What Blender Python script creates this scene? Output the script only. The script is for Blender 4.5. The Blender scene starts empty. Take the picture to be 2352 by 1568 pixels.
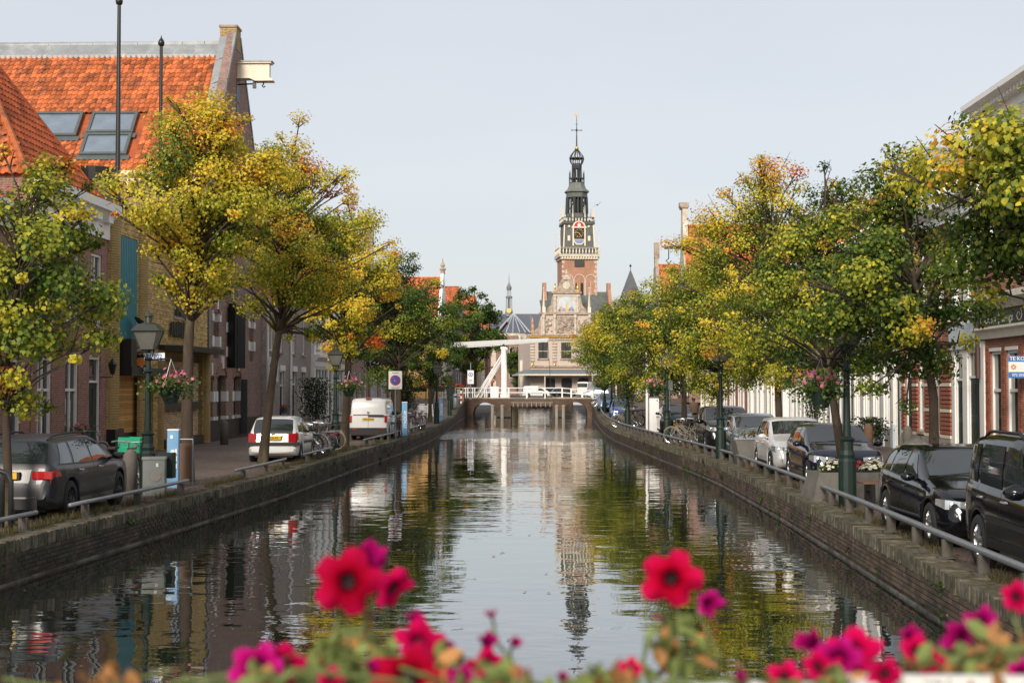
import bpy, math, random
import numpy as np
from mathutils import Vector, Matrix
S = bpy.context.scene
COL = S.collection
R = math.radians
rng = random.Random(11)
nrg = np.random.default_rng(5)

# ------------------------------------------------------------------ camera
EYE = Vector((0, 0, 2.33)); FPX = 3266.0
cam_d = bpy.data.cameras.new('camera'); cam = bpy.data.objects.new('camera', cam_d); COL.objects.link(cam)
cam_d.sensor_width = 36; cam_d.lens = 50
cam_d.clip_start = 0.1; cam_d.clip_end = 5000
cam.location = EYE
cam.rotation_euler = (R(90 + 1.84), 0, R(1.49))
cam_d.dof.use_dof = True; cam_d.dof.focus_distance = 36; cam_d.dof.aperture_fstop = 5.4
S.camera = cam
# ------------------------------------------------------------------ world
SUN_EL, SUN_AZ = R(28), R(15)      # from behind the camera, over the left shoulder
w = bpy.data.worlds.new('World'); S.world = w; w.use_nodes = True
nt = w.node_tree; nt.nodes.clear()
wo = nt.nodes.new('ShaderNodeOutputWorld'); add = nt.nodes.new('ShaderNodeAddShader')
sky = nt.nodes.new('ShaderNodeTexSky'); sky.sky_type = 'NISHITA'; sky.sun_disc = False
sky.sun_elevation = SUN_EL; sky.sun_rotation = R(180) + SUN_AZ
sky.air_density = 1.0; sky.dust_density = 2.0; sky.ozone_density = 1.5
b1 = nt.nodes.new('ShaderNodeBackground'); b1.inputs['Strength'].default_value = 0.05 * .6
nt.links.new(sky.outputs[0], b1.inputs[0])
b2 = nt.nodes.new('ShaderNodeBackground'); b2.inputs['Strength'].default_value = 0.565
tc = nt.nodes.new('ShaderNodeTexCoord'); mp = nt.nodes.new('ShaderNodeMapping'); mp.inputs['Scale'].default_value = (1, 1, 4.5)
nz = nt.nodes.new('ShaderNodeTexNoise'); nz.inputs['Scale'].default_value = 2.2; nz.inputs['Detail'].default_value = 6
rp = nt.nodes.new('ShaderNodeValToRGB')
rp.color_ramp.elements[0].position = .35; rp.color_ramp.elements[0].color = (.885, .90, .935, 1)
rp.color_ramp.elements[1].position = .75; rp.color_ramp.elements[1].color = (.99, .985, .985, 1)
nt.links.new(tc.outputs['Generated'], mp.inputs[0]); nt.links.new(mp.outputs[0], nz.inputs['Vector'])
nt.links.new(nz.outputs['Fac'], rp.inputs[0]); nt.links.new(rp.outputs[0], b2.inputs[0])
nt.links.new(b1.outputs[0], add.inputs[0]); nt.links.new(b2.outputs[0], add.inputs[1]); nt.links.new(add.outputs[0], wo.inputs[0])
# ------------------------------------------------------------------ sun
sd = bpy.data.lights.new('sun', 'SUN'); so = bpy.data.objects.new('sun', sd); COL.objects.link(so)
sd.energy = 3.2; sd.angle = R(18); sd.color = (1, .91, .79)
so.rotation_euler = (R(90) - SUN_EL, 0, -SUN_AZ)
so.location = (-40, -60, 60)
# ------------------------------------------------------------------ exposure
S.view_settings.view_transform = 'Standard'; S.view_settings.look = 'None'
S.view_settings.gamma = 1; S.view_settings.use_curve_mapping = False
S.view_settings.exposure = 0.22
S.render.engine = 'CYCLES'
S.cycles.use_denoising = True; S.render.filter_size = 1.15
S.cycles.max_bounces = 6; S.cycles.diffuse_bounces = 3; S.cycles.glossy_bounces = 4; S.cycles.transmission_bounces = 4
S.cycles.sample_clamp_indirect = 6

# ------------------------------------------------------------------ helpers
CAMROT = cam.rotation_euler.to_matrix()
def ray(u, v):
    return CAMROT @ Vector(((u - 1176) / FPX, -(v - 784) / FPX, -1))
def at(u, v, Y):
    d = ray(u, v); return EYE + d * (Y / d.y)
def ground(u, v, z=0.0):
    d = ray(u, v); return EYE + d * ((z - EYE.z) / d.z)

class MB:
    def __init__(self): self.v = []; self.f = []; self.m = []; self.a = []; self.mi = 0; self.av = 0.5
    def add(self, vs, fs, m=None, a=None):
        o = len(self.v); self.v.extend(vs)
        mi = self.mi if m is None else m; av = self.av if a is None else a
        for f in fs: self.f.append(tuple(i + o for i in f)); self.m.append(mi); self.a.append(av)
    def box(self, x0, x1, y0, y1, z0, z1, m=None, a=None):
        self.add([(x0,y0,z0),(x1,y0,z0),(x1,y1,z0),(x0,y1,z0),(x0,y0,z1),(x1,y0,z1),(x1,y1,z1),(x0,y1,z1)],
                 [(0,3,2,1),(4,5,6,7),(0,1,5,4),(1,2,6,5),(2,3,7,6),(3,0,4,7)], m, a)
    def prism(self, poly, axis, a0, a1, m=None):
        """poly of 2-D points extruded along axis 'x' 'y' or 'z' from a0 to a1"""
        n = len(poly)
        def P(p, t): return {'x': (t, p[0], p[1]), 'y': (p[0], t, p[1]), 'z': (p[0], p[1], t)}[axis]
        vs = [P(p, a0) for p in poly] + [P(p, a1) for p in poly]
        fs = [tuple(range(n)), tuple(range(2*n-1, n-1, -1))] + [(i, n+i, n+(i+1) % n, (i+1) % n) for i in range(n)]
        self.add(vs, fs, m)
    def tube(self, pts, r, n=8, cap=True, m=None, a=None):
        pts = [Vector(p) for p in pts]; k = len(pts)
        rs = r if isinstance(r, (list, tuple)) else [r] * k
        vs = []; prev = None
        for i, p in enumerate(pts):
            t = (pts[min(i+1, k-1)] - pts[max(i-1, 0)])
            t = t.normalized() if t.length > 1e-9 else Vector((0, 0, 1))
            if prev is None:
                u = t.orthogonal().normalized()
            else:
                u = prev - t * prev.dot(t)
                u = u.normalized() if u.length > 1e-6 else t.orthogonal().normalized()
            prev = u; w_ = t.cross(u)
            for j in range(n):
                c, s_ = math.cos(2*math.pi*j/n), math.sin(2*math.pi*j/n)
                vs.append(tuple(p + (u*c + w_*s_) * rs[i]))
        fs = [(i*n+j, i*n+(j+1) % n, (i+1)*n+(j+1) % n, (i+1)*n+j) for i in range(k-1) for j in range(n)]
        if cap: fs += [tuple(range(n-1, -1, -1)), tuple((k-1)*n + j for j in range(n))]
        self.add(vs, fs, m, a)
    def lathe(self, prof, c=(0, 0, 0), n=12, m=None, axis='z', rot=0.0, sc=(1, 1), cap=True):
        vs = []; k = len(prof)
        for (r, z) in prof:
            for j in range(n):
                t = 2*math.pi*j/n + rot; x, y = r*math.cos(t)*sc[0], r*math.sin(t)*sc[1]
                if axis == 'z': vs.append((c[0]+x, c[1]+y, c[2]+z))
                elif axis == 'y': vs.append((c[0]+x, c[1]+z, c[2]-y))
                else: vs.append((c[0]+z, c[1]+x, c[2]+y))
        fs = [(i*n+j, i*n+(j+1) % n, (i+1)*n+(j+1) % n, (i+1)*n+j) for i in range(k-1) for j in range(n)]
        if cap and prof[0][0] > 1e-4: fs.append(tuple(range(n-1, -1, -1)))
        if cap and prof[-1][0] > 1e-4: fs.append(tuple((k-1)*n + j for j in range(n)))
        self.add(vs, fs, m)
    def ball(self, c, r, n=10, k=6, m=None, sz=1.0):
        self.lathe([(max(1e-5, r*math.sin(math.pi*i/k)), -r*sz*math.cos(math.pi*i/k)) for i in range(k+1)], c, n, m)
    def build(self, name, mats, parent=None, smooth=False, kind=None, attr=False):
        me = bpy.data.meshes.new(name)
        me.from_pydata([tuple(p) for p in self.v], [], self.f)
        if not isinstance(mats, (list, tuple)): mats = [mats]
        if attr: mats = [STUFFMAT.get(q.name, q) for q in mats]
        for q in mats: me.materials.append(q)
        if len(mats) > 1: me.polygons.foreach_set('material_index', self.m)
        if smooth: me.polygons.foreach_set('use_smooth', [True]*len(self.f))
        if attr:
            at_ = me.attributes.new('rnd', 'FLOAT', 'FACE'); at_.data.foreach_set('value', self.a)
        me.update()
        o = bpy.data.objects.new(name, me); COL.objects.link(o)
        if parent: o.parent = parent
        if kind: o['kind'] = kind
        return o

STUFFMAT = {}
def link_mesh(name, me, parent=None, M4=None):
    o = bpy.data.objects.new(name, me); COL.objects.link(o)
    if parent: o.parent = parent
    if M4 is not None: o.matrix_basis = M4
    return o
def thing(name, label, cat, loc=(0, 0, 0), rz=0.0, group=None):
    o = bpy.data.objects.new(name, None); COL.objects.link(o); o.empty_display_size = .2
    o.location = loc; o.rotation_euler = (0, 0, rz); o['label'] = label; o['category'] = cat
    if group: o['group'] = group
    return o
def tag(o, label, cat, group=None):
    o['label'] = label; o['category'] = cat
    if group: o['group'] = group
    return o
def kids(o): return [c for c in KID.get(o.name, [])]
KID = {}
def index_children():
    KID.clear()
    for o in bpy.data.objects:
        if o.parent: KID.setdefault(o.parent.name, []).append(o)
def copy_tree(o, parent=None):
    c = o.copy(); COL.objects.link(c); c.parent = parent
    for ch in list(o.children): copy_tree(ch, c)
    return c
def dup(o, loc, rz, label=None, group=None, sc=None):
    c = copy_tree(o); c.location = loc; c.rotation_euler = (0, 0, rz)
    if sc: c.scale = (sc, sc, sc)
    if label: c['label'] = label
    if group: c['group'] = group
    return c
def text(name, body, size, mat, parent, M4, ext=.003, align='CENTER', shear=0, spacing=1.0):
    cu = bpy.data.curves.new(name, 'FONT'); cu.body = body; cu.size = size; cu.extrude = ext
    cu.align_x = align; cu.align_y = 'CENTER'; cu.shear = shear; cu.space_character = spacing; cu.resolution_u = 3; cu.offset = size*.016
    tmp = bpy.data.objects.new(name, cu); COL.objects.link(tmp)
    dg = bpy.context.evaluated_depsgraph_get(); me = bpy.data.meshes.new_from_object(tmp.evaluated_get(dg))
    bpy.data.objects.remove(tmp); me.materials.clear(); me.materials.append(mat)
    o = bpy.data.objects.new(name, me); COL.objects.link(o); o.parent = parent; o.matrix_basis = M4
    return o
def TM(loc, rx=0, ry=0, rz=0, sc=1.0):
    from mathutils import Euler
    return Matrix.LocRotScale(Vector(loc), Euler((rx, ry, rz)), Vector((sc, sc, sc)) if not isinstance(sc, (tuple, list)) else Vector(sc))

# ------------------------------------------------------------------ materials
def _n(t, ty, **kw):
    n = t.nodes.new(ty)
    for k, v_ in kw.items():
        if k in n.inputs: n.inputs[k].default_value = v_
        else: setattr(n, k, v_)
    return n
def _math(t, op, a, b):
    n = t.nodes.new('ShaderNodeMath'); n.operation = op
    for i, q in enumerate((a, b)):
        if isinstance(q, (int, float)): n.inputs[i].default_value = q
        else: t.links.new(q, n.inputs[i])
    return n.outputs[0]
def _mixc(t, fac, a, b, bt='MIX'):
    n = t.nodes.new('ShaderNodeMix'); n.data_type = 'RGBA'; n.blend_type = bt
    for s_, q in ((0, fac), (6, a), (7, b)):
        if isinstance(q, (int, float)): n.inputs[s_].default_value = q
        elif isinstance(q, tuple): n.inputs[s_].default_value = (q + (1,))[:4]
        else: t.links.new(q, n.inputs[s_])
    return n.outputs[2]
def _range(t, val, a, b, c, d):
    n = t.nodes.new('ShaderNodeMapRange'); t.links.new(val, n.inputs[0])
    for i, q in enumerate((a, b, c, d)): n.inputs[i+1].default_value = q
    return n.outputs[0]
def mk(name, col, rough=.6, metal=0.0, var=.18, vscale=3.0, bump=0.0, bscale=25.0, col2=None, c2=(.5, .65), c2scale=1.2,
       rnd=0.0, attr=0.0, spec=.5, coat=0.0, zs=1.0, emit=None):
    m = bpy.data.materials.new(name); m.use_nodes = True; t = m.node_tree
    p = t.nodes['Principled BSDF']; p.inputs['Roughness'].default_value = rough; p.inputs['Metallic'].default_value = metal
    p.inputs['Specular IOR Level'].default_value = spec; p.inputs['Coat Weight'].default_value = coat; p.inputs['Coat Roughness'].default_value = .03
    tcn = t.nodes.new('ShaderNodeTexCoord'); mpn = t.nodes.new('ShaderNodeMapping'); mpn.inputs['Scale'].default_value = (1, 1, zs)
    if rnd:
        oi = t.nodes.new('ShaderNodeObjectInfo'); va = t.nodes.new('ShaderNodeVectorMath'); va.operation = 'ADD'
        t.links.new(tcn.outputs['Object'], va.inputs[0]); t.links.new(oi.outputs['Location'], va.inputs[1]); t.links.new(va.outputs[0], mpn.inputs[0])
    else: t.links.new(tcn.outputs['Object'], mpn.inputs[0])
    n1 = _n(t, 'ShaderNodeTexNoise', Scale=vscale, Detail=6.0, Roughness=.65); t.links.new(mpn.outputs[0], n1.inputs['Vector'])
    c = tuple(col)
    if col2 is not None:
        n2 = _n(t, 'ShaderNodeTexNoise', Scale=c2scale, Detail=8.0, Roughness=.7); t.links.new(mpn.outputs[0], n2.inputs['Vector'])
        c = _mixc(t, _range(t, n2.outputs['Fac'], c2[0], c2[1], 0, 1), c, tuple(col2))
    val = _range(t, n1.outputs['Fac'], .25, .75, 1 - var, 1 + var)
    if rnd:
        val = _math(t, 'MULTIPLY', val, _range(t, oi.outputs['Random'], 0, 1, 1 - rnd, 1 + rnd))
    if attr:
        an = t.nodes.new('ShaderNodeAttribute'); an.attribute_name = 'rnd'
        val = _math(t, 'MULTIPLY', val, _range(t, an.outputs['Fac'], 0, 1, 1 - attr, 1 + attr))
    hs = t.nodes.new('ShaderNodeHueSaturation'); t.links.new(val, hs.inputs['Value'])
    if isinstance(c, tuple): hs.inputs['Color'].default_value = (c + (1,))[:4]
    else: t.links.new(c, hs.inputs['Color'])
    t.links.new(hs.outputs[0], p.inputs['Base Color'])
    if bump:
        n3 = _n(t, 'ShaderNodeTexNoise', Scale=bscale, Detail=4.0); t.links.new(mpn.outputs[0], n3.inputs['Vector'])
        bn = t.nodes.new('ShaderNodeBump'); bn.inputs['Strength'].default_value = bump; bn.inputs['Distance'].default_value = .02
        t.links.new(n3.outputs['Fac'], bn.inputs['Height']); t.links.new(bn.outputs[0], p.inputs['Normal'])
    if emit:
        p.inputs['Emission Color'].default_value = (emit[0], emit[1], emit[2], 1); p.inputs['Emission Strength'].default_value = emit[3]
    return m
def brick(name, c1, c2, mortar, bw=.21, rh=.065, ms=.009, dirt=.25, bump=.35, streak=0.0):
    m = bpy.data.materials.new(name); m.use_nodes = True; t = m.node_tree
    p = t.nodes['Principled BSDF']; p.inputs['Roughness'].default_value = .85; p.inputs['Specular IOR Level'].default_value = .25
    tcn = t.nodes.new('ShaderNodeTexCoord'); sp = t.nodes.new('ShaderNodeSeparateXYZ'); cb = t.nodes.new('ShaderNodeCombineXYZ')
    t.links.new(tcn.outputs['Object'], sp.inputs[0])
    t.links.new(_math(t, 'ADD', sp.outputs[0], sp.outputs[1]), cb.inputs[0]); t.links.new(sp.outputs[2], cb.inputs[1])
    bt = _n(t, 'ShaderNodeTexBrick', Scale=1.0); bt.inputs['Brick Width'].default_value = bw; bt.inputs['Row Height'].default_value = rh
    bt.inputs['Mortar Size'].default_value = ms; bt.inputs['Mortar Smooth'].default_value = .2; bt.inputs['Bias'].default_value = -.1
    bt.inputs['Color1'].default_value = c1 + (1,); bt.inputs['Color2'].default_value = c2 + (1,); bt.inputs['Mortar'].default_value = mortar + (1,)
    t.links.new(cb.outputs[0], bt.inputs['Vector'])
    n1 = _n(t, 'ShaderNodeTexNoise', Scale=.9, Detail=8.0, Roughness=.7); t.links.new(tcn.outputs['Object'], n1.inputs['Vector'])
    n2 = _n(t, 'ShaderNodeTexNoise', Scale=9.0, Detail=3.0); t.links.new(cb.outputs[0], n2.inputs['Vector'])
    val = _math(t, 'MULTIPLY', _range(t, n1.outputs['Fac'], .3, .7, 1-dirt, 1+dirt*.7), _range(t, n2.outputs['Fac'], .3, .7, .8, 1.2))
    if streak:
        ms_ = t.nodes.new('ShaderNodeMapping'); ms_.inputs['Scale'].default_value = (3.0, .22, 1); t.links.new(cb.outputs[0], ms_.inputs[0])
        n5 = _n(t, 'ShaderNodeTexNoise', Scale=1.0, Detail=5.0, Roughness=.7); t.links.new(ms_.outputs[0], n5.inputs['Vector']); val = _math(t, 'MULTIPLY', val, _range(t, n5.outputs['Fac'], .35, .68, 1-streak, 1+streak*1.6))
    hs = t.nodes.new('ShaderNodeHueSaturation'); t.links.new(val, hs.inputs['Value']); t.links.new(bt.outputs['Color'], hs.inputs['Color'])
    t.links.new(hs.outputs[0], p.inputs['Base Color'])
    bn = t.nodes.new('ShaderNodeBump'); bn.invert = True; bn.inputs['Strength'].default_value = bump; bn.inputs['Distance'].default_value = .01
    t.links.new(bt.outputs['Fac'], bn.inputs['Height']); t.links.new(bn.outputs[0], p.inputs['Normal'])
    return m
def leafmat(name, stops, trans=.35, attr='hue', rough=.5, jitter=.25):
    m = bpy.data.materials.new(name); m.use_nodes = True; t = m.node_tree
    p = t.nodes['Principled BSDF']; out = t.nodes['Material Output']; p.inputs['Roughness'].default_value = rough; p.inputs['Specular IOR Level'].default_value = .3
    an = t.nodes.new('ShaderNodeAttribute'); an.attribute_name = attr
    rp_ = t.nodes.new('ShaderNodeValToRGB'); cr = rp_.color_ramp
    while len(cr.elements) > 1: cr.elements.remove(cr.elements[-1])
    cr.elements[0].position = stops[0][0]; cr.elements[0].color = stops[0][1] + (1,)
    for q, c in stops[1:]:
        e = cr.elements.new(q); e.color = c + (1,)
    t.links.new(an.outputs['Fac'], rp_.inputs[0])
    tr = t.nodes.new('ShaderNodeBsdfTranslucent'); mx = t.nodes.new('ShaderNodeMixShader'); mx.inputs[0].default_value = trans
    t.links.new(rp_.outputs[0], p.inputs['Base Color']); t.links.new(rp_.outputs[0], tr.inputs['Color'])
    t.links.new(p.outputs[0], mx.inputs[1]); t.links.new(tr.outputs[0], mx.inputs[2]); t.links.new(mx.outputs[0], out.inputs['Surface'])
    return m
def glassmat(name, tint=(.02, .025, .03), rough=.04, spec=.7):
    m = mk(name, tint, rough, var=.25, vscale=.9, spec=spec); return m

B_BROWN = brick('brick_brown', (.32, .175, .14), (.21, .12, .10), (.30, .27, .24))
B_RED = brick('brick_red', (.33, .115, .065), (.22, .08, .05), (.32, .27, .23))
B_DKRED = brick('brick_dark_red', (.35, .145, .105), (.23, .11, .09), (.31, .27, .24))
B_GREY = brick('brick_grey', (.38, .315, .275), (.28, .235, .205), (.34, .31, .285))
B_YEL = brick('brick_yellow_light', (.52, .37, .16), (.42, .29, .12), (.14, .105, .07), .24, .07, .012)
B_QUAY = brick('brick_quay', (.07, .043, .027), (.04, .028, .02), (.06, .05, .038), .22, .07, .01, .6, .6, streak=.55)
B_TOWER = brick('brick_tower', (.44, .20, .12), (.36, .16, .10), (.42, .30, .22), .24, .08, .012, .18)
B_BRIDGE = brick('brick_bridge', (.13, .075, .05), (.09, .055, .04), (.10, .08, .065), .22, .07, .01, .5)
M_WHITE = mk('white_paint', (.80, .79, .755), .45, var=.07, vscale=2, col2=(.6, .58, .53), c2=(.6, .75))
M_CREAM = mk('cream_paint', (.72, .64, .50), .5, var=.08)
M_PALEBLUE = mk('pale_blue_paint', (.52, .58, .63), .45, var=.06)
M_STONE = mk('pale_stone', (.58, .52, .43), .8, var=.2, vscale=2, col2=(.33, .27, .22), c2=(.5, .75), bump=.2)
M_STONE2 = mk('weathered_stone', (.42, .34, .27), .85, var=.3, vscale=1.5, col2=(.22, .17, .14), c2=(.45, .65), bump=.3)
M_SAND = mk('sandstone_pink', (.56, .46, .39), .8, var=.16, vscale=1.2, col2=(.45, .34, .27), c2=(.5, .7), bump=.2)
M_CONC = mk('concrete', (.30, .28, .25), .85, var=.2, vscale=2, col2=(.16, .15, .13), c2=(.5, .7), bump=.25)
M_COPING = mk('coping_brick', (.135, .115, .085), .9, var=.4, vscale=8, col2=(.045, .043, .022), c2=(.38, .58), c2scale=3, rnd=.3, bump=.5, bscale=40)
M_TILE = mk('orange_roof_tile', (.50, .14, .046), .75, var=.3, vscale=7, col2=(.15, .06, .038), c2=(.48, .66), c2scale=1.9, rnd=.42, bump=.15, spec=.3)
M_TILED = mk('dark_orange_roof_tile', (.40, .095, .035), .75, var=.25, vscale=4, col2=(.16, .05, .03), c2=(.5, .7), rnd=.25, spec=.3)  # also carries the shade of the hip roof's canal slope as colour
STUFFMAT['coping_brick'] = mk('coping_brick_joined', (.135, .115, .085), .9, var=.4, vscale=8, col2=(.045, .043, .022), c2=(.38, .58), c2scale=3, attr=.3, bump=.5, bscale=40)
STUFFMAT['orange_roof_tile'] = mk('orange_roof_tile_joined', (.50, .14, .046), .75, var=.3, vscale=7, col2=(.15, .06, .038), c2=(.48, .66), c2scale=1.9, attr=.42, bump=.15, spec=.3)
STUFFMAT['dark_orange_roof_tile'] = mk('dark_orange_roof_tile_joined', (.40, .095, .035), .75, var=.25, vscale=4, col2=(.16, .05, .03), c2=(.5, .7), attr=.25, spec=.3)
M_LEAD = mk('lead_sheet', (.27, .29, .30), .5, metal=.2, var=.2, vscale=1.5, col2=(.4, .41, .4), c2=(.5, .7), bump=.1, bscale=4)
M_SLATE = mk('slate', (.075, .085, .095), .6, var=.2, vscale=2, bump=.2, bscale=8)
M_SLATEG = mk('slate_green_grey', (.105, .115, .105), .65, var=.22, vscale=.8, col2=(.06, .07, .065), c2=(.5, .7), bump=.2, bscale=8)
M_SLATED = mk('slate_dark', (.038, .043, .042), .6, var=.25, vscale=1)
M_BLACK = mk('black_paint', (.012, .012, .013), .4, var=.15)
M_DKGREEN = mk('dark_green_paint', (.005, .018, .013), .55, var=.15, vscale=6)
M_SHUTTER = mk('shutter_paint', (.012, .016, .016), .45, var=.2)
M_TEAL = mk('teal_sheet', (.035, .21, .25), .45, var=.1, vscale=1.5)
M_STEEL = mk('galvanised_steel', (.27, .285, .30), .45, metal=.55, var=.15, vscale=9, col2=(.22, .23, .24), c2=(.5, .7))
M_RUST = mk('rusty_post', (.085, .075, .065), .8, var=.3, vscale=8, col2=(.10, .06, .04), c2=(.55, .7))
M_GOLD = mk('gold_leaf', (.75, .48, .14), .35, metal=.7, var=.15)
M_GLASS = glassmat('window_glass')
M_GLASSB = glassmat('shop_glass', (.035, .042, .045), .03, .8)
M_SKYGL = glassmat('skylight_glass', (.16, .20, .25), .06, .9)
M_CURT = mk('net_curtain', (.45, .43, .38), .8, var=.12, vscale=10, zs=.1)
M_BARK = mk('bark', (.055, .038, .026), .95, var=.4, vscale=6, zs=.3, col2=(.105, .09, .045), c2=(.5, .65), c2scale=2, bump=.8, bscale=18)
M_TWIG = mk('twig_bark', (.06, .045, .032), .9, var=.3)
M_MAUVE = mk('mauve_door', (.25, .19, .23), .5, var=.1)
M_RED = mk('red_paint', (.5, .025, .02), .4, var=.1)
M_BLUE = mk('blue_post', (.17, .36, .58), .45, var=.1, vscale=4, col2=(.3, .42, .55), c2=(.6, .75))
M_SIGNBLUE = mk('sign_blue', (.02, .10, .42), .4, var=.05)
M_ORANGE = mk('orange_print', (.75, .22, .04), .6, var=.1)
M_TEXTW = mk('white_lettering', (.8, .8, .78), .5, var=.03)
M_TEXTK = mk('black_lettering', (.015, .015, .018), .5, var=.03)
M_WOOD = mk('weathered_wood', (.16, .085, .05), .7, var=.3, vscale=3, zs=.2, bump=.2)
M_OAKW = mk('grey_timber', (.26, .23, .19), .8, var=.3, vscale=3, zs=.2, bump=.2)
# ================================================================== setting: ground, canal, quays
LQ = [(-14,-8.6),(10,-8.5),(21,-8.12),(30,-7.6),(38,-7.16),(50,-6.95),(63,-6.6),(76,-6.5),(92,-6.75),(110,-7.4),(125,-7.9),(139.5,-8.2),(146.5,-8.2),(200,-7.6),(236,-7)]
RQ = [(-14,4.6),(10,4.8),(17.4,4.92),(25,5.1),(31.7,5.2),(43.5,5.2),(50,4.95),(57,4.59),(68,4.1),(79.5,3.6),(95,3.55),(115,3.85),(139.5,4.2),(146.5,4.2),(200,4.2),(236,4)]
def lq(y): return float(np.interp(y, [a for a, b in LQ], [b for a, b in LQ]))
def rq(y): return float(np.interp(y, [a for a, b in RQ], [b for a, b in RQ]))
def gz(y):
    """street level: rises to the drawbridge, stays a little high beyond it"""
    return float(np.interp(y, [-500, 108, 116, 132, 139.5, 146.5, 156, 175, 6000], [0, 0, .12, .85, 1.18, 1.18, .9, .7, .7]))
ZW = -.62

def pave_mat():
    m = bpy.data.materials.new('clinker_paving'); m.use_nodes = True; t = m.node_tree
    p = t.nodes['Principled BSDF']; p.inputs['Roughness'].default_value = .8; p.inputs['Specular IOR Level'].default_value = .3
    tcn = t.nodes.new('ShaderNodeTexCoord')
    bt = _n(t, 'ShaderNodeTexBrick', Scale=1.0); bt.inputs['Brick Width'].default_value = .21; bt.inputs['Row Height'].default_value = .10
    bt.inputs['Mortar Size'].default_value = .008; bt.inputs['Color1'].default_value = (.16, .115, .095, 1); bt.inputs['Color2'].default_value = (.115, .09, .078, 1)
    bt.inputs['Mortar'].default_value = (.05, .045, .038, 1); t.links.new(tcn.outputs['Object'], bt.inputs['Vector'])
    n1 = _n(t, 'ShaderNodeTexNoise', Scale=.35, Detail=9.0, Roughness=.7); t.links.new(tcn.outputs['Object'], n1.inputs['Vector'])
    n2 = _n(t, 'ShaderNodeTexNoise', Scale=5.0, Detail=4.0); t.links.new(tcn.outputs['Object'], n2.inputs['Vector'])
    val = _math(t, 'MULTIPLY', _range(t, n1.outputs['Fac'], .3, .7, .72, 1.35), _range(t, n2.outputs['Fac'], .3, .7, .8, 1.2))
    hs = t.nodes.new('ShaderNodeHueSaturation'); t.links.new(val, hs.inputs['Value']); t.links.new(bt.outputs['Color'], hs.inputs['Color'])
    t.links.new(hs.outputs[0], p.inputs['Base Color'])
    bn = t.nodes.new('ShaderNodeBump'); bn.invert = True; bn.inputs['Strength'].default_value = .5; bn.inputs['Distance'].default_value = .008
    t.links.new(bt.outputs['Fac'], bn.inputs['Height']); t.links.new(bn.outputs[0], p.inputs['Normal'])
    return m
M_PAVE = pave_mat()
M_ROAD = mk('far_ground', (.09, .08, .07), .85, var=.2, vscale=.2)

ys = [-60] + list(range(-14, 236, 2)) + [236]
def bank(name, edge, far):
    mb = MB(); n = 0
    for y in ys:
        e = edge(max(y, -14)); mb.v += [(e, y, gz(y)), ((e*.5+far*.5), y, gz(y)), (far, y, gz(y))]; n += 1
    for i in range(n-1):
        for j in range(2):
            a, b, c, d = i*3+j, i*3+j+1, (i+1)*3+j+1, (i+1)*3+j
            mb.f.append((a, b, c, d) if far > 0 else (a, d, c, b)); mb.m.append(0); mb.a.append(.5)
    return mb.build(name, M_PAVE, kind='structure')
street_l = bank('street', lambda y: lq(y) - .42, -60.0)
street_r = bank('street', lambda y: rq(y) + .42, 60.0)
fg = MB(); fg.add([(-2500, 236, .7), (2500, 236, .7), (2500, 4000, .7), (-2500, 4000, .7)], [(0, 1, 2, 3)])
for sx in (-1, 1):
    fg.add([(sx*60, -60, -.05), (sx*2500, -60, -.05), (sx*2500, 236, .66), (sx*60, 236, .66)], [(0, 1, 2, 3) if sx > 0 else (3, 2, 1, 0)])
fg.add([(-2500, -3000, -.05), (2500, -3000, -.05), (2500, -60, -.05), (-2500, -60, -.05)], [(0, 1, 2, 3)])
fg.build('ground', M_ROAD, kind='structure')
fw = MB(); fw.add([(lq(236), 236, -1.5), (rq(236), 236, -1.5), (rq(236), 236, .69), (lq(236), 236, .69)], [(0, 1, 2, 3)])
fw.add([(-8.6, -14, -1.5), (4.6, -14, -1.5), (4.6, -14, -.02), (-8.6, -14, -.02)], [(3, 2, 1, 0)])
fw.build('canal_end_wall', B_QUAY, kind='structure')

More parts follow.
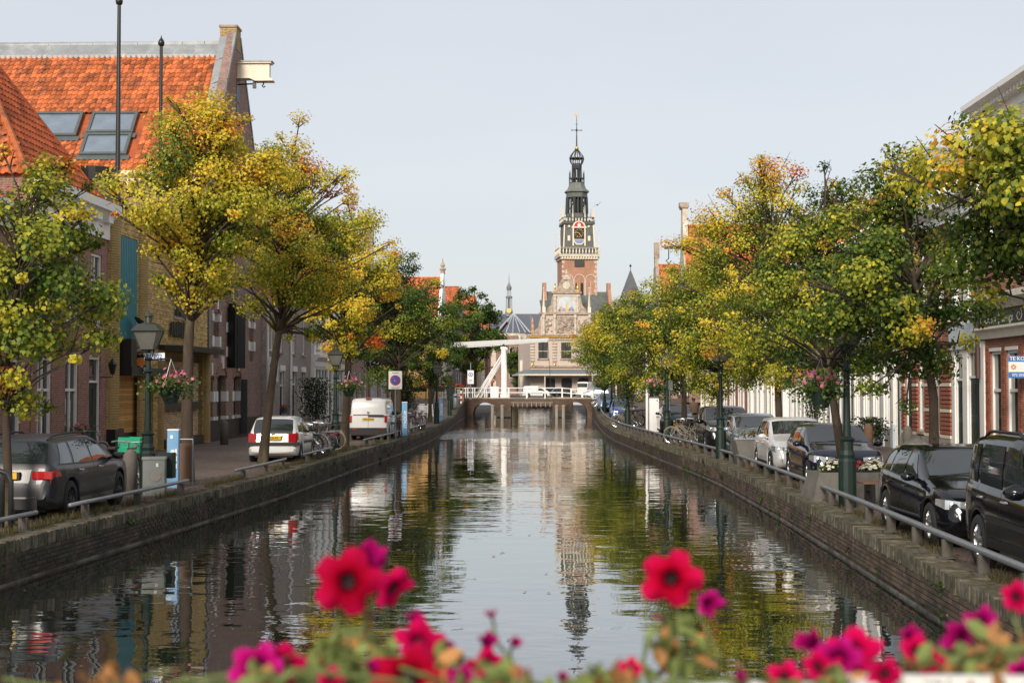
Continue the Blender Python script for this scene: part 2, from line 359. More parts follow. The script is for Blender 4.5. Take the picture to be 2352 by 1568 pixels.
def water_mat():
    m = bpy.data.materials.new('canal_water'); m.use_nodes = True; t = m.node_tree
    p = t.nodes['Principled BSDF']; p.inputs['Base Color'].default_value = (.012, .015, .010, 1); p.inputs['Roughness'].default_value = .015
    p.inputs['IOR'].default_value = 1.36; p.inputs['Specular IOR Level'].default_value = .6
    gl = t.nodes.new('ShaderNodeBsdfGlossy'); gl.inputs['Color'].default_value = (.92, .93, .93, 1); gl.inputs['Roughness'].default_value = .015; mxs = t.nodes.new('ShaderNodeMixShader'); mxs.inputs[0].default_value = .38
    tcn = t.nodes.new('ShaderNodeTexCoord'); mpn = t.nodes.new('ShaderNodeMapping'); mpn.inputs['Scale'].default_value = (.55, 1.0, 1)
    mpn.inputs['Rotation'].default_value = (0, 0, .2)
    t.links.new(tcn.outputs['Object'], mpn.inputs[0])
    n1 = _n(t, 'ShaderNodeTexNoise', Scale=1.5, Detail=2.0, Roughness=.45); t.links.new(mpn.outputs[0], n1.inputs['Vector'])
    n2 = _n(t, 'ShaderNodeTexNoise', Scale=6.0, Detail=2.0, Roughness=.5); t.links.new(mpn.outputs[0], n2.inputs['Vector'])
    n4 = _n(t, 'ShaderNodeTexNoise', Scale=.22, Detail=3.0); t.links.new(tcn.outputs['Object'], n4.inputs['Vector'])
    # wind riffle across the canal, about 90 m out
    sp = t.nodes.new('ShaderNodeSeparateXYZ'); t.links.new(tcn.outputs['Object'], sp.inputs[0])
    d = _math(t, 'ABSOLUTE', _math(t, 'ADD', _math(t, 'SUBTRACT', sp.outputs[1], 88), _math(t, 'MULTIPLY', _math(t, 'SUBTRACT', n4.outputs['Fac'], .5), 22)), 0)
    band = _range(t, d, 4.0, 9.0, 1, 0)
    n3 = _n(t, 'ShaderNodeTexNoise', Scale=6.5, Detail=3.0); t.links.new(mpn.outputs[0], n3.inputs['Vector'])
    gust = _range(t, n4.outputs['Fac'], .35, .65, .25, 1.4)
    h = _math(t, 'ADD', _math(t, 'MULTIPLY', _math(t, 'MULTIPLY', n1.outputs['Fac'], .012), gust), _math(t, 'MULTIPLY', _math(t, 'MULTIPLY', n2.outputs['Fac'], .0010), gust))
    h = _math(t, 'ADD', h, _math(t, 'MULTIPLY', _math(t, 'MULTIPLY', n3.outputs['Fac'], .03), band))
    bn = t.nodes.new('ShaderNodeBump'); bn.inputs['Strength'].default_value = 1; bn.inputs['Distance'].default_value = 1.0
    t.links.new(h, bn.inputs['Height']); t.links.new(bn.outputs[0], p.inputs['Normal']); t.links.new(bn.outputs[0], gl.inputs['Normal'])
    t.links.new(p.outputs[0], mxs.inputs[1]); t.links.new(gl.outputs[0], mxs.inputs[2]); t.links.new(mxs.outputs[0], t.nodes['Material Output'].inputs['Surface'])
    return m
wm = MB(); wm.add([(-14, -16, ZW), (12, -16, ZW), (12, 238, ZW), (-14, 238, ZW)], [(0, 1, 2, 3)])
wm.build('canal_water', water_mat(), kind='structure')
wb = MB(); wb.add([(-14, -16, -1.6), (12, -16, -1.6), (12, 238, -1.6), (-14, 238, -1.6)], [(0, 1, 2, 3)]); wb.build('canal_bed', M_CONC, kind='structure')

M_QBRICK = mk('quay_brick', (.085, .055, .036), .85, var=.4, vscale=3, col2=(.03, .025, .016), c2=(.45, .62), rnd=.5, bump=.4, bscale=30)
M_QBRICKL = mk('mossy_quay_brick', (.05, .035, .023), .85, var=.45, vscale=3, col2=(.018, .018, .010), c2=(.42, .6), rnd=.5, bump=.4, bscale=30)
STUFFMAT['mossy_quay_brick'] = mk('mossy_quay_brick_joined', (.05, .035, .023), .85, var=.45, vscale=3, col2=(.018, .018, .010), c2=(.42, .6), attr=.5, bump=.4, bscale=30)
STUFFMAT['quay_brick'] = mk('quay_brick_joined', (.085, .055, .036), .85, var=.4, vscale=3, col2=(.03, .025, .016), c2=(.45, .62), attr=.5, bump=.4, bscale=30)
def quay(edge, sgn, label):
    """sgn -1: left bank. A brick wall down into the water, a waterline ledge and a coping of bricks on edge"""
    root = thing('quay_wall', label, 'quay wall')
    mb = MB(); led = MB()
    yy = [y for y in list(range(-14, 137, 3)) + [139.5]]
    for a, b in zip(yy[:-1], yy[1:]):
        ea, eb = edge(a), edge(b); za, zb = gz(a) - .17, gz(b) - .17
        q = [(ea, a, -1.6), (eb, b, -1.6), (eb, b, zb), (ea, a, za)]
        mb.add(q, [(0, 1, 2, 3) if sgn < 0 else (3, 2, 1, 0)])
        o = -sgn*.03
        led.add([(ea, a, ZW+.03), (eb, b, ZW+.03), (eb+o, b, ZW+.03), (ea+o, a, ZW+.03), (eb+o, b, ZW-.3), (ea+o, a, ZW-.3)],
                [(0, 1, 2, 3), (3, 2, 4, 5)] if sgn > 0 else [(3, 2, 1, 0), (5, 4, 2, 3)])
    # bricks of the near stretch stand proud of the mortar, one by one; farther on they are joined
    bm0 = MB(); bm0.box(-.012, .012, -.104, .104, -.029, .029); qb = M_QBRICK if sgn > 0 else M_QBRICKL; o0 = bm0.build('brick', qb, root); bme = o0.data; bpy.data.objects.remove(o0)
    ybr = 13.2 if sgn > 0 else 20.2; kb = 0; rb = MB()
    while ybr < 52:
        for j in range(6):
            y = ybr + (.11 if j % 2 else 0); z = gz(y) - .22 - j*.07
            if z < ZW + .06: continue
            x = edge(y) - sgn*rng.uniform(.000, .007); sl = math.atan2(edge(y+.3)-edge(y-.3), .6)
            if kb < 300 and ybr < 27: link_mesh('brick', bme, root, TM((x, y, z), 0, 0, -sl)); kb += 1
            else: rb.box(x-.012, x+.012, y-.104, y+.104, z-.029, z+.029, a=rng.random())
        ybr += .22
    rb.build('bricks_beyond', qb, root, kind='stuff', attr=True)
    mb.build('brick_facing', B_QUAY, root); led.build('waterline_ledge', mk('wet_ledge', (.12, .115, .10), .75, var=.6, vscale=2.5, col2=(.04, .04, .03), c2=(.45, .6)), root)
    bm_ = MB(); bm_.box(-.21, .21, -.032, .032, -.2, 0)
    me = bm_.build('coping_brick', M_COPING, root).data
    bpy.data.objects.remove([o for o in root.children if o.data == me][0])
    y = 13.0 if sgn > 0 else 19.0; k = 0; rest = MB()
    while y < 139:
        x = edge(y) + sgn*(.205 + rng.uniform(-.008, .012)); z = gz(y) + .02 + rng.uniform(-.012, .01)
        sl = math.atan2(edge(y+.5) - edge(y-.5), 1)
        if k < 300:
            link_mesh('coping_brick', me, root, TM((x, y, z), rng.uniform(-.03, .03), rng.uniform(-.03, .03), -sl + rng.uniform(-.03, .03)))
            y += .074
        else:
            st = .074 if y < 60 else .3
            rest.box(x-.21, x+.21, y-st*.43, y+st*.43, z-.2, z, a=rng.random()); y += st
        k += 1
    y0 = -14
    while y0 < (13 if sgn > 0 else 19):
        x = edge(y0) + sgn*.205; rest.box(x-.21, x+.21, y0-.14, y0+.14, -.09, .02, a=rng.random()); y0 += .3
    rest.build('coping_bricks_beyond', M_COPING, root, kind='stuff', attr=True)
    return root
quay(lq, -1, 'brick quay wall with worn coping along the left bank of the canal')
quay(rq, 1, 'brick quay wall with mossy coping below the pipe rail on the right bank')

# ================================================================== drawbridge
def drawbridge():
    y0, y1 = 139.5, 143.7; zd = 1.25
    r = thing('drawbridge', 'white painted drawbridge with balance beam over brick arches', 'drawbridge', (0, 0, 0))
    xl, xa, xb, xr = -8.2, -3.75, 0.35, 4.2
    def arch_mass(xs, xe, c, rad, nm):
        mb = MB(); n = 14
        pts = [(c - rad*math.cos(math.pi*i/n), ZW + .35 + rad*math.sin(math.pi*i/n)*.95) for i in range(n+1)]
        poly_in = [(c-rad, -1.6)] + pts + [(c+rad, -1.6)]
        for yy, fl in ((y0, False), (y1, True)):
            # strips between arch and deck
            k = len(poly_in); top = [(max(xs, min(xe, p[0])), zd-.05) for p in poly_in]
            top[0] = (xs, zd-.05); top[-1] = (xe, zd-.05)
            mb.add([(xs, yy, -1.6), (c-rad, yy, -1.6), (c-rad, yy, ZW+.35), (xs, yy, zd-.05)], [(0, 1, 2, 3) if not fl else (3, 2, 1, 0)])
            mb.add([(c+rad, yy, -1.6), (xe, yy, -1.6), (xe, yy, zd-.05), (c+rad, yy, ZW+.35)], [(0, 1, 2, 3) if not fl else (3, 2, 1, 0)])
            for i in range(n):
                u0 = xs + (xe-xs)*i/n; u1 = xs + (xe-xs)*(i+1)/n
                q = [(pts[i][0], yy, pts[i][1]), (pts[i+1][0], yy, pts[i+1][1]), (u1, yy, zd-.05), (u0, yy, zd-.05)]
                mb.add(q, [(0, 1, 2, 3) if not fl else (3, 2, 1, 0)])
        for i in range(len(poly_in)-1):
            a, b = poly_in[i], poly_in[i+1]
            mb.add([(a[0], y0, a[1]), (b[0], y0, b[1]), (b[0], y1, b[1]), (a[0], y1, a[1])], [(3, 2, 1, 0)])
        for xx in (xs, xe):
            mb.add([(xx, y0, -1.6), (xx, y1, -1.6), (xx, y1, zd-.05), (xx, y0, zd-.05)], [(0, 1, 2, 3)])
        o = mb.build('arch_pier', B_BRIDGE, r)
        ring = MB()
        for i in range(n):
            a0, a1 = math.pi*i/n, math.pi*(i+.9)/n
            ring.prism([(c-rad*math.cos(a0), ZW+.35+rad*.95*math.sin(a0)), (c-(rad+.3)*math.cos(a0), ZW+.35+(rad+.3)*.95*math.sin(a0)),
                        (c-(rad+.3)*math.cos(a1), ZW+.35+(rad+.3)*.95*math.sin(a1)), (c-rad*math.cos(a1), ZW+.35+rad*.95*math.sin(a1))], 'y', y0-.02, y0+.1)
        ring.build('arch_ring', B_BRIDGE, o)
        for c0, c1 in ((y0-.06, y0+.25), (y1-.25, y1+.06)): cp = MB(); cp.box(xs-.03, xe+.03, c0, c1, zd-.05, zd+.06); cp.build('stone_coping', M_STONE2, o)
    arch_mass(xl, xa, -6.3, 1.15, 'l'); arch_mass(xb, xr, 2.55, 1.2, 'r')
    dk = MB(); dk.box(xl, xr, y0+.26, y1-.26, zd-.04, zd+.03); dk.build('deck', M_OAKW, r)
    sp = MB()
    for yy in (y0+.15, y0+1.6, y0+3.5, y1-1.6, y1-.3): sp.box(xa-.05, xb+.05, yy-.1, yy+.1, zd-.75, zd-.05)
    o = sp.build('moving_span', mk('dark_span_timber', (.10, .065, .045), .8, var=.3), r)
    b = MB()
    for i in range(9):
        x = xa + .25 + i*.45; b.box(x-.04, x+.04, y0-.02, y0+.04, zd-.85, zd-.42)
    b.box(xa, xb, y0-.03, y0+.05, zd-.45, zd-.38); b.build('span_bracket', M_OAKW, o)
    # portal
    for yy in (y0+.35, y1-.35):
        p = MB(); p.box(-4.68, -4.26, yy-.2, yy+.2, zd, 6.3); p.box(-4.75, -4.19, yy-.26, yy+.26, 6.05, 6.3); p.box(-4.78, -4.16, yy-.3, yy+.3, zd, zd+.4)
        po = p.build('portal_post', M_WHITE, r)
        c = MB(); c.prism([(-4.75, 6.3), (-4.2, 6.3), (-4.47, 6.62)], 'y', yy-.1, yy+.1); c.build('pivot_bracket', M_BLACK, po)
        s = MB(); s.tube([(-4.6, yy-.1, 5.6), (-7.3, yy-.1, zd+.03)], .07, 6); s.tube([(-4.6, yy+.12, 5.2), (-6.9, yy+.12, zd+.03)], .06, 6); s.build('strut', M_WHITE, r)
        bm = MB(); n = 10; vs = []
        for i in range(n+1):
            t_ = i/n; x = -9.75 + 9.7*t_; zc = 6.50 + .55*t_ ; hh = .27 - .19*max(0, t_-.35) ; dd = .2
            vs += [(x, yy-dd, zc-hh), (x, yy+dd, zc-hh), (x, yy+dd, zc+hh*.75), (x, yy-dd, zc+hh*.75)]
        fs = [(0, 1, 2, 3), (n*4+3, n*4+2, n*4+1, n*4)]
        for i in range(n):
            for j in range(4):
                fs.append((i*4+j, i*4+(j+1) % 4, i*4+4+(j+1) % 4, i*4+4+j))
        bm.add(vs, fs); bm.build('balance_beam', mk('grey_white_paint', (.55, .55, .54), .5, var=.1), r)
        ch = MB(); ch.tube([(-.12, yy, 6.9), (.25, yy, zd+.2)], .025, 5); ch.build('lift_chain', M_BLACK, r)
    tb = MB(); tb.box(-4.6, -4.35, y0+.56, y1-.56, 6.0, 6.28); tb.build('portal_lintel', M_WHITE, r); tb = MB(); tb.box(-9.6, -8.4, y0+.6, y1-.6, 6.2, 6.7); tb.build('cross_beam', mk('grey_beam_paint', (.5, .5, .5), .5), r)
    # railings with posts
    for yy in (y0+.12, y1-.12):
        rl = MB()
        for za, zb in ((.55, .55), (1.0, 1.0)):
            rl.tube([(-9.2, yy, 1.2+za-.1), (-8.2, yy, zd+za), (-4.7, yy, zd+za)], .045, 6)
            rl.tube([(-4.2, yy, zd+za), (1.3, yy, zd+za), (4.3, yy, zd+za-.28), (5.2, yy-.6, zd+za-.4)], .045, 6)
        o = rl.build('railing', M_WHITE, r)
        for x in (-9.2, -8.2, -7.5, -6.3, -5.4, -4.0, -2.2, -.4, 1.3, 2.2, 3.3, 4.3, 5.2):
            pm = MB(); dz = -.28*max(0, min(1, (x-1.3)/3)) if x > 1.3 else 0
            pm.box(x-.05, x+.05, yy-.05, yy+.05, zd-.05+dz, zd+1.06+dz); pm.build('railing_post', M_WHITE, o)
    bx = MB(); bx.box(-5.75, -4.95, y0+.05, y0+.5, zd, zd+1.15); bx.build('white_control_box', M_WHITE, r)
    # timber fenders in the water
    for x in (-4.55, -5.5, .75, 1.4):
        f = MB(); f.tube([(x, y0-1.2, -1.6), (x, y0-1.2, .45)], .16, 8); f.lathe([(.2, 0), (.2, .1), (.02, .2)], (x, y0-1.2, .45), 8)
        f.build('fender_pile', M_OAKW, r)
    for x0_, x1_ in ((-5.2, -3.7), (.4, 1.6)):
        f = MB(); f.box(x0_, x1_, y0-1.1, y0-.3, -.55, -.15); f.box(x0_+.1, x1_-.1, y0-1.15, y0-1.1, -.1, .05); f.build('fender_beam', mk('wet_timber', (.05, .04, .03), .7), r)
drawbridge()
# ================================================================== houses
def wall_holes(mb, W, H, holes, rev=.12, m=0, z0=0.0, top=None):
    """front wall in the plane y=0 with openings and their reveals; top(x) optional list of (x,z) for a gable outline"""
    xs = sorted({0.0, W} | {h[0] for h in holes} | {h[1] for h in holes}); zs = sorted({z0, H} | {h[2] for h in holes} | {h[3] for h in holes})
    for i in range(len(xs)-1):
        for j in range(len(zs)-1):
            cx, cz = (xs[i]+xs[i+1])/2, (zs[j]+zs[j+1])/2
            if any(h[0] < cx < h[1] and h[2] < cz < h[3] for h in holes): continue
            mb.add([(xs[i], 0, zs[j]), (xs[i+1], 0, zs[j]), (xs[i+1], 0, zs[j+1]), (xs[i], 0, zs[j+1])], [(0, 1, 2, 3)], m)
    for h in holes:
        a, b, c, d = h[:4]
        mb.add([(a, 0, c), (b, 0, c), (b, 0, d), (a, 0, d), (a, rev+.1, c), (b, rev+.1, c), (b, rev+.1, d), (a, rev+.1, d)],
               [(0, 4, 5, 1), (1, 5, 6, 2), (2, 6, 7, 3), (3, 7, 4, 0)], m)
def window(root, a, b, c, d, kind='sash', fm=None, rev=.12, sill=True, curtain=None, glass=None):
    fm = fm or M_WHITE; t = .085; mb = MB(); g = MB(); y0, y1 = rev-.07, rev+.03; w_ = b-a; h_ = d-c
    if kind == 'door':
        mb.box(a, a+t, y0, y1, c, d); mb.box(b-t, b, y0, y1, c, d); mb.box(a+t, b-t, y0, y1, d-t, d); zt = c + h_*.74
        mb.box(a+t, b-t, y0, y1, zt, zt+.07)
        o = mb.build('door_frame', fm, root)
        dp = MB(); dp.box(a+t, b-t, rev-.02, rev+.05, c+.02, zt); n = 2
        for i in range(2):
            for j in range(2):
                x0 = a+t+.1+i*(w_-2*t-.1)/2; dp.box(x0, x0+(w_-2*t)/2-.15, rev-.035, rev-.02, c+.2+j*(zt-c)*.48, c+.2+j*(zt-c)*.48+(zt-c)*.36)
        dp.build('door', root.get('_door') and bpy.data.materials[root['_door']] or M_DKGREEN, o)
        g.box(a+t, b-t, rev, rev+.01, zt+.07, d-t); g.build('pane', M_GLASS, o)
        return o
    mb.box(a, a+t, y0, y1, c, d); mb.box(b-t, b, y0, y1, c, d); mb.box(a+t, b-t, y0, y1, d-t, d); mb.box(a+t, b-t, y0, y1, c, c+t)
    if kind == 'sash':
        zm = c + h_*.56; mb.box(a+t, b-t, y0+.02, y1, zm-.045, zm+.045)
    elif kind == 'cross':
        zm = c + h_*.62; mb.box(a+t, b-t, y0+.02, y1, zm-.04, zm+.04); xm = (a+b)/2; mb.box(xm-.03, xm+.03, y0+.02, y1, c+t, zm-.04); mb.box(xm-.03, xm+.03, y0+.02, y1, zm+.04, d-t)
    elif kind == 'shop':
        n = max(2, round(w_/1.1)); zm = d - h_*.24; mb.box(a+t, b-t, y0, y1, zm-.05, zm+.05)
        for i in range(1, n):
            x = a + w_*i/n; mb.box(x-.05, x+.05, y0-.01, y1, c+t, zm-.05); mb.box(x-.05, x+.05, y0-.01, y1, zm+.05, d-t)
    elif kind == 'bars':
        n = 5
        for i in range(1, n): x = a + w_*i/n; mb.box(x-.02, x+.02, y0-.03, y0+.02, c+t, d-t)
        for q in (.33, .66): mb.box(a+t, b-t, y0-.02, y0+.01, c+h_*q-.015, c+h_*q+.015)
    o = mb.build('window', fm, root)
    g.box(a+t, b-t, rev+.002, rev+.012, c+t, d-t); g.build('pane', glass or (M_GLASSB if kind == 'shop' else M_GLASS), o)
    if curtain:
        q = MB(); q.box(a+t, a+t+(w_-2*t)*curtain, rev-.006, rev, c+t, d-t); q.build('curtain', M_CURT, o)
    if sill:
        s = MB(); s.box(a-.06, b+.06, -.07, rev, c-.09, c); s.build('sill', M_STONE2, o)
    return o
def cornice(root, W, z0, z1, out=.4, mat=None, dentil=0, x0=0.0, name='cornice', extra=.0):
    h = z1-z0; mb = MB()
    mb.prism([(0.0, z0), (-.07, z0), (-.07, z0+.42*h), (-.13, z0+.5*h), (-out*.75, z0+.72*h), (-out, z0+.76*h), (-out, z1), (.0, z1)], 'x', x0-extra, x0+W+extra)
    o = mb.build(name, mat or M_WHITE, root)
    if dentil:
        n = int(W/dentil)
        for i in range(n):
            d = MB(); x = x0 + (i+.5)*W/n; d.box(x-dentil*.22, x+dentil*.22, -out*.62, -.08, z0+.46*h, z0+.66*h); d.build('bracket', mat or M_WHITE, o)
    return o
def tiles(mb, o, ux, nx, us, ns, tw, th, lift=.028, skip=None):
    o, ux, us = Vector(o), Vector(ux).normalized(), Vector(us).normalized(); nm = ux.cross(us)
    if nm.z < 0: nm = -nm
    flip = ux.cross(us).z < 0
    for j in range(ns):
        for i in range(nx):
            a = o + ux*(i*tw) + us*(j*th)
            if skip and skip(a + ux*tw*.5 + us*th*.5): continue
            r1 = rng.random(); jit = lift + rng.uniform(-.006, .006); q = (tw*.5)
            # low wave: two halves, crest in the middle
            p = [a + nm*jit, a + ux*q + nm*(jit+.03), a + ux*(tw*.98) + nm*jit*.8, a + us*(th*1.04), a + ux*q + us*(th*1.04) + nm*.03, a + ux*(tw*.98) + us*(th*1.04), a - us*.002, a + ux*tw*.98 - us*.002]
            fs = [(0, 1, 4, 3), (1, 2, 5, 4), (6, 7, 2, 1, 0)]
            mb.add([tuple(v) for v in p], [f[::-1] for f in fs] if flip else fs, None, r1)
def gable_roof(root, W, D, He, Hr, over=.15, mat=None, tw=.26, th=.33, wallm=None, axis='x', detail=True, front=True, back=False):
    """axis 'x': ridge parallel to the facade; 'y': ridge runs back from the facade (gable to the canal)"""
    mat = mat or M_TILE; mb = MB(); base = MB()
    if axis == 'x':
        s = Vector((0, D/2, Hr-He)); L = s.length
        base.add([(0, -over, He-.06), (W, -over, He-.06), (W, D/2, Hr-.02), (0, D/2, Hr-.02), (W, D, He), (0, D, He)], [(0, 1, 2, 3), (3, 2, 4, 5)])
        if detail: tiles(mb, (0, -over, He), (1, 0, 0), int(W/tw), s, int((L+over)/th), tw, th)
        g = MB()
        for x in (0, W): g.add([(x, 0, He), (x, D, He), (x, D/2, Hr-.03)], [(0, 1, 2)])
        g.build('gable_wall', wallm, root)
    else:
        s = Vector((W/2, 0, Hr-He)); L = s.length
        base.add([(0, 0, He), (W/2, 0, Hr-.02), (W, 0, He), (0, D, He), (W/2, D, Hr-.02), (W, D, He)], [(0, 1, 4, 3), (1, 2, 5, 4)])
        if detail:
            tiles(mb, (0, D, He+.02), (0, -1, 0), int(D/tw), s, int(L/th), tw, th)
            tiles(mb, (W, 0, He+.02), (0, 1, 0), int(D/tw), (-W/2, 0, Hr-He), int(L/th), tw, th)
    o = base.build('roof', mat, root)
    if detail and mb.f: mb.build('roof_tiles', mat, o, kind='stuff', attr=True)
    rd = MB()
    if axis == 'x': rd.tube([(0, D/2, Hr), (W, D/2, Hr)], .12, 6)
    else: rd.tube([(W/2, .1, Hr), (W/2, D, Hr)], .12, 6)
    rd.build('ridge', mat, o)
    return o
def body(root, W, D, H, holes, wm, rev=.12, name='wall', openback=False):
    mb = MB(); wall_holes(mb, W, H, holes, rev)
    mb.add([(0, 0, 0), (0, D, 0), (0, D, H), (0, 0, H)], [(3, 2, 1, 0)][::-1]); mb.add([(W, 0, 0), (W, D, 0), (W, D, H), (W, 0, H)], [(0, 1, 2, 3)])
    mb.add([(0, D, 0), (W, D, 0), (W, D, H), (0, D, H)], [(3, 2, 1, 0)]); mb.add([(0, .2, H), (W, .2, H), (W, D, H), (0, D, H)], [(0, 1, 2, 3)])
    mb.add([(0, .3, 0), (W, .3, 0), (W, .3, H), (0, .3, H)], [(0, 1, 2, 3)])
    return mb.build(name, wm, root)
def chimney(root, x, y, z0, z1, w_=.7, d_=.6, m=None, cap=True):
    mb = MB(); mb.box(x-w_/2, x+w_/2, y-d_/2, y+d_/2, z0, z1); o = mb.build('chimney', m or B_BROWN, root)
    if cap:
        c = MB(); c.box(x-w_/2-.06, x+w_/2+.06, y-d_/2-.06, y+d_/2+.06, z1, z1+.1)
        c.lathe([(.11, 0), (.09, .3)], (x, y, z1+.1), 8); c.build('chimney_cap', M_STONE2, o)
def house(label, side, X, y0, W, H, wm, wins, D=9.0, cat='house', roof=None, corn=None, plinth=.0, name='canal_house', rev=.12, door=None, pm=None):
    """left bank: local x runs away from the camera; right bank: local x runs towards it. y0 is the corner where local x = 0"""
    yc = y0 + (W/2 if side == 'L' else -W/2)
    r = thing(name, label, cat, (X, y0, gz(yc)), R(90) if side == 'L' else R(-90))
    if door: r['_door'] = door.name
    body(r, W, D, H, [q[:4] for q in wins], wm, rev)
    for q in wins:
        kind = q[4] if len(q) > 4 else 'sash'
        if kind == 'none': continue
        kw = q[5] if len(q) > 5 else {}
        window(r, *q[:4], kind=kind, rev=rev, **kw)
    if plinth:
        mb = MB(); xs = sorted([(q[0], q[1]) for q in wins if q[2] < plinth]); x = 0
        for a, b in xs + [(W, W)]:
            if a > x: mb.box(x, a, -.05, 0, 0, plinth)
            x = max(x, b)
        mb.build('plinth', pm or M_CONC, r)
    if corn: cornice(r, W, *corn[:2], **(corn[2] if len(corn) > 2 else {}))
    if roof: gable_roof(r, W, D, H, **roof, wallm=wm)
    if '_door' in r: del r['_door']
    return r
def band(root, W, z0, z1, out=.06, m=None, x0=0.0, name='band'):
    mb = MB(); mb.box(x0, x0+W, -out, 0, z0, z1); return mb.build(name, m or M_WHITE, root)
def grid(W, n, z0, z1, w_, kind='sash', off=0.0, **kw):
    return [((i+.5)*W/n - w_/2 + off, (i+.5)*W/n + w_/2 + off, z0, z1, kind, kw) for i in range(n)]

XL = -14.5
# ---- left bank, near house just outside the frame and the hip-roofed house
house('low dark brick house at the left edge beside the hip-roofed house', 'L', XL, 27.0, 12.4, 7.2, B_DKRED,
      grid(12.4, 5, 4.2, 6.2, 1.05) + grid(12.4, 5, .8, 3.1, 1.1), roof=dict(Hr=10.2, detail=False, mat=M_TILED), corn=(6.6, 7.25))
def hip_house():
    W, H, D = 6.8, 8.3, 7.0
    w_ = [(.5, 1.6, 4.3, 6.6, 'cross', {'curtain': .3}), (2.85, 3.95, 4.3, 6.6, 'cross', {}), (5.1, 6.2, 4.3, 6.6, 'cross', {'curtain': .4}),
          (.45, 1.65, .7, 3.2, 'cross', {'curtain': .35}), (2.8, 4.0, .7, 3.2, 'cross', {}), (5.0, 6.15, .12, 3.3, 'door')]
    r = house('red brick house with steep hipped orange tile roof and white bracketed cornice', 'L', XL, 39.5, W, H, B_DKRED, w_, D=D, plinth=.55, corn=(7.15, 8.25, dict(out=.45, dentil=1.1)))
    b = MB(); ax, ay, az = W/2, W/2, 13.3
    C = [(-.1, .15, H), (W+.05, .15, H), (W+.05, D, H), (-.1, D, H)]; A = (ax, ay, az)
    for i in range(4): b.add([C[i], C[(i+1) % 4], A], [(0, 1, 2)])
    b.add(C, [(3, 2, 1, 0)]); o = b.build('roof', M_TILED, r)
    # canal slope and the slope that faces the camera, tile by tile
    def slope(p0, p1, nm, mat, maxn):
        p0, p1, a = Vector(p0), Vector(p1), Vector(A); ux = (p1-p0).normalized(); L = (p1-p0).length
        mid = p0 + ux*((a-p0).dot(ux)); us = (a-mid); S_ = us.length; us = us.normalized()
        tw, th = .25, .30; k = 0; rest = MB(); nmv = ux.cross(us)
        tm = pantile(tw, th, mat)
        Mb = Matrix((ux, us, nmv)).transposed().to_4x4()
        apex_u = (a-p0).dot(ux)
        for j in range(int(S_/th)):
            s_ = (j+.5)*th/S_; u0 = apex_u*s_; u1 = L - (L-apex_u)*s_
            u = u0 + .02
            while u + tw*.6 < u1:
                P = p0 + ux*u + us*(j*th) + nmv*.03
                if k < maxn: link_mesh('roof_tile', tm, o, Matrix.Translation(P) @ Mb)
                else: rest_add(rest, tm, Matrix.Translation(P) @ Mb)
                u += tw; k += 1
        if rest.f: rest.build(nm, mat, o, kind='stuff', attr=True)
    slope(C[0], C[1], 'roof_tiles_front', M_TILED, 150)  # canal slope turned from the sun: its shade is put into the tile colour
    slope(C[3], C[0], 'roof_tiles_side', M_TILE, 150)  # sunlit slope of the same roof, given the brighter tile colour
    for i in range(4):
        h = MB(); p, q = Vector(C[i]), Vector(A); n = 22
        for k in range(n):
            a_, b_ = p.lerp(q, k/n), p.lerp(q, (k+1.08)/n); h.tube([a_ + Vector((0, 0, .02)), b_ + Vector((0, 0, .06))], [.13, .105], 6, a=rng.random())
        h.build('hip_ridge', M_TILED if i != 0 else M_TILE, o)
    # window box with pink flowers, wall lantern
    return r
def pantile(tw, th, mat, n=6):
    key = 'roof_tile_%s' % mat.name
    if key in bpy.data.meshes: return bpy.data.meshes[key]
    mb = MB(); w2 = tw*1.03
    def prof(t_):   # low trough then a roll at the right
        return .012 + .05*max(0, math.sin(math.pi*(t_-.45)/.55))**1.2 if t_ > .45 else .012 - .014*math.sin(math.pi*t_/.45)
    vs = []
    for k, (yy, dz) in enumerate(((-.01, .035), (th*1.05, 0.0))):
        for i in range(n+1): t_ = i/n; vs.append((t_*w2, yy - (.02*math.sin(math.pi*t_) if k == 0 else 0), prof(t_)+dz))
    for i in range(n+1): t_ = i/n; vs.append((t_*w2, -.01 - .02*math.sin(math.pi*t_), prof(t_)+.005))
    fs = [(i, i+1, n+2+i, n+1+i) for i in range(n)] + [(2*n+2+i, 2*n+3+i, i+1, i) for i in range(n)]
    mb.add(vs, fs); me = bpy.data.meshes.new(key); me.from_pydata(mb.v, [], mb.f); me.materials.append(mat); me.update()
    return me
def rest_add(mb, me, M4):
    mb.add([tuple(M4 @ v.co) for v in me.vertices], [tuple(p.vertices) for p in me.polygons], None, rng.random())
hip_house()

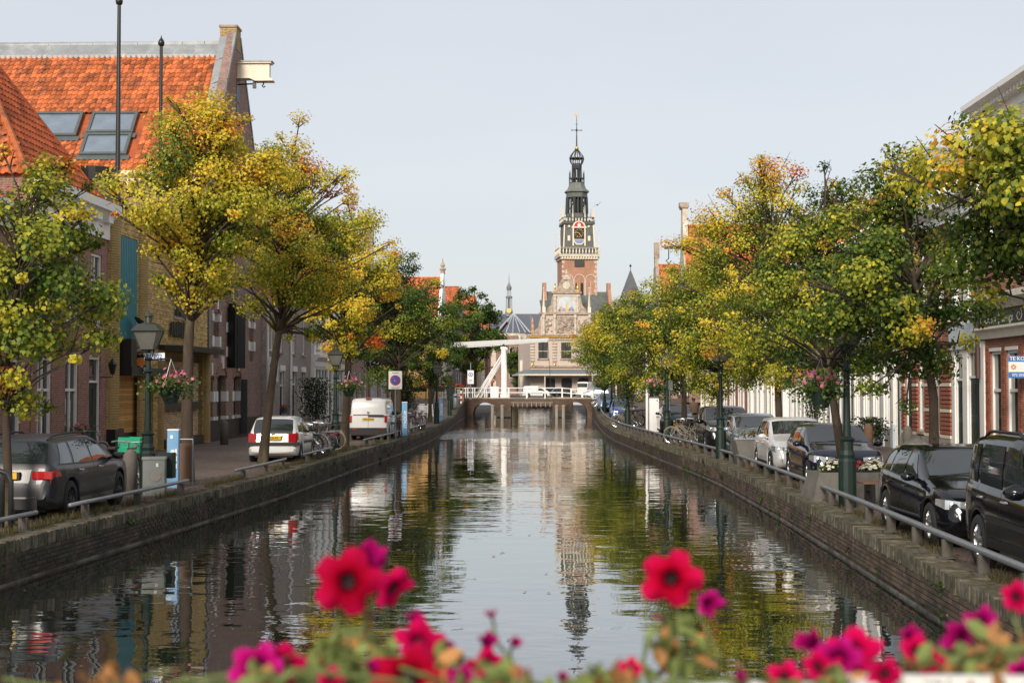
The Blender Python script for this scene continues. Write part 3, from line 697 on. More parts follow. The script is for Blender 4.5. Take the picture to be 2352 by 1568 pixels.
# ---- yellow brick building with the atelier sign
def yellow_house():
    W, H, D = 13.6, 8.45, 9.0; y0 = 46.3
    r = thing('workshop_building', 'yellow brick workshop with teal corrugated bay, black canopy and flat roof', 'building', (XL, y0, 0), R(90))
    holes = [(.95, 3.25, 3.83, 7.45), (.95, 5.4, 0.0, 2.7), (8.2, 11.0, 5.05, 7.2), (6.1, 12.9, .0, 3.7)]
    body(r, W, D, H, holes, B_YEL, rev=.4)
    # projecting courses: every course of the ribbed brickwork is a strip of its own
    zs = 0.0; ch = .085; big = [h for h in holes]
    k = 0
    while zs + ch < H:
        mb = MB(); iv = [(0.0, W)]
        for a, b, c, d in big:
            if zs + ch > c and zs < d:
                iv = [q for (p0, p1) in iv for q in ((p0, min(p1, a)), (max(p0, b), p1)) if q[1] - q[0] > .02]
        out = .03 + (.012 if k % 2 else 0)
        for p0, p1 in iv:
            x = p0
            while x < p1 - .01:
                x1 = min(p1, x + .24 + (.12 if k % 2 and x == p0 else 0)); mb.box(x+.004, x1-.004, -out + rng.uniform(-.004, .004), -.001, zs+.011, zs+ch, a=rng.random()); x = x1
        if mb.f: mb.build('brick_course', M_YB, r, attr=True)
        zs += ch; k += 1
    # rounded piers
    for x0, x1 in ((.0, .9), (3.35, 4.2), (6.0, 6.2), (12.95, 13.55)):
        mb = MB(); z = 0.0
        while z < (H if x1 < 5 else 3.7):
            n = 8; c = (x0+x1)/2; ra = (x1-x0)/2
            mb.prism([(c - ra*math.cos(math.pi*i/n), -.03 - .22*math.sin(math.pi*i/n)) for i in range(n+1)], 'z', z+.012, z+ch); z += ch
        mb.build('rounded_pier', M_YB, r, kind='stuff')
    # teal corrugated bay
    mb = MB(); n = 12; a, b = .95, 3.25; pts = []
    for i in range(n):
        x0 = a + (b-a)*i/n; w_ = (b-a)/n
        pts += [(x0, .06), (x0+w_*.3, .0), (x0+w_*.6, .0), (x0+w_*.9, .06)]
    vs = [(x, y-.05, z) for z in (3.83, 7.45) for x, y in pts]; m = len(pts)
    mb.add(vs, [(i, i+1, m+i+1, m+i) for i in range(m-1)]); mb.build('corrugated_panel', M_TEAL, r)
    # black canopy boxes and recesses
    mb = MB(); mb.box(.95, 5.4, -.55, .3, 2.72, 3.0); mb.box(.95, 1.02, -.1, .3, 0, 2.72); mb.build('black_canopy', M_BLACK, r)
    mb = MB(); mb.box(.95, 1.6, -.52, -.12, 3.0, 3.95); mb.build('black_roller_box', M_BLACK, r)
    mb = MB(); mb.prism([(6.0, -.05), (13.2, -.05), (13.2, -.75), (12.8, -.95), (7.2, -.95), (6.0, -.3)], 'z', 3.7, 3.9); mb.build('entrance_canopy', M_BLACK, r)
    mb = MB(); z = .75
    while z < 2.7: mb.box(1.05, 5.38, .12, .2, z+.012, z+.085, a=rng.random()); z += .085
    mb.build('recessed_brickwork', M_YB2, r, attr=True, kind='stuff')
    mb = MB(); mb.box(1.05, 5.38, .1, .22, 0, .75); mb.box(6.9, 12.8, -.08, .3, .02, .35); mb.box(6.9, 12.6, -.03, .21, 1.45, 1.75); mb.box(.0, .95, -.3, 0, 0, .95); mb.build('black_plinth', M_BLACK, r)
    mb = MB(); mb.box(6.1, 6.95, .1, .16, .05, 2.75); 
    for z in (.2, 1.0, 1.8): mb.box(6.2, 6.85, .08, .1, z, z+.6)
    d = mb.build('door', M_MAUVE, r); g = MB(); g.box(6.3, 6.75, .06, .08, 1.2, 2.5); g.build('pane', M_GLASS, d)
    mb = MB(); z = .35; k = 0
    while z < 3.3:
        x = 7.0 + (.12 if k % 2 else 0)
        while x < 12.7:
            mb.box(x, min(12.8, x+.225), .14, .2, z+.012, z+.085, a=rng.random()); x += .24
        z += .085; k += 1
    mb.build('entrance_brickwork', M_PB, r, attr=True, kind='stuff')
    window(r, 8.2, 11.0, 5.05, 7.2, 'bars', fm=mk('grey_iron_frame', (.10, .11, .125), .5), rev=.2)
    mb = MB(); mb.box(0, W, -.12, .35, H, H+.2); mb.build('roof_coping', M_BLACK, r)
    mb = MB(); z = H + .2
    # round stair turret with a black cap
    mb = MB(); z = H - .2
    while z < 9.2: mb.lathe([(.6, z+.012), (.6, z+.085)], (.55, .62, 0), 20, m=0); z += .085
    t_ = mb.build('stair_turret', M_YB, r, kind='stuff'); c = MB(); c.lathe([(.57, H-.2), (.57, 9.3)], (.55, .62, 0), 20); c.lathe([(.70, 9.15), (.72, 9.6), (.6, 9.62)], (.55, .62, 0), 20); c.build('turret_cap', M_BLACK, t_)
    # cream roof box and dark lettering
    mb = MB(); mb.box(2.5, 7.5, 3.0, 6.0, H+.2, H+1.5); mb.build('roof_box', M_CREAM, r)
    mb = MB()
    for i in range(14): x = 7.4 + i*.25; mb.box(x, x+.16, -.16, -.1, 4.25 + rng.uniform(0, .12), 4.75 + rng.uniform(0, .15))
    mb.box(7.3, 11.0, -.14, -.12, 4.3, 4.36); mb.build('iron_lettering', M_BLACK, r)
    # satellite dish
    mb = MB(); mb.lathe([(.02, .08), (.25, .05), (.42, 0), (.43, .02)], (0, 0, 0), 16); mb.tube([(0, 0, .05), (0, .0, -.5)], .02, 6)
    o = mb.build('satellite_dish', M_BLACK, r, smooth=True); o.matrix_basis = TM((2.3, -.55, 4.45), R(35), R(25), 0)
    return r
M_YB = mk('yellow_brick', (.56, .40, .17), .8, var=.15, vscale=1.2, attr=.28, col2=(.38, .27, .12), c2=(.5, .68), c2scale=.7, bump=.2, spec=.2)
M_YB2 = mk('orange_yellow_brick', (.60, .34, .12), .8, var=.18, vscale=1.5, attr=.3, spec=.2)
M_PB = mk('pale_brick', (.58, .41, .26), .8, var=.12, vscale=2, attr=.25, spec=.2)
yellow_house()
def flagpole(x, y, ztop, label):
    z0 = 8.2; mb = MB(); mb.tube([(0, 0, 0), (0, 0, 1.2), (0, 0, ztop-z0-.35)], [.11, .085, .06], 10)
    r = thing('flagpole', label, 'flagpole', (x, y, z0), 0, 'black flagpoles on the yellow workshop'); mb.build('pole', M_BLACK, r)
    f = MB(); f.lathe([(.03, 0), (.11, .06), (.13, .16), (.09, .26), (.03, .34), (.001, .46)], (0, 0, ztop-z0-.36), 10); f.build('finial', M_BLACK, r, smooth=True)
    b = MB(); b.box(-.16, .16, -.2, .2, .1, .35); b.box(-.16, .16, -.2, .2, .9, 1.1); b.build('wall_bracket', M_BLACK, r)
flagpole(-14.72, 48.0, 15.75, 'tall black flagpole beside the round turret, its tip at the picture edge')
flagpole(-14.72, 53.3, 15.6, 'black flagpole rising behind the yellow tree against the tile roof')

# ---- brown warehouse with the big orange roof
def warehouse():
    W, D, He, Hr, y0 = 11.4, 22.0, 11.4, 18.3, 59.9
    r = thing('warehouse', 'tall brown brick warehouse with big orange tile roof and hoist beam', 'warehouse', (XL, y0, 0), R(90))
    holes = [(3.9, 5.4, 3.2, 6.0), (.3, 1.15, .1, 2.75), (1.95, 3.65, .1, 2.85), (5.2, 6.6, .1, 2.85), (8.6, 9.5, 3.6, 5.6), (1.2, 2.2, 3.6, 5.6)]
    body(r, W, D, He, holes, B_BROWN, rev=.25)
    # gable with shoulders
    g = MB(); n = 12
    poly = [(0, He), (W, He)] + [(W - (W/2-.45)*t_, He + (Hr+.55-He)*t_) for t_ in np.linspace(0, 1, 5)] + [((W/2-.45)*t_, He + (Hr+.55-He)*t_) for t_ in np.linspace(1, 0, 5)]
    g.prism([(p[0], p[1]) for p in poly], 'y', 0.0, .38); g.build('gable', B_BROWN, r)
    # lead-clad gable edge (faces the roof) and yellow brick chimney at the apex
    for sgn in (0, 1):
        e = MB(); p0 = (-.02, He-.3); p1 = (W/2-.45, Hr+.5)
        if sgn: p0, p1 = (W-p0[0], p0[1]), (W-p1[0], p1[1])
        for k in range(6):
            a0 = Vector((p0[0], 0, p0[1])).lerp(Vector((p1[0], 0, p1[1])), k/6); a1 = Vector((p0[0], 0, p0[1])).lerp(Vector((p1[0], 0, p1[1])), (k+.97)/6)
            dx = -.07 if not sgn else .07
            e.add([(a0.x+dx, -.03, a0.z), (a0.x+dx, .75, a0.z-.25), (a1.x+dx, .75, a1.z-.25), (a1.x+dx, -.03, a1.z), (a0.x, -.03, a0.z-.2), (a1.x, -.03, a1.z-.2)],
                  [(0, 1, 2, 3), (3, 2, 1, 0)][:1] + [(4, 0, 3, 5)])
        e.build('gable_flashing', M_LEAD, r)
    c = MB(); c.box(W/2-.45, W/2+.45, -.02, .75, Hr-.3, Hr+.72); o = c.build('chimney', B_YEL, r)
    c = MB(); c.box(W/2-.5, W/2+.5, -.06, .8, Hr+.72, Hr+.82); c.build('chimney_cap', M_STONE2, o)
    # arched niches in the gable
    for x, z, h in ((W/2, 13.3, 2.2), (W/2-2.2, 11.9, 1.6), (W/2+2.2, 11.9, 1.6), (W/2, 15.6, .9)):
        a = MB(); a.prism([(x-.35, z), (x+.35, z), (x+.35, z+h-.3)] + [(x+.35*math.cos(math.pi*i/6), z+h-.3+.35*math.sin(math.pi*i/6)) for i in range(1, 6)] + [(x-.35, z+h-.3)], 'y', -.015, .1)
        q = a.build('arched_window', M_SHUTTER, r)
    # roof: tiles on the slope that faces the camera are single tiles
    base = MB(); base.add([(0, .4, He), (W/2, .4, Hr), (W, .4, He), (0, D, He), (W/2, D, Hr-.25), (W, D, He)], [(0, 1, 4, 3), (1, 2, 5, 4)])
    ro = base.build('roof', M_TILED, r)
    p0 = Vector((0, .45, He)); us = Vector((W/2, 0, Hr-He)); S_ = us.length; us.normalize(); ux = Vector((0, 1, 0)); nm = us.cross(ux); 
    if nm.z < 0: nm = -nm
    tw, th = .245, .31; tm = pantile(tw, th, M_TILE); rest = MB(); k = 0
    # tile local x must run right to left as seen from the camera: towards the canal
    Mb = Matrix((-ux, us, nm)).transposed().to_4x4()
    if Mb.to_3x3().determinant() < 0: Mb = Matrix((ux, us, nm)).transposed().to_4x4()
    skyl = [(6.15, 8.35, 2.35, 3.95), (3.7, 5.75, 2.55, 3.95), (3.7, 5.75, 1.1, 2.5)]   # along ridge, up the slope
    cells = []
    for j in range(int(S_/th)):
        for i in range(int((D-8.5)/tw)):
            u = .5 + i*tw; s_ = j*th
            if any(a-.2 < u+tw*.5 < b+.2 and c-.22 < s_+th*.5 < d+.12 for a, b, c, d in skyl): continue
            if s_ < S_-.66: cells.append((u, s_, j, i))
    cells.sort(key=lambda q: (abs(q[0]-5.5) + (8.7-q[1])*.25))
    for k, (u, s_, j, i) in enumerate(cells):
        P = Vector((0, u + tw*.5, He)) + us*s_ + nm*(.03 + rng.uniform(-.006, .006))
        M4 = Matrix.Translation(P) @ Mb @ Matrix.Rotation(rng.uniform(-.02, .02), 4, 'Z')
        if k < 300: link_mesh('roof_tile', tm, ro, M4)
        else: rest_add(rest, tm, M4)
    rest.build('roof_tiles_beyond', M_TILE, ro, kind='stuff', attr=True)
    rd = MB()
    for k in range(20): rd.box(W/2-.16, W/2+.16, .5+k*1.05, .5+k*1.05+1.03, Hr-.25-k*.012, Hr+.16-k*.012)
    rd.prism([(W/2-.66, Hr-.58), (W/2, Hr+.18), (W/2, Hr-.1), (W/2-.66, Hr-.74)], 'y', .5, D); rd.build('ridge_flashing', M_LEAD, ro)
    # skylights
    for a, b, c, d in skyl:
        M4 = Matrix.Translation(Vector((0, a, He)) + us*c + nm*.06) @ Matrix((ux, us, -nm if (ux.cross(us)).dot(nm) < 0 else nm)).transposed().to_4x4()
        wv, hv = b-a, d-c; sgn = -1 if (ux.cross(us)).dot(nm) < 0 else 1; t = .13
        f = MB(); f.box(0, t, 0, hv, 0, sgn*.13); f.box(wv-t, wv, 0, hv, 0, sgn*.13); f.box(t, wv-t, 0, t, 0, sgn*.13); f.box(t, wv-t, hv-t, hv, 0, sgn*.13)
        f.box(-.15, wv+.15, -.28, -.002, 0, sgn*.05)
        o = f.build('skylight', mk('skylight_frame', (.085, .10, .10), .45), ro); o.matrix_basis = M4
        g = MB(); g.box(t, wv-t, t, hv-t, sgn*.05, sgn*.065); g.build('pane', M_SKYGL, o)
    # white eaves gutter
    e = MB(); e.prism([(-.5, He-.1), (-.5, He+.08), (-.05, He+.08), (-.05, He-.35), (-.3, He-.35), (-.3, He-.1)], 'y', .4, D-6); e.build('eaves_gutter', M_CREAM, r)
    for k in range(7):
        b_ = MB(); b_.box(-.3, -.002, 1.5+k*1.8, 1.7+k*1.8, He-.8, He-.36); b_.build('eaves_bracket', M_CREAM, r)
    # hoist beam: I-shaped cream box with hook
    hx = W/2; hb = MB(); zt = 17.45
    hb.box(hx-.28, hx+.28, -1.6, .0, zt-.07, zt); hb.box(hx-.17, hx+.17, -1.5, 0, zt-.72, zt-.07); hb.prism([(0, zt-.78), (-.6, zt-.78), (-.85, zt-.9), (-1.68, zt-.9), (-1.68, zt-.84), (-1.5, zt-.72), (0, zt-.72)], 'x', hx-.28, hx+.28)
    o = hb.build('hoist_beam', M_CREAM, r)
    q = MB(); q.box(hx-.32, hx+.32, -1.65, .05, zt, zt+.05); q.build('beam_cover', M_LEAD, o)
    q = MB(); q.tube([(hx, 0, zt-1.02), (hx, -.85, zt-.98)], .035, 6); q.box(hx-.07, hx+.07, -.85, -.7, zt-1.2, zt-.9)
    q.tube([(hx, -1.2, zt-.9), (hx, -1.2, zt-1.02), (hx, -1.13, zt-1.08), (hx, -1.2, zt-1.16), (hx, -1.28, zt-1.1)], .03, 6); q.build('hoist_hook', M_BLACK, o)
    # arched surrounds, stone blocks, shutters
    for a, b, c, d in holes:
        x = (a+b)/2; ra = (b-a)/2
        s = MB()
        for i in range(9):
            a0, a1 = math.pi*i/9, math.pi*(i+.93)/9
            s.prism([(x+ra*math.cos(a0), d-.1+ra*.55*math.sin(a0)), (x+(ra+.25)*math.cos(a0), d-.1+(ra+.25)*.6*math.sin(a0)), (x+(ra+.25)*math.cos(a1), d-.1+(ra+.25)*.6*math.sin(a1)), (x+ra*math.cos(a1), d-.1+ra*.55*math.sin(a1))], 'y', -.05, .02)
        o = s.build('brick_arch', B_RED, r)
        kst = MB(); kst.box(x-.1, x+.1, -.09, .0, d-.12+ra*.5, d+.42+ra*.5); kst.build('keystone', M_WHITE, o)
        for xx in (a-.3, b):
            for z in ((c+.5, c+.95), (c+1.6, c+2.05)):
                kk = MB(); kk.box(xx + (-.012 if xx >= b else .0), xx+.3 + (.012 if xx < a else 0), -.045, .235, z[0], z[1]); kk.build('stone_block', M_WHITE, o)
        dm = MB(); dm.box(a, b, .24, .32, c, d)
        for z in (c+.15, c+(d-c)*.55): dm.box(a+.12, b-.12, .22, .24, z, z+(d-c)*.36)
        dm.build('door' if c < .5 else 'loading_door', M_SHUTTER, r)
    for a, b, z0_, z1_ in ((3.9, 3.45, 3.2, 6.1), (5.4, 5.85, 3.2, 6.1), (6.6, 6.9, .15, 2.7)):
        s = MB(); d = abs(b-a); s.box(0, d, -.05, 0, z0_, z1_); s.box(.08, d-.08, -.07, -.05, z0_+.15, z0_+(z1_-z0_)*.45); s.box(.08, d-.08, -.07, -.05, z0_+(z1_-z0_)*.52, z1_-.15)
        o = s.build('shutter', M_SHUTTER, r); o.matrix_basis = TM((a, -.03, 0), 0, 0, R(-62) if b > a else R(180+62))
    mb = MB(); mb.box(-.05, .0, -.05, .0, 0, He); mb.box(0, W, -.06, 0, 0, .9); mb.build('plinth', M_BLACK, r)
    m2 = MB(); m2.tube([(.15, -.08, .2), (.15, -.08, He)], .05, 6); m2.build('drainpipe', M_STEEL, r)
    return r
warehouse()

# ---- further left bank
g4 = house('grey-brown brick house with small white windows behind the white hatchback', 'L', -14.3, 71.4, 13.6, 9.4, B_GREY,
      [(1.0, 2.0, 4.2, 6.6, 'sash', {'curtain': .5}), (3.6, 4.6, 4.2, 6.6), (7.4, 8.4, 4.2, 6.6, 'sash', {'curtain': .4}), (10.6, 11.6, 4.2, 6.6),
       (.8, 2.1, .9, 3.2, 'sash', {'curtain': .4}), (3.9, 5.0, .05, 3.2, 'door'), (7.6, 8.8, .05, 3.3, 'door'), (10.4, 11.7, .9, 3.3, 'sash', {'curtain': .6})],
      roof=dict(Hr=13.0), plinth=.35)
for x in (.8, 3.8, 7.5, 10.3):
    mb = MB(); mb.box(x, x+1.4, -.06, 0, 3.2, 3.5); mb.build('lintel', M_WHITE, g4)
mb = MB(); mb.tube([(.1, -.1, .2), (.1, -.1, 9.4)], .06, 6); mb.tube([(6.6, -.1, .2), (6.6, -.1, 9.4)], .07, 6); mb.build('drainpipe', M_WHITE, g4)
chimney(g4, 6, 4.5, 12.4, 14.4)
s5 = house('white painted shop house with tall glazed shopfront on the left bank', 'L', -14.1, 85.1, 12.8, 9.2, M_WHITE,
      grid(12.8, 5, 4.6, 7.4, 1.2, 'cross') + [(.6, 5.4, .5, 3.5, 'shop'), (5.9, 7.1, .05, 3.5, 'door'), (7.6, 12.2, .5, 3.5, 'shop')], roof=dict(Hr=12.6), corn=(8.5, 9.25))
cornice(s5, 12.8, 3.6, 4.3, .35)
h6 = house('brown brick house with white sash windows beyond the white shop', 'L', -14.0, 98.0, 11.8, 9.0, B_BROWN,
      grid(11.8, 4, 4.5, 7.0, 1.2, 'sash') + grid(11.8, 4, .8, 3.4, 1.4, 'cross'), roof=dict(Hr=12.4), corn=(8.4, 9.05))
h7 = house('dark red brick house with white framed shopfront near the parking sign', 'L', -13.9, 109.9, 12, 9.8, B_DKRED,
      grid(12, 4, 5.0, 7.8, 1.3, 'cross') + [(.5, 5.2, .4, 3.6, 'shop'), (5.6, 6.8, .05, 3.6, 'door'), (7.2, 11.5, .4, 3.6, 'shop')], roof=dict(Hr=13.6), corn=(9.1, 9.9))
band(h7, 12, 3.7, 4.3, .12)
h8 = house('brick house with tall white chimney close to the drawbridge', 'L', -13.8, 122.0, 13, 9.5, B_RED,
      grid(13, 4, 5.0, 7.6, 1.3) + grid(13, 4, .7, 3.4, 1.6, 'cross'), roof=dict(Hr=13.4), corn=(8.9, 9.55))
chimney(h8, 4, 2.2, 10, 16.2, .85, .7, M_STONE2)
h9 = house('house with orange roof and white edged gable beyond the drawbridge', 'L', -12.9, 168.0, 11, 9.8, M_CREAM,
      grid(11, 3, 5.6, 8.0, 1.4, 'cross') + grid(11, 3, .8, 3.6, 2.0, 'cross'), D=14, roof=dict(Hr=15.0, axis='y'))
g = MB(); g.prism([(0, 9.8), (11, 9.8), (5.9, 15.5), (5.1, 15.5)], 'y', -.05, .3); g.build('gable', M_WHITE, h9)
g = MB(); g.lathe([(.28, 0), (.28, .5), (.4, .55), (.4, .7), (.15, .8), (.3, 1.1), (.1, 1.5), (.02, 2.0)], (5.5, .1, 15.4), 8); g.build('finial', M_STONE2, h9)
house('ochre plastered house with brown awnings before the orange roofed gable', 'L', -12.6, 152.0, 15.5, 8.2, mk('ochre_plaster', (.52, .30, .10), .8), grid(15.5, 4, 4.6, 7.0, 1.3, 'cross') + grid(15.5, 3, .6, 3.4, 2.6, 'shop'), roof=dict(Hr=11))
h10 = house('dark purple timber fronted house with white window trim beyond the bridge', 'L', -12.9, 196.0, 15, 12.6, mk('dark_purple_boards', (.045, .032, .042), .6, zs=6),
      grid(15, 4, 8.8, 11.4, 1.3, 'cross') + grid(15, 4, 4.8, 7.6, 1.3, 'cross') + grid(15, 3, .8, 3.6, 2.4, 'shop'), roof=dict(Hr=16, axis='y', mat=M_TILE))
band(h10, 15, 4.1, 4.4, .1); band(h10, 15, 8.1, 8.4, .1); cornice(h10, 15, 12.0, 12.7, .4)
for k, (y, h, wm_, lb) in enumerate(((213, 11.5, B_RED, 'red brick gabled house deep along the far left bank'), (226, 13, B_BROWN, 'tall brown brick house near the cheese square on the left'), (240, 12, M_CREAM, 'cream plastered house behind the far bridge trees'), (254, 11, B_DKRED, 'dark brick house before the church choir'))):
    hh = house(lb, 'L', -12.4 + k*.5, y, 12.6, h, wm_, grid(12.6, 4, h-4.5, h-2, 1.3) + grid(12.6, 4, h-8.2, h-5.6, 1.3) + grid(12.6, 3, .7, 3.2, 2.2, 'shop'), roof=dict(Hr=h+3.5, axis='y' if k % 2 else 'x', detail=False))
    chimney(hh, 9, 3, h, h+5)
tb = thing('brick_house', 'tall narrow brown brick house end beside the white bridge post', 'house', (-11.2, 300, .7), 0)
body(tb, 4.6, 9, 12.5, [(2.8, 3.6, 7.5, 10), (2.8, 3.6, 3.6, 6)], B_BROWN); window(tb, 2.8, 3.6, 7.5, 10); window(tb, 2.8, 3.6, 3.6, 6); gable_roof(tb, 4.6, 9, 12.5, 15.5, wallm=B_BROWN, axis='y', detail=False)
yb = thing('corner_house', 'small pale yellow house at the left of the weigh house', 'house', (-5.8, 283, .7), 0)
body(yb, 3.4, 7, 6.9, [(.9, 1.7, 3.4, 5.4), (.9, 1.7, .6, 2.6)], M_CREAM); window(yb, .9, 1.7, 3.4, 5.4, fm=M_BLACK); window(yb, .9, 1.7, .6, 2.6); cornice(yb, 3.4, 6.4, 6.95, .25)

# ---- right bank
XR = 13.3
def shop_right():
    W, H, y1 = 15.0, 10.6, 44.0
    lo = [(.75, 1.75, .76, 3.4, 'sash', {'curtain': .35}), (2.25, 3.25, .76, 3.4, 'sash', {'curtain': .35}), (3.75, 5.1, .05, 3.5, 'door'), (5.7, 6.8, .76, 3.4), (7.6, 8.7, .76, 3.4), (9.6, 13.6, .4, 3.5, 'shop')]
    up = grid(15, 6, 6.0, 8.6, 1.15, 'sash')
    r = house('red brick corner shop house with white cornices and black signboard', 'R', XR, y1, W, H, B_RED, lo + up, D=10, corn=(10.3, 10.95, dict(out=.6, dentil=.3)), plinth=.5)
    for q in lo[:2] + lo[3:5]:
        s = MB(); s.box(q[0]-.12, q[1]+.12, -.1, -.001, q[2]-.28, q[2]-.095); s.build('blue_stone_sill', M_PALEBLUE, r)
        s = MB(); s.box(q[0]-.05, q[1]+.05, -.02, .04, q[3], q[3]+.1); s.build('lintel', M_WHITE, r)
    # courses of projecting bricks between the windows
    for k in range(44):
        z = .55 + k*.0685
        mb = MB(); iv = [(.12, W)]
        for q in lo:
            if z+.068 > q[2]-.3 and z < q[3]+.1: iv = [p for (a, b) in iv for p in ((a, min(b, q[0]-.13)), (max(a, q[1]+.13), b)) if p[1]-p[0] > .05]
        for a, b in iv:
            x = a + (.105 if k % 2 else 0)
            while x < b-.05: mb.box(x+.004, min(b, x+.21)-.004, -.014 + rng.uniform(-.004, .004), -.001, z+.008, z+.066, a=rng.random()); x += .21
        mb.build('brick_course', M_RB, r, attr=True)
    mb = MB(); mb.box(-.02, .3, -.06, -.001, 0, 3.75); mb.build('corner_pilaster', M_WHITE, r)
    # shop cornice and signboard
    mb = MB(); mb.prism([(0, 3.78), (-.14, 3.78), (-.2, 3.98), (-.3, 4.05), (-.3, 4.12), (0, 4.12)], 'x', -.1, W)
    mb.prism([(0, 4.62), (-.2, 4.62), (-.35, 4.8), (-.5, 4.86), (-.5, 5.02), (0, 5.14)], 'x', -.15, W); mb.build('shop_cornice', M_CREAMW, r)
    mb = MB(); mb.box(0.0, W, -.1, 0, 4.12, 4.62); s = mb.build('signboard', mk('signboard_black', (.018, .022, .026), .35), r)
    RX = R(90)
    text('sign_lettering', 'Corona', .34, M_CREAMW, s, TM((1.15, -.105, 4.34), RX), align='CENTER', shear=.15)
    text('sign_lettering', 'Lounge', .34, M_CREAMW, s, TM((2.7, -.105, 4.34), RX), align='CENTER', shear=.15)
    mb = MB(); mb.prism([(1.9, 4.18), (1.97, 4.18), (1.96, 4.36), (2.05, 4.42), (1.97, 4.47), (1.935, 4.57), (1.9, 4.47), (1.82, 4.42), (1.91, 4.36)], 'y', -.11, -.1)
    for x in (.35, 3.75):
        pts = [(x + .28*math.cos(t_)*(.3+.1*t_), -.108, 4.36 + .18*math.sin(t_)*(.3+.1*t_)) for t_ in np.linspace(0, 7.5, 22)]; mb.tube(pts, .012, 4)
    mb.build('sign_ornament', M_CREAMW, s)
    band(r, W, 9.3, 10.3, .05, M_CREAMW); band(r, W, 9.3, 9.42, .12, M_CREAMW)
    # dark drainpipe
    mb = MB(); mb.tube([(-.1, -.1, 2.6), (-.1, -.1, 9.5)], .09, 8); mb.build('drainpipe', mk('brown_pipe', (.07, .035, .03), .5), r)
    return r
M_RB = mk('red_brick', (.34, .105, .055), .85, var=.15, vscale=2, attr=.35, spec=.2)
M_CREAMW = mk('cream_white_paint', (.66, .63, .54), .5, var=.1, col2=(.42, .38, .30), c2=(.55, .75))
shop_right()
# for-sale board standing out from the wall
fs = thing('for_sale_board', 'blue and white for sale board on the red brick shop', 'sign', (12.68, 39.6, 2.58), 0)
mb = MB(); mb.box(0, .62, -.01, .01, 0, .17); mb.box(0, .62, -.01, .01, .45, .62); mb.build('blue_strip', mk('board_blue', (.05, .17, .45), .5), fs)
mb = MB(); mb.box(0, .62, -.0095, .0095, .17, .45); mb.build('white_panel', M_TEXTW, fs)
text('lettering', 'TE KOOP', .145, M_TEXTW, fs, TM((.33, -.012, .535), R(90)))
text('lettering', '072 202 41', .10, M_TEXTW, fs, TM((.32, -.012, .085), R(90)))
mb = MB()
for i in range(8):
    a = i*math.pi/4; mb.tube([(.13+.03*math.cos(a), -.013, .31+.03*math.sin(a)), (.13+.075*math.cos(a), -.013, .31+.075*math.sin(a))], .018, 5)
mb.build('sun_emblem', M_ORANGE, fs)

n2 = house('narrow white fronted house with tall double doors right of the striped house', 'R', XR, 47.4, 3.4, 8.6, M_WHITE,
      [(.35, 1.25, .1, 3.4, 'door'), (1.75, 3.05, .1, 3.5, 'door'), (.4, 1.4, 4.7, 6.9), (1.9, 2.9, 4.7, 6.9)], corn=(7.9, 8.65), roof=dict(Hr=11.2, detail=False, mat=M_SLATE))
band(n2, 3.4, 3.55, 4.35, .08, M_PALEBLUE)
def striped():
    W, H = 6.6, 8.4; w_ = [(.5, 1.6, .1, 3.6, 'door'), (2.35, 3.25, .75, 3.7), (4.3, 5.3, .75, 3.7)]
    up = grid(6.6, 3, 4.9, 7.2, 1.0)
    r = house('narrow house banded in red brick and pale stone with arched window heads', 'R', XR, 54.0, W, H, B_RED, w_ + up, corn=(7.8, 8.5, dict(out=.4)), plinth=.6)
    k = 0; z = .62
    while z < 3.7:
        x = 0.0
        for q in sorted(w_, key=lambda q: q[0]) + [(W, W, 0, 9)]:
            if q[0] > x + .1: mb = MB(); mb.box(x+.03, q[0]-.03, -.05, -.001, z, z+.11); mb.build('brick_band', M_RB2 if k % 6 else M_CREAM, r)
            x = q[1]
        z += .145; k += 1
    for q in w_:
        x = (q[0]+q[1])/2; ra = (q[1]-q[0])/2 + .12
        a = MB()
        for i in range(9):
            a0, a1 = math.pi*i/9, math.pi*(i+.92)/9
            a.prism([(x+ra*.7*math.cos(a0), q[3]+.02+ra*.6*math.sin(a0)), (x+(ra+.2)*math.cos(a0), q[3]+.02+(ra+.2)*.85*math.sin(a0)), (x+(ra+.2)*math.cos(a1), q[3]+.02+(ra+.2)*.85*math.sin(a1)), (x+ra*.7*math.cos(a1), q[3]+.02+ra*.6*math.sin(a1))], 'y', -.07, -.002)
        a.build('brick_arch', M_RB2, r)
        b = MB(); b.box(x-.07, x+.07, -.09, -.07, q[3]+.25, q[3]+.75); b.build('keystone', M_CREAM, r)
    band(r, W, 4.45, 4.6, .12, M_STONE)
    # slate mansard with a white pedimented dormer
    mb = MB(); mb.add([(0, .2, 8.5), (W, .2, 8.5), (W, 2.2, 10.9), (0, 2.2, 10.9), (0, 8, 10.9), (W, 8, 10.9)], [(0, 1, 2, 3), (3, 2, 5, 4), (0, 3, 4), (1, 5, 2)]); ro = mb.build('roof', M_SLATE, r)
    d = MB(); d.box(2.6, 4.0, .2, 2.2, 8.5, 9.9); d.box(2.4, 2.65, .05, .3, 8.5, 9.85); d.box(3.95, 4.2, .05, .3, 8.5, 9.85); d.box(2.3, 4.3, -.05, 2.3, 9.85, 10.0); d.prism([(2.3, 10.0), (4.3, 10.0), (3.3, 10.7)], 'y', -.05, 2.4)
    dd = d.build('dormer', M_WHITE, ro); g = MB(); g.box(2.8, 3.8, .17, .2, 8.7, 9.7); g.build('pane', M_GLASS, dd)
    mb = MB(); mb.prism([(2.2, 9.99), (3.3, 10.76), (4.4, 9.99), (4.4, 10.08), (3.3, 10.86), (2.2, 10.08)], 'y', -.12, 2.45); mb.build('pediment_roof', M_LEAD, dd)
    chimney(r, .5, 3, 10.5, 12.0, .6)
M_RB2 = mk('red_band_brick', (.30, .10, .06), .85, var=.25, vscale=6)
striped()
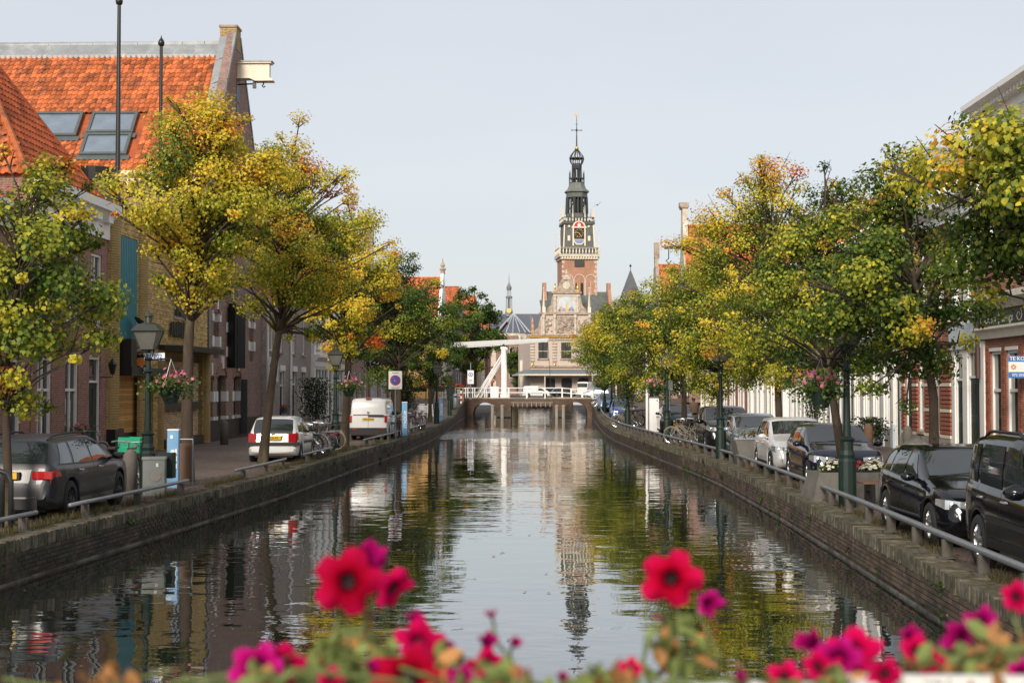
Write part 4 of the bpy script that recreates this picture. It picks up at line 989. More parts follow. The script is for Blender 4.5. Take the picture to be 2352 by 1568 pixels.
s3 = house('white pilastered shopfront house left of the striped brick house', 'R', XR, 64.0, 9.9, 8.4, M_WHITE,
      [(.4, 1.5, .1, 3.6, 'door'), (2.1, 3.3, .7, 3.6), (3.9, 5.1, .7, 3.6), (5.7, 6.9, .7, 3.6), (7.5, 8.5, .7, 3.6), (8.8, 9.6, .1, 3.6, 'door')] + grid(9.9, 4, 4.9, 7.3, 1.2), corn=(7.7, 8.5), roof=dict(Hr=12), plinth=.5)
for x in (.05, 1.65, 3.42, 5.22, 7.02, 8.56):
    mb = MB(); mb.box(x, x+.3, -.07, -.001, .9, 3.7); mb.build('pilaster', M_WHITE, s3)
    mb = MB(); mb.box(x-.05, x+.35, -.1, -.001, .0, .9); mb.build('pilaster_base', M_PALEBLUE, s3)
cornice(s3, 9.9, 3.7, 4.4, .4)
s4 = house('pale blue shop house with large plate glass windows behind the parked cars', 'R', XR, 79.0, 14.9, 8.8, M_CREAMW,
      [(.5, 6.3, .5, 3.4, 'shop'), (6.9, 8.1, .1, 3.4, 'door'), (8.6, 14.4, .5, 3.4, 'shop')] + grid(14.9, 5, 4.9, 7.4, 1.2), corn=(8.1, 8.85), roof=dict(Hr=12.6))
band(s4, 14.9, 3.45, 4.25, .14, M_PALEBLUE); cornice(s4, 14.9, 4.25, 4.6, .4, M_WHITE)
for x in (.1, 6.4, 8.2, 14.45):
    mb = MB(); mb.box(x, x+.35, -.07, -.001, 0, 3.44); mb.build('pilaster', M_PALEBLUE, s4)
rb = [('white columned house half hidden by the orange tipped tree', 92.0, 12.9, 8.9, M_WHITE, 12.8, 'x'), ('red brick house with white strips between its windows on the right bank', 106, 13.9, 9.0, B_RED, 12.4, 'x'),
      ('pale plastered house behind the blue parked cars', 122, 15.9, 8.2, M_CREAM, 11.6, 'x')]
for lb, y1, W, H, wm_, hr, ax in rb:
    hh = house(lb, 'R', XR - .3, y1, W, H, wm_, grid(W, 5, 4.8, 7.2, 1.2, 'cross') + grid(W, 6, .5, 3.4, 1.5, 'sash'), roof=dict(Hr=hr, axis=ax), corn=(H-.7, H+.05))
    for i in range(4):
        mb = MB(); x = i*(W-.3)/3; mb.box(x, x+.3, -.07, -.001, 0, 3.6); mb.build('pilaster', M_WHITE, hh)
    cornice(hh, W, 3.6, 4.1, .3); chimney(hh, W*.3, 4.5, hr-.5, hr+1.3)
def neck(label, y1, W, H, Hr, top, wm_):
    r = house(label, 'R', 12.6, y1, W, H, wm_, grid(W, 3, 5, 7.5, 1.2, 'cross') + grid(W, 3, .6, 3.6, 1.8, 'shop'), D=13, roof=dict(Hr=Hr, axis='y', tw=.3, th=.4))
    c = W/2; g = MB()
    g.prism([(0, H), (W, H), (W-.5, H+2.2), (c+1.9, H+3.2), (c+1.1, Hr-.5), (c+.75, Hr+.4), (c+.75, top-.4), (c-.75, top-.4), (c-.75, Hr+.4), (c-1.1, Hr-.5), (c-1.9, H+3.2), (.5, H+2.2)], 'y', -.05, .4)
    o = g.build('neck_gable', M_STONE, r)
    g = MB(); g.box(c-.9, c+.9, -.2, .5, top-.4, top-.25); g.box(c-.55, c+.55, -.3, .6, top-.25, top+.15); g.build('gable_cap', M_STONE2, o)
    g = MB(); g.box(c-.12, c+.12, -1.7, 0, Hr-2.2, Hr-1.9); g.tube([(c, -1.3, Hr-2.2), (c, -1.3, Hr-3.1)], .05, 5); g.tube([(c, -1.3, Hr-3.1), (c, -1.55, Hr-3.3), (c, -1.3, Hr-3.6), (c, -1.05, Hr-3.3)], .05, 5); g.build('hoist_beam', M_BLACK, r)
    d = MB(); d.box(c+1.0, c+2.4, 2.6, 4.4, H+1.6, H+3.8); d.build('dormer', M_WHITE, r)
    return r
neck('tall house with stone neck gable, hoist beam and orange roof on the right', 140, 11.5, 9.6, 16.6, 18.6, B_BROWN)
st = house('house with weathered stepped gable rising over the far right trees', 'R', 12.4, 172, 11.5, 10, B_BROWN, grid(11.5, 3, 5, 7.5, 1.3) + grid(11.5, 3, .6, 3.4, 1.8, 'shop'), D=13, roof=dict(Hr=15.8, axis='y', tw=.3, th=.4))
g = MB(); c = 5.75
for k in range(6): g.box(c-5.7+k*1.0, c+5.7-k*1.0, -.06, .36, 10+k*1.1, 10+(k+1)*1.1-.002)
g.box(c-.45, c+.45, -.1, .5, 16.6, 18.4); g.build('stepped_gable', M_STONE2, st)
g = MB(); g.tube([(2, 4, 13), (2, 4, 17.2)], .03, 4); g.tube([(1.4, 4, 16.9), (2.6, 4, 16.9)], .02, 4); g.tube([(1.6, 4, 16.3), (2.4, 4, 16.3)], .02, 4); g.build('aerial', M_STEEL, st)
for k, (y, h, wm_, lb) in enumerate(((190, 9, B_RED, 'red brick house behind the far right row of trees'), (206, 10, M_CREAM, 'cream house near the far end of the right bank'), (222, 9.5, B_DKRED, 'dark brick house beside the weigh house square'))):
    house(lb, 'R', 12.4, y, 15, h, wm_, grid(15, 4, 5, 7.4, 1.3) + grid(15, 4, .6, 3.4, 1.8, 'shop'), roof=dict(Hr=h+3.4, detail=False))
sp = thing('roof_turret', 'dark slate pointed tower roof above the trees right of the weigh house', 'tower', (17.2, 300, .7), 0)
mb = MB(); mb.box(-3, 3, -3, 3, 0, 18); mb.build('wall', B_BROWN, sp)
mb = MB(); mb.lathe([(4.4, 17.9), (2.3, 22), (.0001, 26.5)], (0, 0, 0), 4, rot=R(45)); o = mb.build('spire', M_SLATE, sp); mb = MB(); mb.tube([(0, 0, 26), (0, 0, 27.6)], .06, 6); mb.ball((0, 0, 27.2), .25); mb.build('finial', M_SLATED, o)
# ================================================================== weigh house with tower
def octa(mb, r0, z0, r1, z1, c, m=None): mb.lathe([(r0, z0), (r1, z1)], (c[0], c[1], 0), 8, m, rot=math.pi/8)
def weigh_house():
    r = thing('weigh_house', 'ornate stone weigh house with tiered gable and tall brick clock tower', 'weigh house', (3.35, 270, .7), R(7))
    Z = lambda z: z - .7
    # ---- body: ground floor arcade, main floor
    hw = 7.0
    holes = [(-4.2+hw, -2.2+hw, 0, 3.4), (-1.0+hw, 1.0+hw, 0, 3.4), (2.2+hw, 4.2+hw, 0, 3.4),
             (-5.4+hw, -3.6+hw, 7.1, 10.1), (-1.05+hw, .9+hw, 7.1, 10.1), (3.6+hw, 5.4+hw, 7.1, 10.1)]
    mb = MB(); wall_holes(mb, 2*hw, 11.2, holes, .4); mb.v = [(x-hw, y, z) for x, y, z in mb.v]
    mb.add([(-hw, 0, 0), (-hw, 22, 0), (-hw, 22, 11.2), (-hw, 0, 11.2)], [(3, 2, 1, 0)]); mb.add([(hw, 0, 0), (hw, 22, 0), (hw, 22, 11.2), (hw, 0, 11.2)], [(0, 1, 2, 3)])
    mb.add([(-hw, .6, 0), (hw, .6, 0), (hw, .6, 11.2), (-hw, .6, 11.2)], [(0, 1, 2, 3)])
    mb.build('wall', M_SAND, r)
    for h in holes:
        a, b, c, d = h[0]-hw, h[1]-hw, h[2], h[3]
        if c == 0:
            mb = MB(); n = 8; cx = (a+b)/2; ra = (b-a)/2
            mb.prism([(a, 0), (b, 0), (b, 2.4)] + [(cx+ra*math.cos(math.pi*i/n), 2.4+ra*math.sin(math.pi*i/n)) for i in range(1, n)] + [(a, 2.4)], 'y', -.02, .3); mb.build('arched_door', M_BLACK, r)
        else:
            wn = MB()
            for x0 in (a, (a+b)/2+.06):
                x1 = x0 + (b-a)/2 - .06
                wn.box(x0, x1, .12, .2, c, d)
            o = wn.build('window', M_DKGREEN, r); g = MB(); k = MB()
            for x0 in (a, (a+b)/2+.06):
                x1 = x0 + (b-a)/2 - .06; zm = c+(d-c)*.45
                for z0, z1 in ((c+.1, zm-.08), (zm+.08, d-.1)): g.box(x0+.1, x1-.1, .09, .12, z0, z1)
                k.box(x0, x1, .05, .12, zm-.06, zm+.06)
            g.build('pane', glassmat('leaded_glass', (.05, .055, .05), .15), o); k.build('transom', M_STONE, o)
            s = MB(); s.box(a-.2, b+.2, -.25, .1, c-.3, c); s.build('sill', M_STONE2, o)
    # banded pilasters
    for x in (-6.6, -2.35, 2.35, 6.6):
        for k in range(7):
            p = MB(); z = 6.6 + k*.55; p.box(x-.42, x+.42, -.3, -.001, z, z+.3); p.build('pilaster_block', M_STONE, r)
        p = MB(); p.box(x-.3, x+.3, -.18, -.001, 5.9, 10.7); p.build('pilaster', M_STONE2, r)
        q = MB(); q.lathe([(.15, 0), (.28, .25), (.22, .5), (.05, .6)], (x, -.3, 5.6), 8); q.build('lantern', M_GOLD, r)
    for z, o_, h, m in ((5.4, .35, .35, M_STONE2), (10.6, .3, .35, M_STONE), (11.0, .55, .3, M_GOLD), (11.3, .85, .35, M_STONE2)):
        p = MB(); p.box(-hw-o_*.6, hw+o_*.6, -o_, 0, z, z+h); p.build('cornice', m, r)
    for k in range(28):
        p = MB(); x = -6.9 + k*.511; p.box(x-.1, x+.1, -.75, -.55, 11.02, 11.28); p.build('bracket', M_GOLD, r)
    # canopy round the ground floor
    c = MB(); c.add([(-9.4, -3.2, 4.05), (9.4, -3.2, 4.05), (7.1, 0, 5.0), (-7.1, 0, 5.0), (-9.4, 10, 4.05), (-7.1, 10, 5.0), (9.4, 10, 4.05), (7.1, 10, 5.0)], [(0, 1, 2, 3), (0, 3, 5, 4), (1, 6, 7, 2)])
    o = c.build('canopy_roof', mk('canopy_slate', (.16, .19, .22), .5), r)
    f = MB(); f.box(-9.45, 9.45, -3.25, -3.1, 3.82, 4.1); f.box(-9.45, -9.3, -3.1, 10, 3.82, 4.1); f.box(9.3, 9.45, -3.1, 10, 3.82, 4.1); f.build('canopy_fascia', M_CREAM, o)
    for x in (-9, -4.5, 4.5, 9):
        p = MB(); p.tube([(x, -2.9, 0), (x, -2.9, 3.85)], .1, 6); p.build('canopy_post', M_CREAM, r)
    # ---- tier 2
    def block(name, x0, x1, z0, z1, m, y=-.05, d=1.2): p = MB(); p.box(x0, x1, y, y+d, z0, z1); return p.build(name, m, r)
    block('gable_tier', -4.9, 4.9, 11.65, 15.4, M_SAND); block('cornice', -5.2, 5.2, 15.4, 15.75, M_STONE2, -.4, 1.6)
    for x in (-4.4, -2.3, 1.65, 4.4):
        p = MB(); p.lathe([(.3, 11.65), (.3, 12.1), (.2, 12.2), (.26, 13), (.2, 14.6), (.32, 14.8), (.32, 15.4)], (x, -.3, 0), 8); p.build('column', M_STONE, r)
    p = MB(); rr = random.Random(3)
    p.box(-1.85, 1.35, -.12, -.06, 11.9, 15.0)
    for k in range(70):
        x, z = rr.uniform(-1.75, 1.25), rr.uniform(12, 14.9); s = rr.uniform(.08, .26); p.ball((x, -.14, z), s, 6, 4)
    for sx in (-.95, .45): p.lathe([(.5, 0), (.45, .1), (.2, .12)], (sx, -.16, 13.4), 10, axis='y')
    p.build('coat_of_arms_relief', M_STONE2, r)
    p = MB()
    for k in range(26): p.ball((rr.uniform(-4.0, -2.7), -.1, rr.uniform(12, 14.6)), rr.uniform(.1, .24), 6, 4)
    for k in range(26): p.ball((rr.uniform(2.1, 4.1), -.1, rr.uniform(12, 14.6)), rr.uniform(.1, .24), 6, 4)
    p.build('carved_relief', M_STONE2, r); p = MB(); p.ball((-3.2, -.2, 13.6), .35); p.build('shell_ornament', M_STONE, r)
    # scrolls, obelisks, statue
    for sx in (-1, 1):
        p = MB(); p.prism([(sx*4.9, 11.65), (sx*6.3, 11.65), (sx*6.0, 12.5), (sx*5.4, 13.0), (sx*5.15, 14.2), (sx*4.9, 14.9)], 'y', 0, .6); p.build('scroll', M_STONE2, r)
        p = MB(); p.prism([(sx*2.6, 15.75), (sx*4.0, 15.75), (sx*3.6, 16.6), (sx*3.0, 17.2), (sx*2.75, 18.6), (sx*2.6, 19.2)], 'y', 0, .6); p.build('scroll', M_STONE2, r)
        p = MB(); p.box(sx*4.35-.3, sx*4.35+.3, -.3, .3, 15.75, 16.8); p.lathe([(.26, 16.8), (.08, 19.6), (.0001, 20.6)], (sx*4.35, 0, 0), 4); p.ball((sx*4.35, 0, 20.4), .16); p.build('obelisk', M_CREAM, r)
        p = MB(); p.box(sx*6.5-.3, sx*6.5+.3, -.4, .2, 11.65, 12.3); p.lathe([(.28, 12.3), (.34, 12.9), (.2, 13.5), (.3, 14.0), (.16, 14.35), (.17, 14.6), (.02, 14.85)], (sx*6.5, -.1, 0), 8); p.tube([(sx*6.5-.3, -.2, 13.2), (sx*6.5-.35, -.2, 15.3)], .04, 5); p.build('statue', mk('statue_paint', (.5, .30, .16), .6, col2=(.12, .1, .09)), r)
    # ---- tier 3 with arched mural
    block('gable_tier', -2.55, 2.55, 15.75, 19.4, M_STONE); block('cornice', -2.85, 2.85, 19.4, 19.75, M_STONE2, -.35, 1.5); block('cornice', -2.6, 2.6, 18.9, 19.1, M_SAND, -.14, .3)
    for x in (-2.2, 2.1):
        p = MB(); p.lathe([(.3, 15.75), (.3, 16.2), (.2, 16.3), (.24, 17), (.2, 18.6), (.3, 18.8), (.3, 19)], (x, -.25, 0), 8); p.build('column', M_STONE, r)
    p = MB(); n = 12; p.prism([(-1.7, 15.95), (1.6, 15.95), (1.6, 17.3)] + [(-.05+1.65*math.cos(math.pi*i/n), 17.3+1.55*math.sin(math.pi*i/n)) for i in range(1, n)] + [(-1.7, 17.3)], 'y', -.1, -.06)
    o = p.build('mural_panel', mk('mural_sky', (.52, .58, .62), .7, var=.25, vscale=.8, col2=(.62, .55, .42), c2=(.5, .7), c2scale=.6), r)
    p = MB()
    for x, z, w_, h, m in ((0, 16.9, .34, 1.7, 0), (-1.1, 16.5, .5, .9, 1), (.95, 16.5, .5, .8, 2), (-.5, 16.35, .3, .7, 2), (.5, 16.3, .3, .7, 1), (1.3, 16.2, .3, .5, 0), (-1.4, 16.2, .3, .5, 3)):
        p.prism([(x-w_, z-h/2), (x+w_, z-h/2), (x+w_*.7, z+h*.2), (x+w_*.25, z+h/2), (x-w_*.25, z+h/2), (x-w_*.7, z+h*.2)], 'y', -.115, -.1, m)
    p.build('mural_figures', [mk('mural_ochre', (.62, .46, .18), .7), mk('mural_rose', (.5, .33, .33), .7), mk('mural_blue', (.25, .34, .48), .7), mk('mural_brown', (.3, .24, .2), .7)], o)
    # ---- top piece
    p = MB(); p.prism([(-2.3, 19.75), (2.2, 19.75), (1.6, 20.3), (1.2, 21.4), (.8, 22.1), (-.9, 22.1), (-1.3, 21.4), (-1.7, 20.3)], 'y', -.05, .8); p.build('top_scroll', M_STONE2, r)
    p = MB(); p.box(-.75, .7, -.2, .7, 22.1, 22.5); p.prism([(-.9, 22.5), (.85, 22.5), (-.02, 23.0)], 'y', -.25, .6); p.ball((0, .1, 23.3), .3); p.ball((0, .1, 23.75), .2); p.build('pediment', M_STONE, r)
    p = MB(); p.lathe([(.62, -.06), (.75, .0), (.5, .1)], (-.02, -.1, 20.9), 16, axis='y'); p.build('oval_frame', M_STONE, r)
    p = MB(); p.lathe([(.5, -.04), (.5, .04)], (-.02, -.08, 20.9), 16, axis='y'); p.build('oval_relief', B_RED, r)
    for x in (-2.2, 2.1):
        p = MB(); p.box(x-.25, x+.25, -.3, .2, 19.75, 20.1); p.lathe([(.2, 20.1), (.25, 20.5), (.12, 20.9), (.17, 21.2), (.02, 21.5)], (x, -.05, 0), 8); p.build('statue', M_GOLD, r)
    # ---- slate roofs behind
    p = MB(); p.add([(-3.4, 3, 13.5), (9.4, 3, 13.5), (9.4, 8, 20.3), (-3.4, 8, 20.3), (-3.4, 13, 13.5), (9.4, 13, 13.5)], [(0, 1, 2, 3), (3, 2, 5, 4), (0, 3, 4), (1, 5, 2)])
    o = p.build('slate_roof', M_SLATEG, r)
    p = MB(); p.box(-4.0, 10.0, 2.6, 13.4, 11.2, 13.6); p.build('upper_wall', B_TOWER, r)
    for x in (-3.3, 9.4):
        p = MB(); p.prism([(2.6, 13.4), (13.4, 13.4), (8.6, 20.7), (8.6, 22.0), (7.4, 22.0), (7.4, 20.7)], 'x', x-.35, x+.35); p.build('end_gable', B_TOWER, r)
    p = MB(); p.add([(-4.5, .9, 15), (-1.5, .9, 15), (-1.5, 6, 18.5), (-4.5, 6, 18.5), (2.0, .9, 15), (4.6, .9, 15), (2.0, 6, 18.5), (4.6, 6, 18.5)], [(0, 1, 2, 3), (4, 5, 7, 6)]); p.build('lower_roof', M_SLATEG, r)
    # ---- tower
    cx, cy, h = 3.55, 11.0, 3.45
    tw = MB(); tw.box(cx-h, cx+h, cy-h, cy+h, 0, 27.0); tower = tw.build('tower', B_TOWER, r)
    zb = lambda v: 57.46-.02087*v - .7
    def sub(name, mb, m, smooth=False): return mb.build(name, m, tower, smooth=smooth)
    for f, (ux, uy) in enumerate(((1, 0), (0, 1))):
        def P(u, o, z): return (cx+u, cy-h-o, z) if f == 0 else (cx+h+o, cy+u, z)
        def bx(mb, u0, u1, o0, o1, z0, z1):
            a, b = P(u0, o0, z0), P(u1, o1, z1); mb.box(min(a[0], b[0]), max(a[0], b[0]), min(a[1], b[1]), max(a[1], b[1]), min(a[2], b[2]), max(a[2], b[2]))
        for u in (-2.25, 0, 2.25):   # blind arches
            mb = MB(); n = 8
            for i in range(n):
                a0, a1 = math.pi*i/n, math.pi*(i+1)/n; q = [(u+.95*math.cos(a0), 22.6+.95*math.sin(a0)), (u+1.12*math.cos(a0), 22.6+1.12*math.sin(a0)), (u+1.12*math.cos(a1), 22.6+1.12*math.sin(a1)), (u+.95*math.cos(a1), 22.6+.95*math.sin(a1))]
                vs = [P(p[0], o, p[1]) for o in (0, .12) for p in q]; mb.add(vs, [(4, 5, 6, 7), (0, 1, 5, 4), (2, 3, 7, 6)])
            for s in (-1, 1): bx(mb, u+s*1.03-.085, u+s*1.03+.085, 0, .12, 17.2, 22.6)
            if u != 0: bx(mb, u-.07, u+.07, 0, .1, 17.2, 22.4)
            sub('blind_arch', mb, M_SAND)
        for u in (-.5, .5):
            mb = MB(); n = 6; q = [(u-.27, 17.6), (u+.27, 17.6), (u+.27, 21.8)] + [(u+.27*math.cos(math.pi*i/n), 21.8+.27*math.sin(math.pi*i/n)) for i in range(1, n)] + [(u-.27, 21.8)]
            vs = [P(p[0], .04, p[1]) for p in q]; mb.add(vs, [tuple(range(len(q)))]); bl = sub('belfry_opening', mb, M_BLACK)
            mb = MB()
            for k in range(3): bx(mb, u-.25, u+.25, .04, .12, 18+k*.6, 18.25+k*.6)
            sub('louvre', mb, M_SLATE)
        for s in (-1, 1):
            for k in range(16):
                mb = MB(); wq = .55 if k % 2 else .35; bx(mb, s*h if s > 0 else -h, s*(h-wq), 0, .05, 11.6+k*.95, 12.1+k*.95); sub('quoin', mb, M_SAND)
        mb = MB(); bx(mb, -h-.15, h+.15, 0, .18, 16.3, 16.7); sub('string_course', mb, M_SAND)
        mb = MB(); bx(mb, -.95, .95, 0, .25, 25.2, 26.4); sub('relief_panel', mb, M_SLATED)
    mb = MB(); mb.box(cx-h-.25, cx+h+.25, cy-h-.25, cy+h+.25, 26.6, 27.1); mb.box(cx-h-.55, cx+h+.55, cy-h-.55, cy+h+.55, 27.1, 27.55); sub('gallery_cornice', mb, M_STONE)
    for k in range(14):
        for f in range(2):
            mb = MB(); u = -h-.2+(k+.5)*(2*h+.4)/14
            if f == 0: mb.box(cx+u-.13, cx+u+.13, cy-h-.5, cy-h-.25, 26.65, 27.08)
            else: mb.box(cx+h+.25, cx+h+.5, cy+u-.13, cy+u+.13, 26.65, 27.08)
            sub('bracket', mb, M_CREAM)
    def balustrade(hw_, z0, z1, n, m):
        mb = MB(); t = .12
        for z in ((z0, z0+.16), (z1-.16, z1)):
            mb.box(cx-hw_-t, cx+hw_+t, cy-hw_-t, cy-hw_+t, *z); mb.box(cx-hw_-t, cx+hw_+t, cy+hw_-t, cy+hw_+t, *z); mb.box(cx-hw_-t, cx-hw_+t, cy-hw_+t, cy+hw_-t, *z); mb.box(cx+hw_-t, cx+hw_+t, cy-hw_+t, cy+hw_-t, *z)
        o = sub('balustrade', mb, m)
        b = MB(); hh = z1-z0
        for i in range(n+1):
            u = -hw_ + 2*hw_*i/n
            for q in ((cx+u, cy-hw_), (cx+u, cy+hw_), (cx+hw_, cy+u), (cx-hw_, cy+u)):
                b.lathe([(.07, z0+.16), (.17, z0+hh*.4), (.08, z0+hh*.75), (.11, z1-.16)], (q[0], q[1], 0), 6)
        b.build('balusters', M_CREAM, o, kind='stuff')
        return o
    balustrade(h+.4, 27.55, 28.95, 12, mk('gallery_rail', (.30, .29, .25), .7))
    for sx in (-1, 1):
        for sy in (-1, 1):
            mb = MB(); mb.lathe([(.16, 27.6), (.16, 29.1), (.1, 29.2), (.05, 32.2), (.001, 32.4)], (cx+sx*(h+.4), cy+sy*(h+.4), 0), 6); mb.ball((cx+sx*(h+.4), cy+sy*(h+.4), 32.3), .14, 6, 4); sub('pinnacle', mb, M_CREAM)
    # slate clock stage, tapering
    mb = MB(); a, b = 3.1, 2.85; z0, z1 = 27.6, 33.6
    q = [(-1, -1), (1, -1), (1, 1), (-1, 1)]
    mb.add([(cx+s*3.3, cy+t*3.3, z0) for s, t in q] + [(cx+s*a, cy+t*a, z0+1.3) for s, t in q] + [(cx+s*b, cy+t*b, z1) for s, t in q],
           [(i+4*k, (i+1) % 4+4*k, (i+1) % 4+4+4*k, i+4+4*k) for k in range(2) for i in range(4)] + [(8, 9, 10, 11)]); sub('clock_stage', mb, M_SLATEG)
    for sx in (-1, 1):
        mb = MB(); mb.tube([(cx+sx*3.05, cy-3.08, 29), (cx+sx*2.85, cy-2.88, 33.4)], .16, 4); mb.ball((cx+sx*1.95, cy-3.0, 33.1), .28, 6, 4); sub('corner_strip', mb, M_CREAM)
        mb = MB(); mb.box(cx+sx*2.0-.25, cx+sx*2.0+.25, cy-3.12, cy-2.9, 30.3, 31.3); mb.box(cx+sx*2.0-.15, cx+sx*2.0+.15, cy-3.14, cy-3.1, 30.5, 31.0); sub('small_dormer', mb, M_CREAM)
    for f in range(2):
        M4 = TM((cx, cy-3.06, 0)) if f == 0 else TM((cx+3.06, cy, 0), 0, 0, R(90))
        mb = MB(); mb.box(-1.3, -1.02, -.2, .1, 29.3, 33.0); mb.box(1.02, 1.3, -.2, .1, 29.3, 33.0); mb.box(-1.45, 1.45, -.25, .1, 32.8, 33.05); n = 10
        for i in range(n):
            a0, a1 = math.pi*i/n, math.pi*(i+1)/n
            mb.prism([(1.0*math.cos(a0), 33.0+1.0*math.sin(a0)), (1.3*math.cos(a0), 33.0+1.2*math.sin(a0)), (1.3*math.cos(a1), 33.0+1.2*math.sin(a1)), (1.0*math.cos(a1), 33.0+1.0*math.sin(a1))], 'y', -.2, .1)
        o = sub('clock_frame', mb, M_CREAM); o.matrix_basis = M4
        mb = MB(); mb.prism([(-1.0, 33.05), (1.0, 33.05)] + [(math.cos(math.pi*i/n), 33.05+.95*math.sin(math.pi*i/n)) for i in range(1, n)], 'y', -.1, .05); o = sub('crest_lunette', mb, M_RED); o.matrix_basis = M4
        mb = MB(); mb.box(-.28, .28, -.16, -.1, 33.1, 33.5)
        for u in (-.22, 0, .22): mb.box(u-.07, u+.07, -.16, -.1, 33.5, 33.65)
        mb.box(-.1, .1, -.16, -.1, 33.65, 33.8); o = sub('crest', mb, M_TEXTW); o.matrix_basis = M4
        mb = MB(); mb.box(-1.02, 1.02, -.12, .05, 30.75, 32.8); o = sub('clock_face', mb, M_BLACK); o.matrix_basis = M4
        mb = MB(); zc = 31.78
        for i in range(12):
            t_ = i*math.pi/6; c_, s_ = math.cos(t_), math.sin(t_); k0, k1 = .62, .9
            mb.tube([(k0*s_, -.14, zc+k0*c_), (k1*s_, -.14, zc+k1*c_)], .07, 4)
        mb.tube([(0, -.17, zc), (-.72, -.17, zc+.22)], .07, 4); mb.tube([(0, -.19, zc), (.5, -.19, zc-.72)], .08, 4); mb.ball((0, -.17, zc), .13, 6, 4); o = sub('clock_hands', mb, M_GOLD); o.matrix_basis = M4
        mb = MB(); mb.prism([(-1.1, 30.6), (-1.1, 30.1), (-.5, 29.5), (.5, 29.5), (1.1, 30.1), (1.1, 30.6)], 'y', -.15, .05); o = sub('clock_apron', mb, M_CREAM); o.matrix_basis = M4
        mb = MB(); mb.prism([(-.9, 30.5), (-.9, 30.15), (-.4, 29.75), (.4, 29.75), (.9, 30.15), (.9, 30.5)], 'y', -.18, -.15); o = sub('moon_dial', mb, mk('dial_blue', (.2, .25, .42), .6)); o.matrix_basis = M4
    mb = MB(); mb.box(cx-3.15, cx+3.15, cy-3.15, cy+3.15, 33.6, 33.95); sub('gallery_floor', mb, M_SLATE)
    balustrade(3.0, 33.95, 35.0, 10, mk('gallery_rail_dark', (.06, .065, .06), .6))
    for u in (-1.2, 1.2):
        for f in range(4):
            p = [(cx+u, cy-3.0), (cx+u, cy+3.0), (cx+3.0, cy+u), (cx-3.0, cy+u)][f]
            mb = MB(); mb.lathe([(.17, 34.9), (.1, 35.6), (.05, 37.2), (.001, 37.4)], (p[0], p[1], 0), 6); sub('pinnacle', mb, M_CREAM)
    for sx in (-1, 1):
        mb = MB(); mb.lathe([(.15, 34.9), (.06, 36.4), (.001, 36.6)], (cx+sx*3.0, cy-3.0, 0), 6); sub('pinnacle', mb, M_CREAM)
    C = (cx, cy)
    mb = MB(); octa(mb, 2.3, 33.9, 2.25, 35.9, C); sub('belfry_base', mb, M_SLATEG)
    mb = MB()
    for i in range(8):
        a0 = math.pi/8 + i*math.pi/4; x, y = cx+2.1*math.cos(a0), cy+2.1*math.sin(a0); mb.tube([(x, y, 35.9), (cx+1.98*math.cos(a0), cy+1.98*math.sin(a0), 39.2)], .28, 5)
        am = a0 + math.pi/8; x, y = cx+1.95*math.cos(am), cy+1.95*math.sin(am); mb.tube([(x, y, 35.9), (cx+1.85*math.cos(am), cy+1.85*math.sin(am), 39.2)], .13, 4)
    sub('belfry_column', mb, M_SLATED)
    mb = MB(); mb.lathe([(1.3, 36.2), (1.3, 38.8)], (cx, cy, 0), 8)
    mb2 = MB(); rr = random.Random(5)
    for k in range(16):
        a0 = rr.uniform(0, 6.28); z = rr.uniform(36.4, 38.4); s = rr.uniform(.14, .3); mb2.lathe([(s, z), (s*.75, z+s*.8), (s*.3, z+s*1.3), (.01, z+s*1.4)], (cx+1.4*math.cos(a0), cy+1.4*math.sin(a0), 0), 8)
    o = sub('bell_frame', mb, M_BLACK); mb2.build('carillon_bells', mk('bell_metal', (.28, .29, .28), .4, metal=.4), o)
    mb = MB(); octa(mb, 2.2, 39.1, 2.15, 40.0, C); sub('belfry_frieze', mb, M_SLATEG)
    mb = MB(); mb.lathe([(2.2, 40.0), (2.55, 40.2), (2.5, 40.4), (1.9, 40.9), (1.65, 41.5), (1.6, 42.0)], (cx, cy, 0), 8, rot=math.pi/8); sub('flared_roof', mb, mk('lead_green', (.15, .16, .145), .55))
    mb = MB()
    for z in (42.0, 42.9): mb.lathe([(1.62, z), (1.62, z+.1), (1.45, z+.1), (1.45, z)], (cx, cy, 0), 8, rot=math.pi/8)
    for i in range(24): a0 = i*math.pi/12; mb.box(cx+1.5*math.cos(a0)-.05, cx+1.5*math.cos(a0)+.05, cy+1.5*math.sin(a0)-.05, cy+1.5*math.sin(a0)+.05, 42.05, 42.9)
    sub('upper_balustrade', mb, M_SLATED)
    mb = MB()
    for i in range(8):
        a0 = math.pi/8+i*math.pi/4; x, y = cx+1.5*math.cos(a0), cy+1.5*math.sin(a0); mb.lathe([(.12, 42.9), (.08, 44.0), (.01, 44.6)], (x, y, 0), 5)
    sub('pinnacle', mb, M_SLATED)
    mb = MB()
    for i in range(8): a0 = math.pi/8+i*math.pi/4; mb.tube([(cx+.92*math.cos(a0), cy+.92*math.sin(a0), 42), (cx+.85*math.cos(a0), cy+.85*math.sin(a0), 45.4)], .16, 5)
    mb.lathe([(.95, 44.9), (1.05, 45.4), (.95, 45.9)], (cx, cy, 0), 8, rot=math.pi/8); sub('lantern_column', mb, M_SLATED)
    mb = MB(); prof = [(.95, 45.7), (1.25, 46.2), (1.42, 46.9), (1.25, 47.5), (.75, 48.1), (.3, 48.7), (.14, 49.3)]
    for i in range(10): a0 = i*math.pi/5; mb.tube([(cx+q_*math.cos(a0), cy+q_*math.sin(a0), z) for q_, z in prof], .085, 5)
    mb.lathe([(1.42, 46.85), (1.5, 46.95), (1.42, 47.05), (1.36, 46.95)], (cx, cy, 0), 16); sub('crown_cage', mb, M_SLATED)
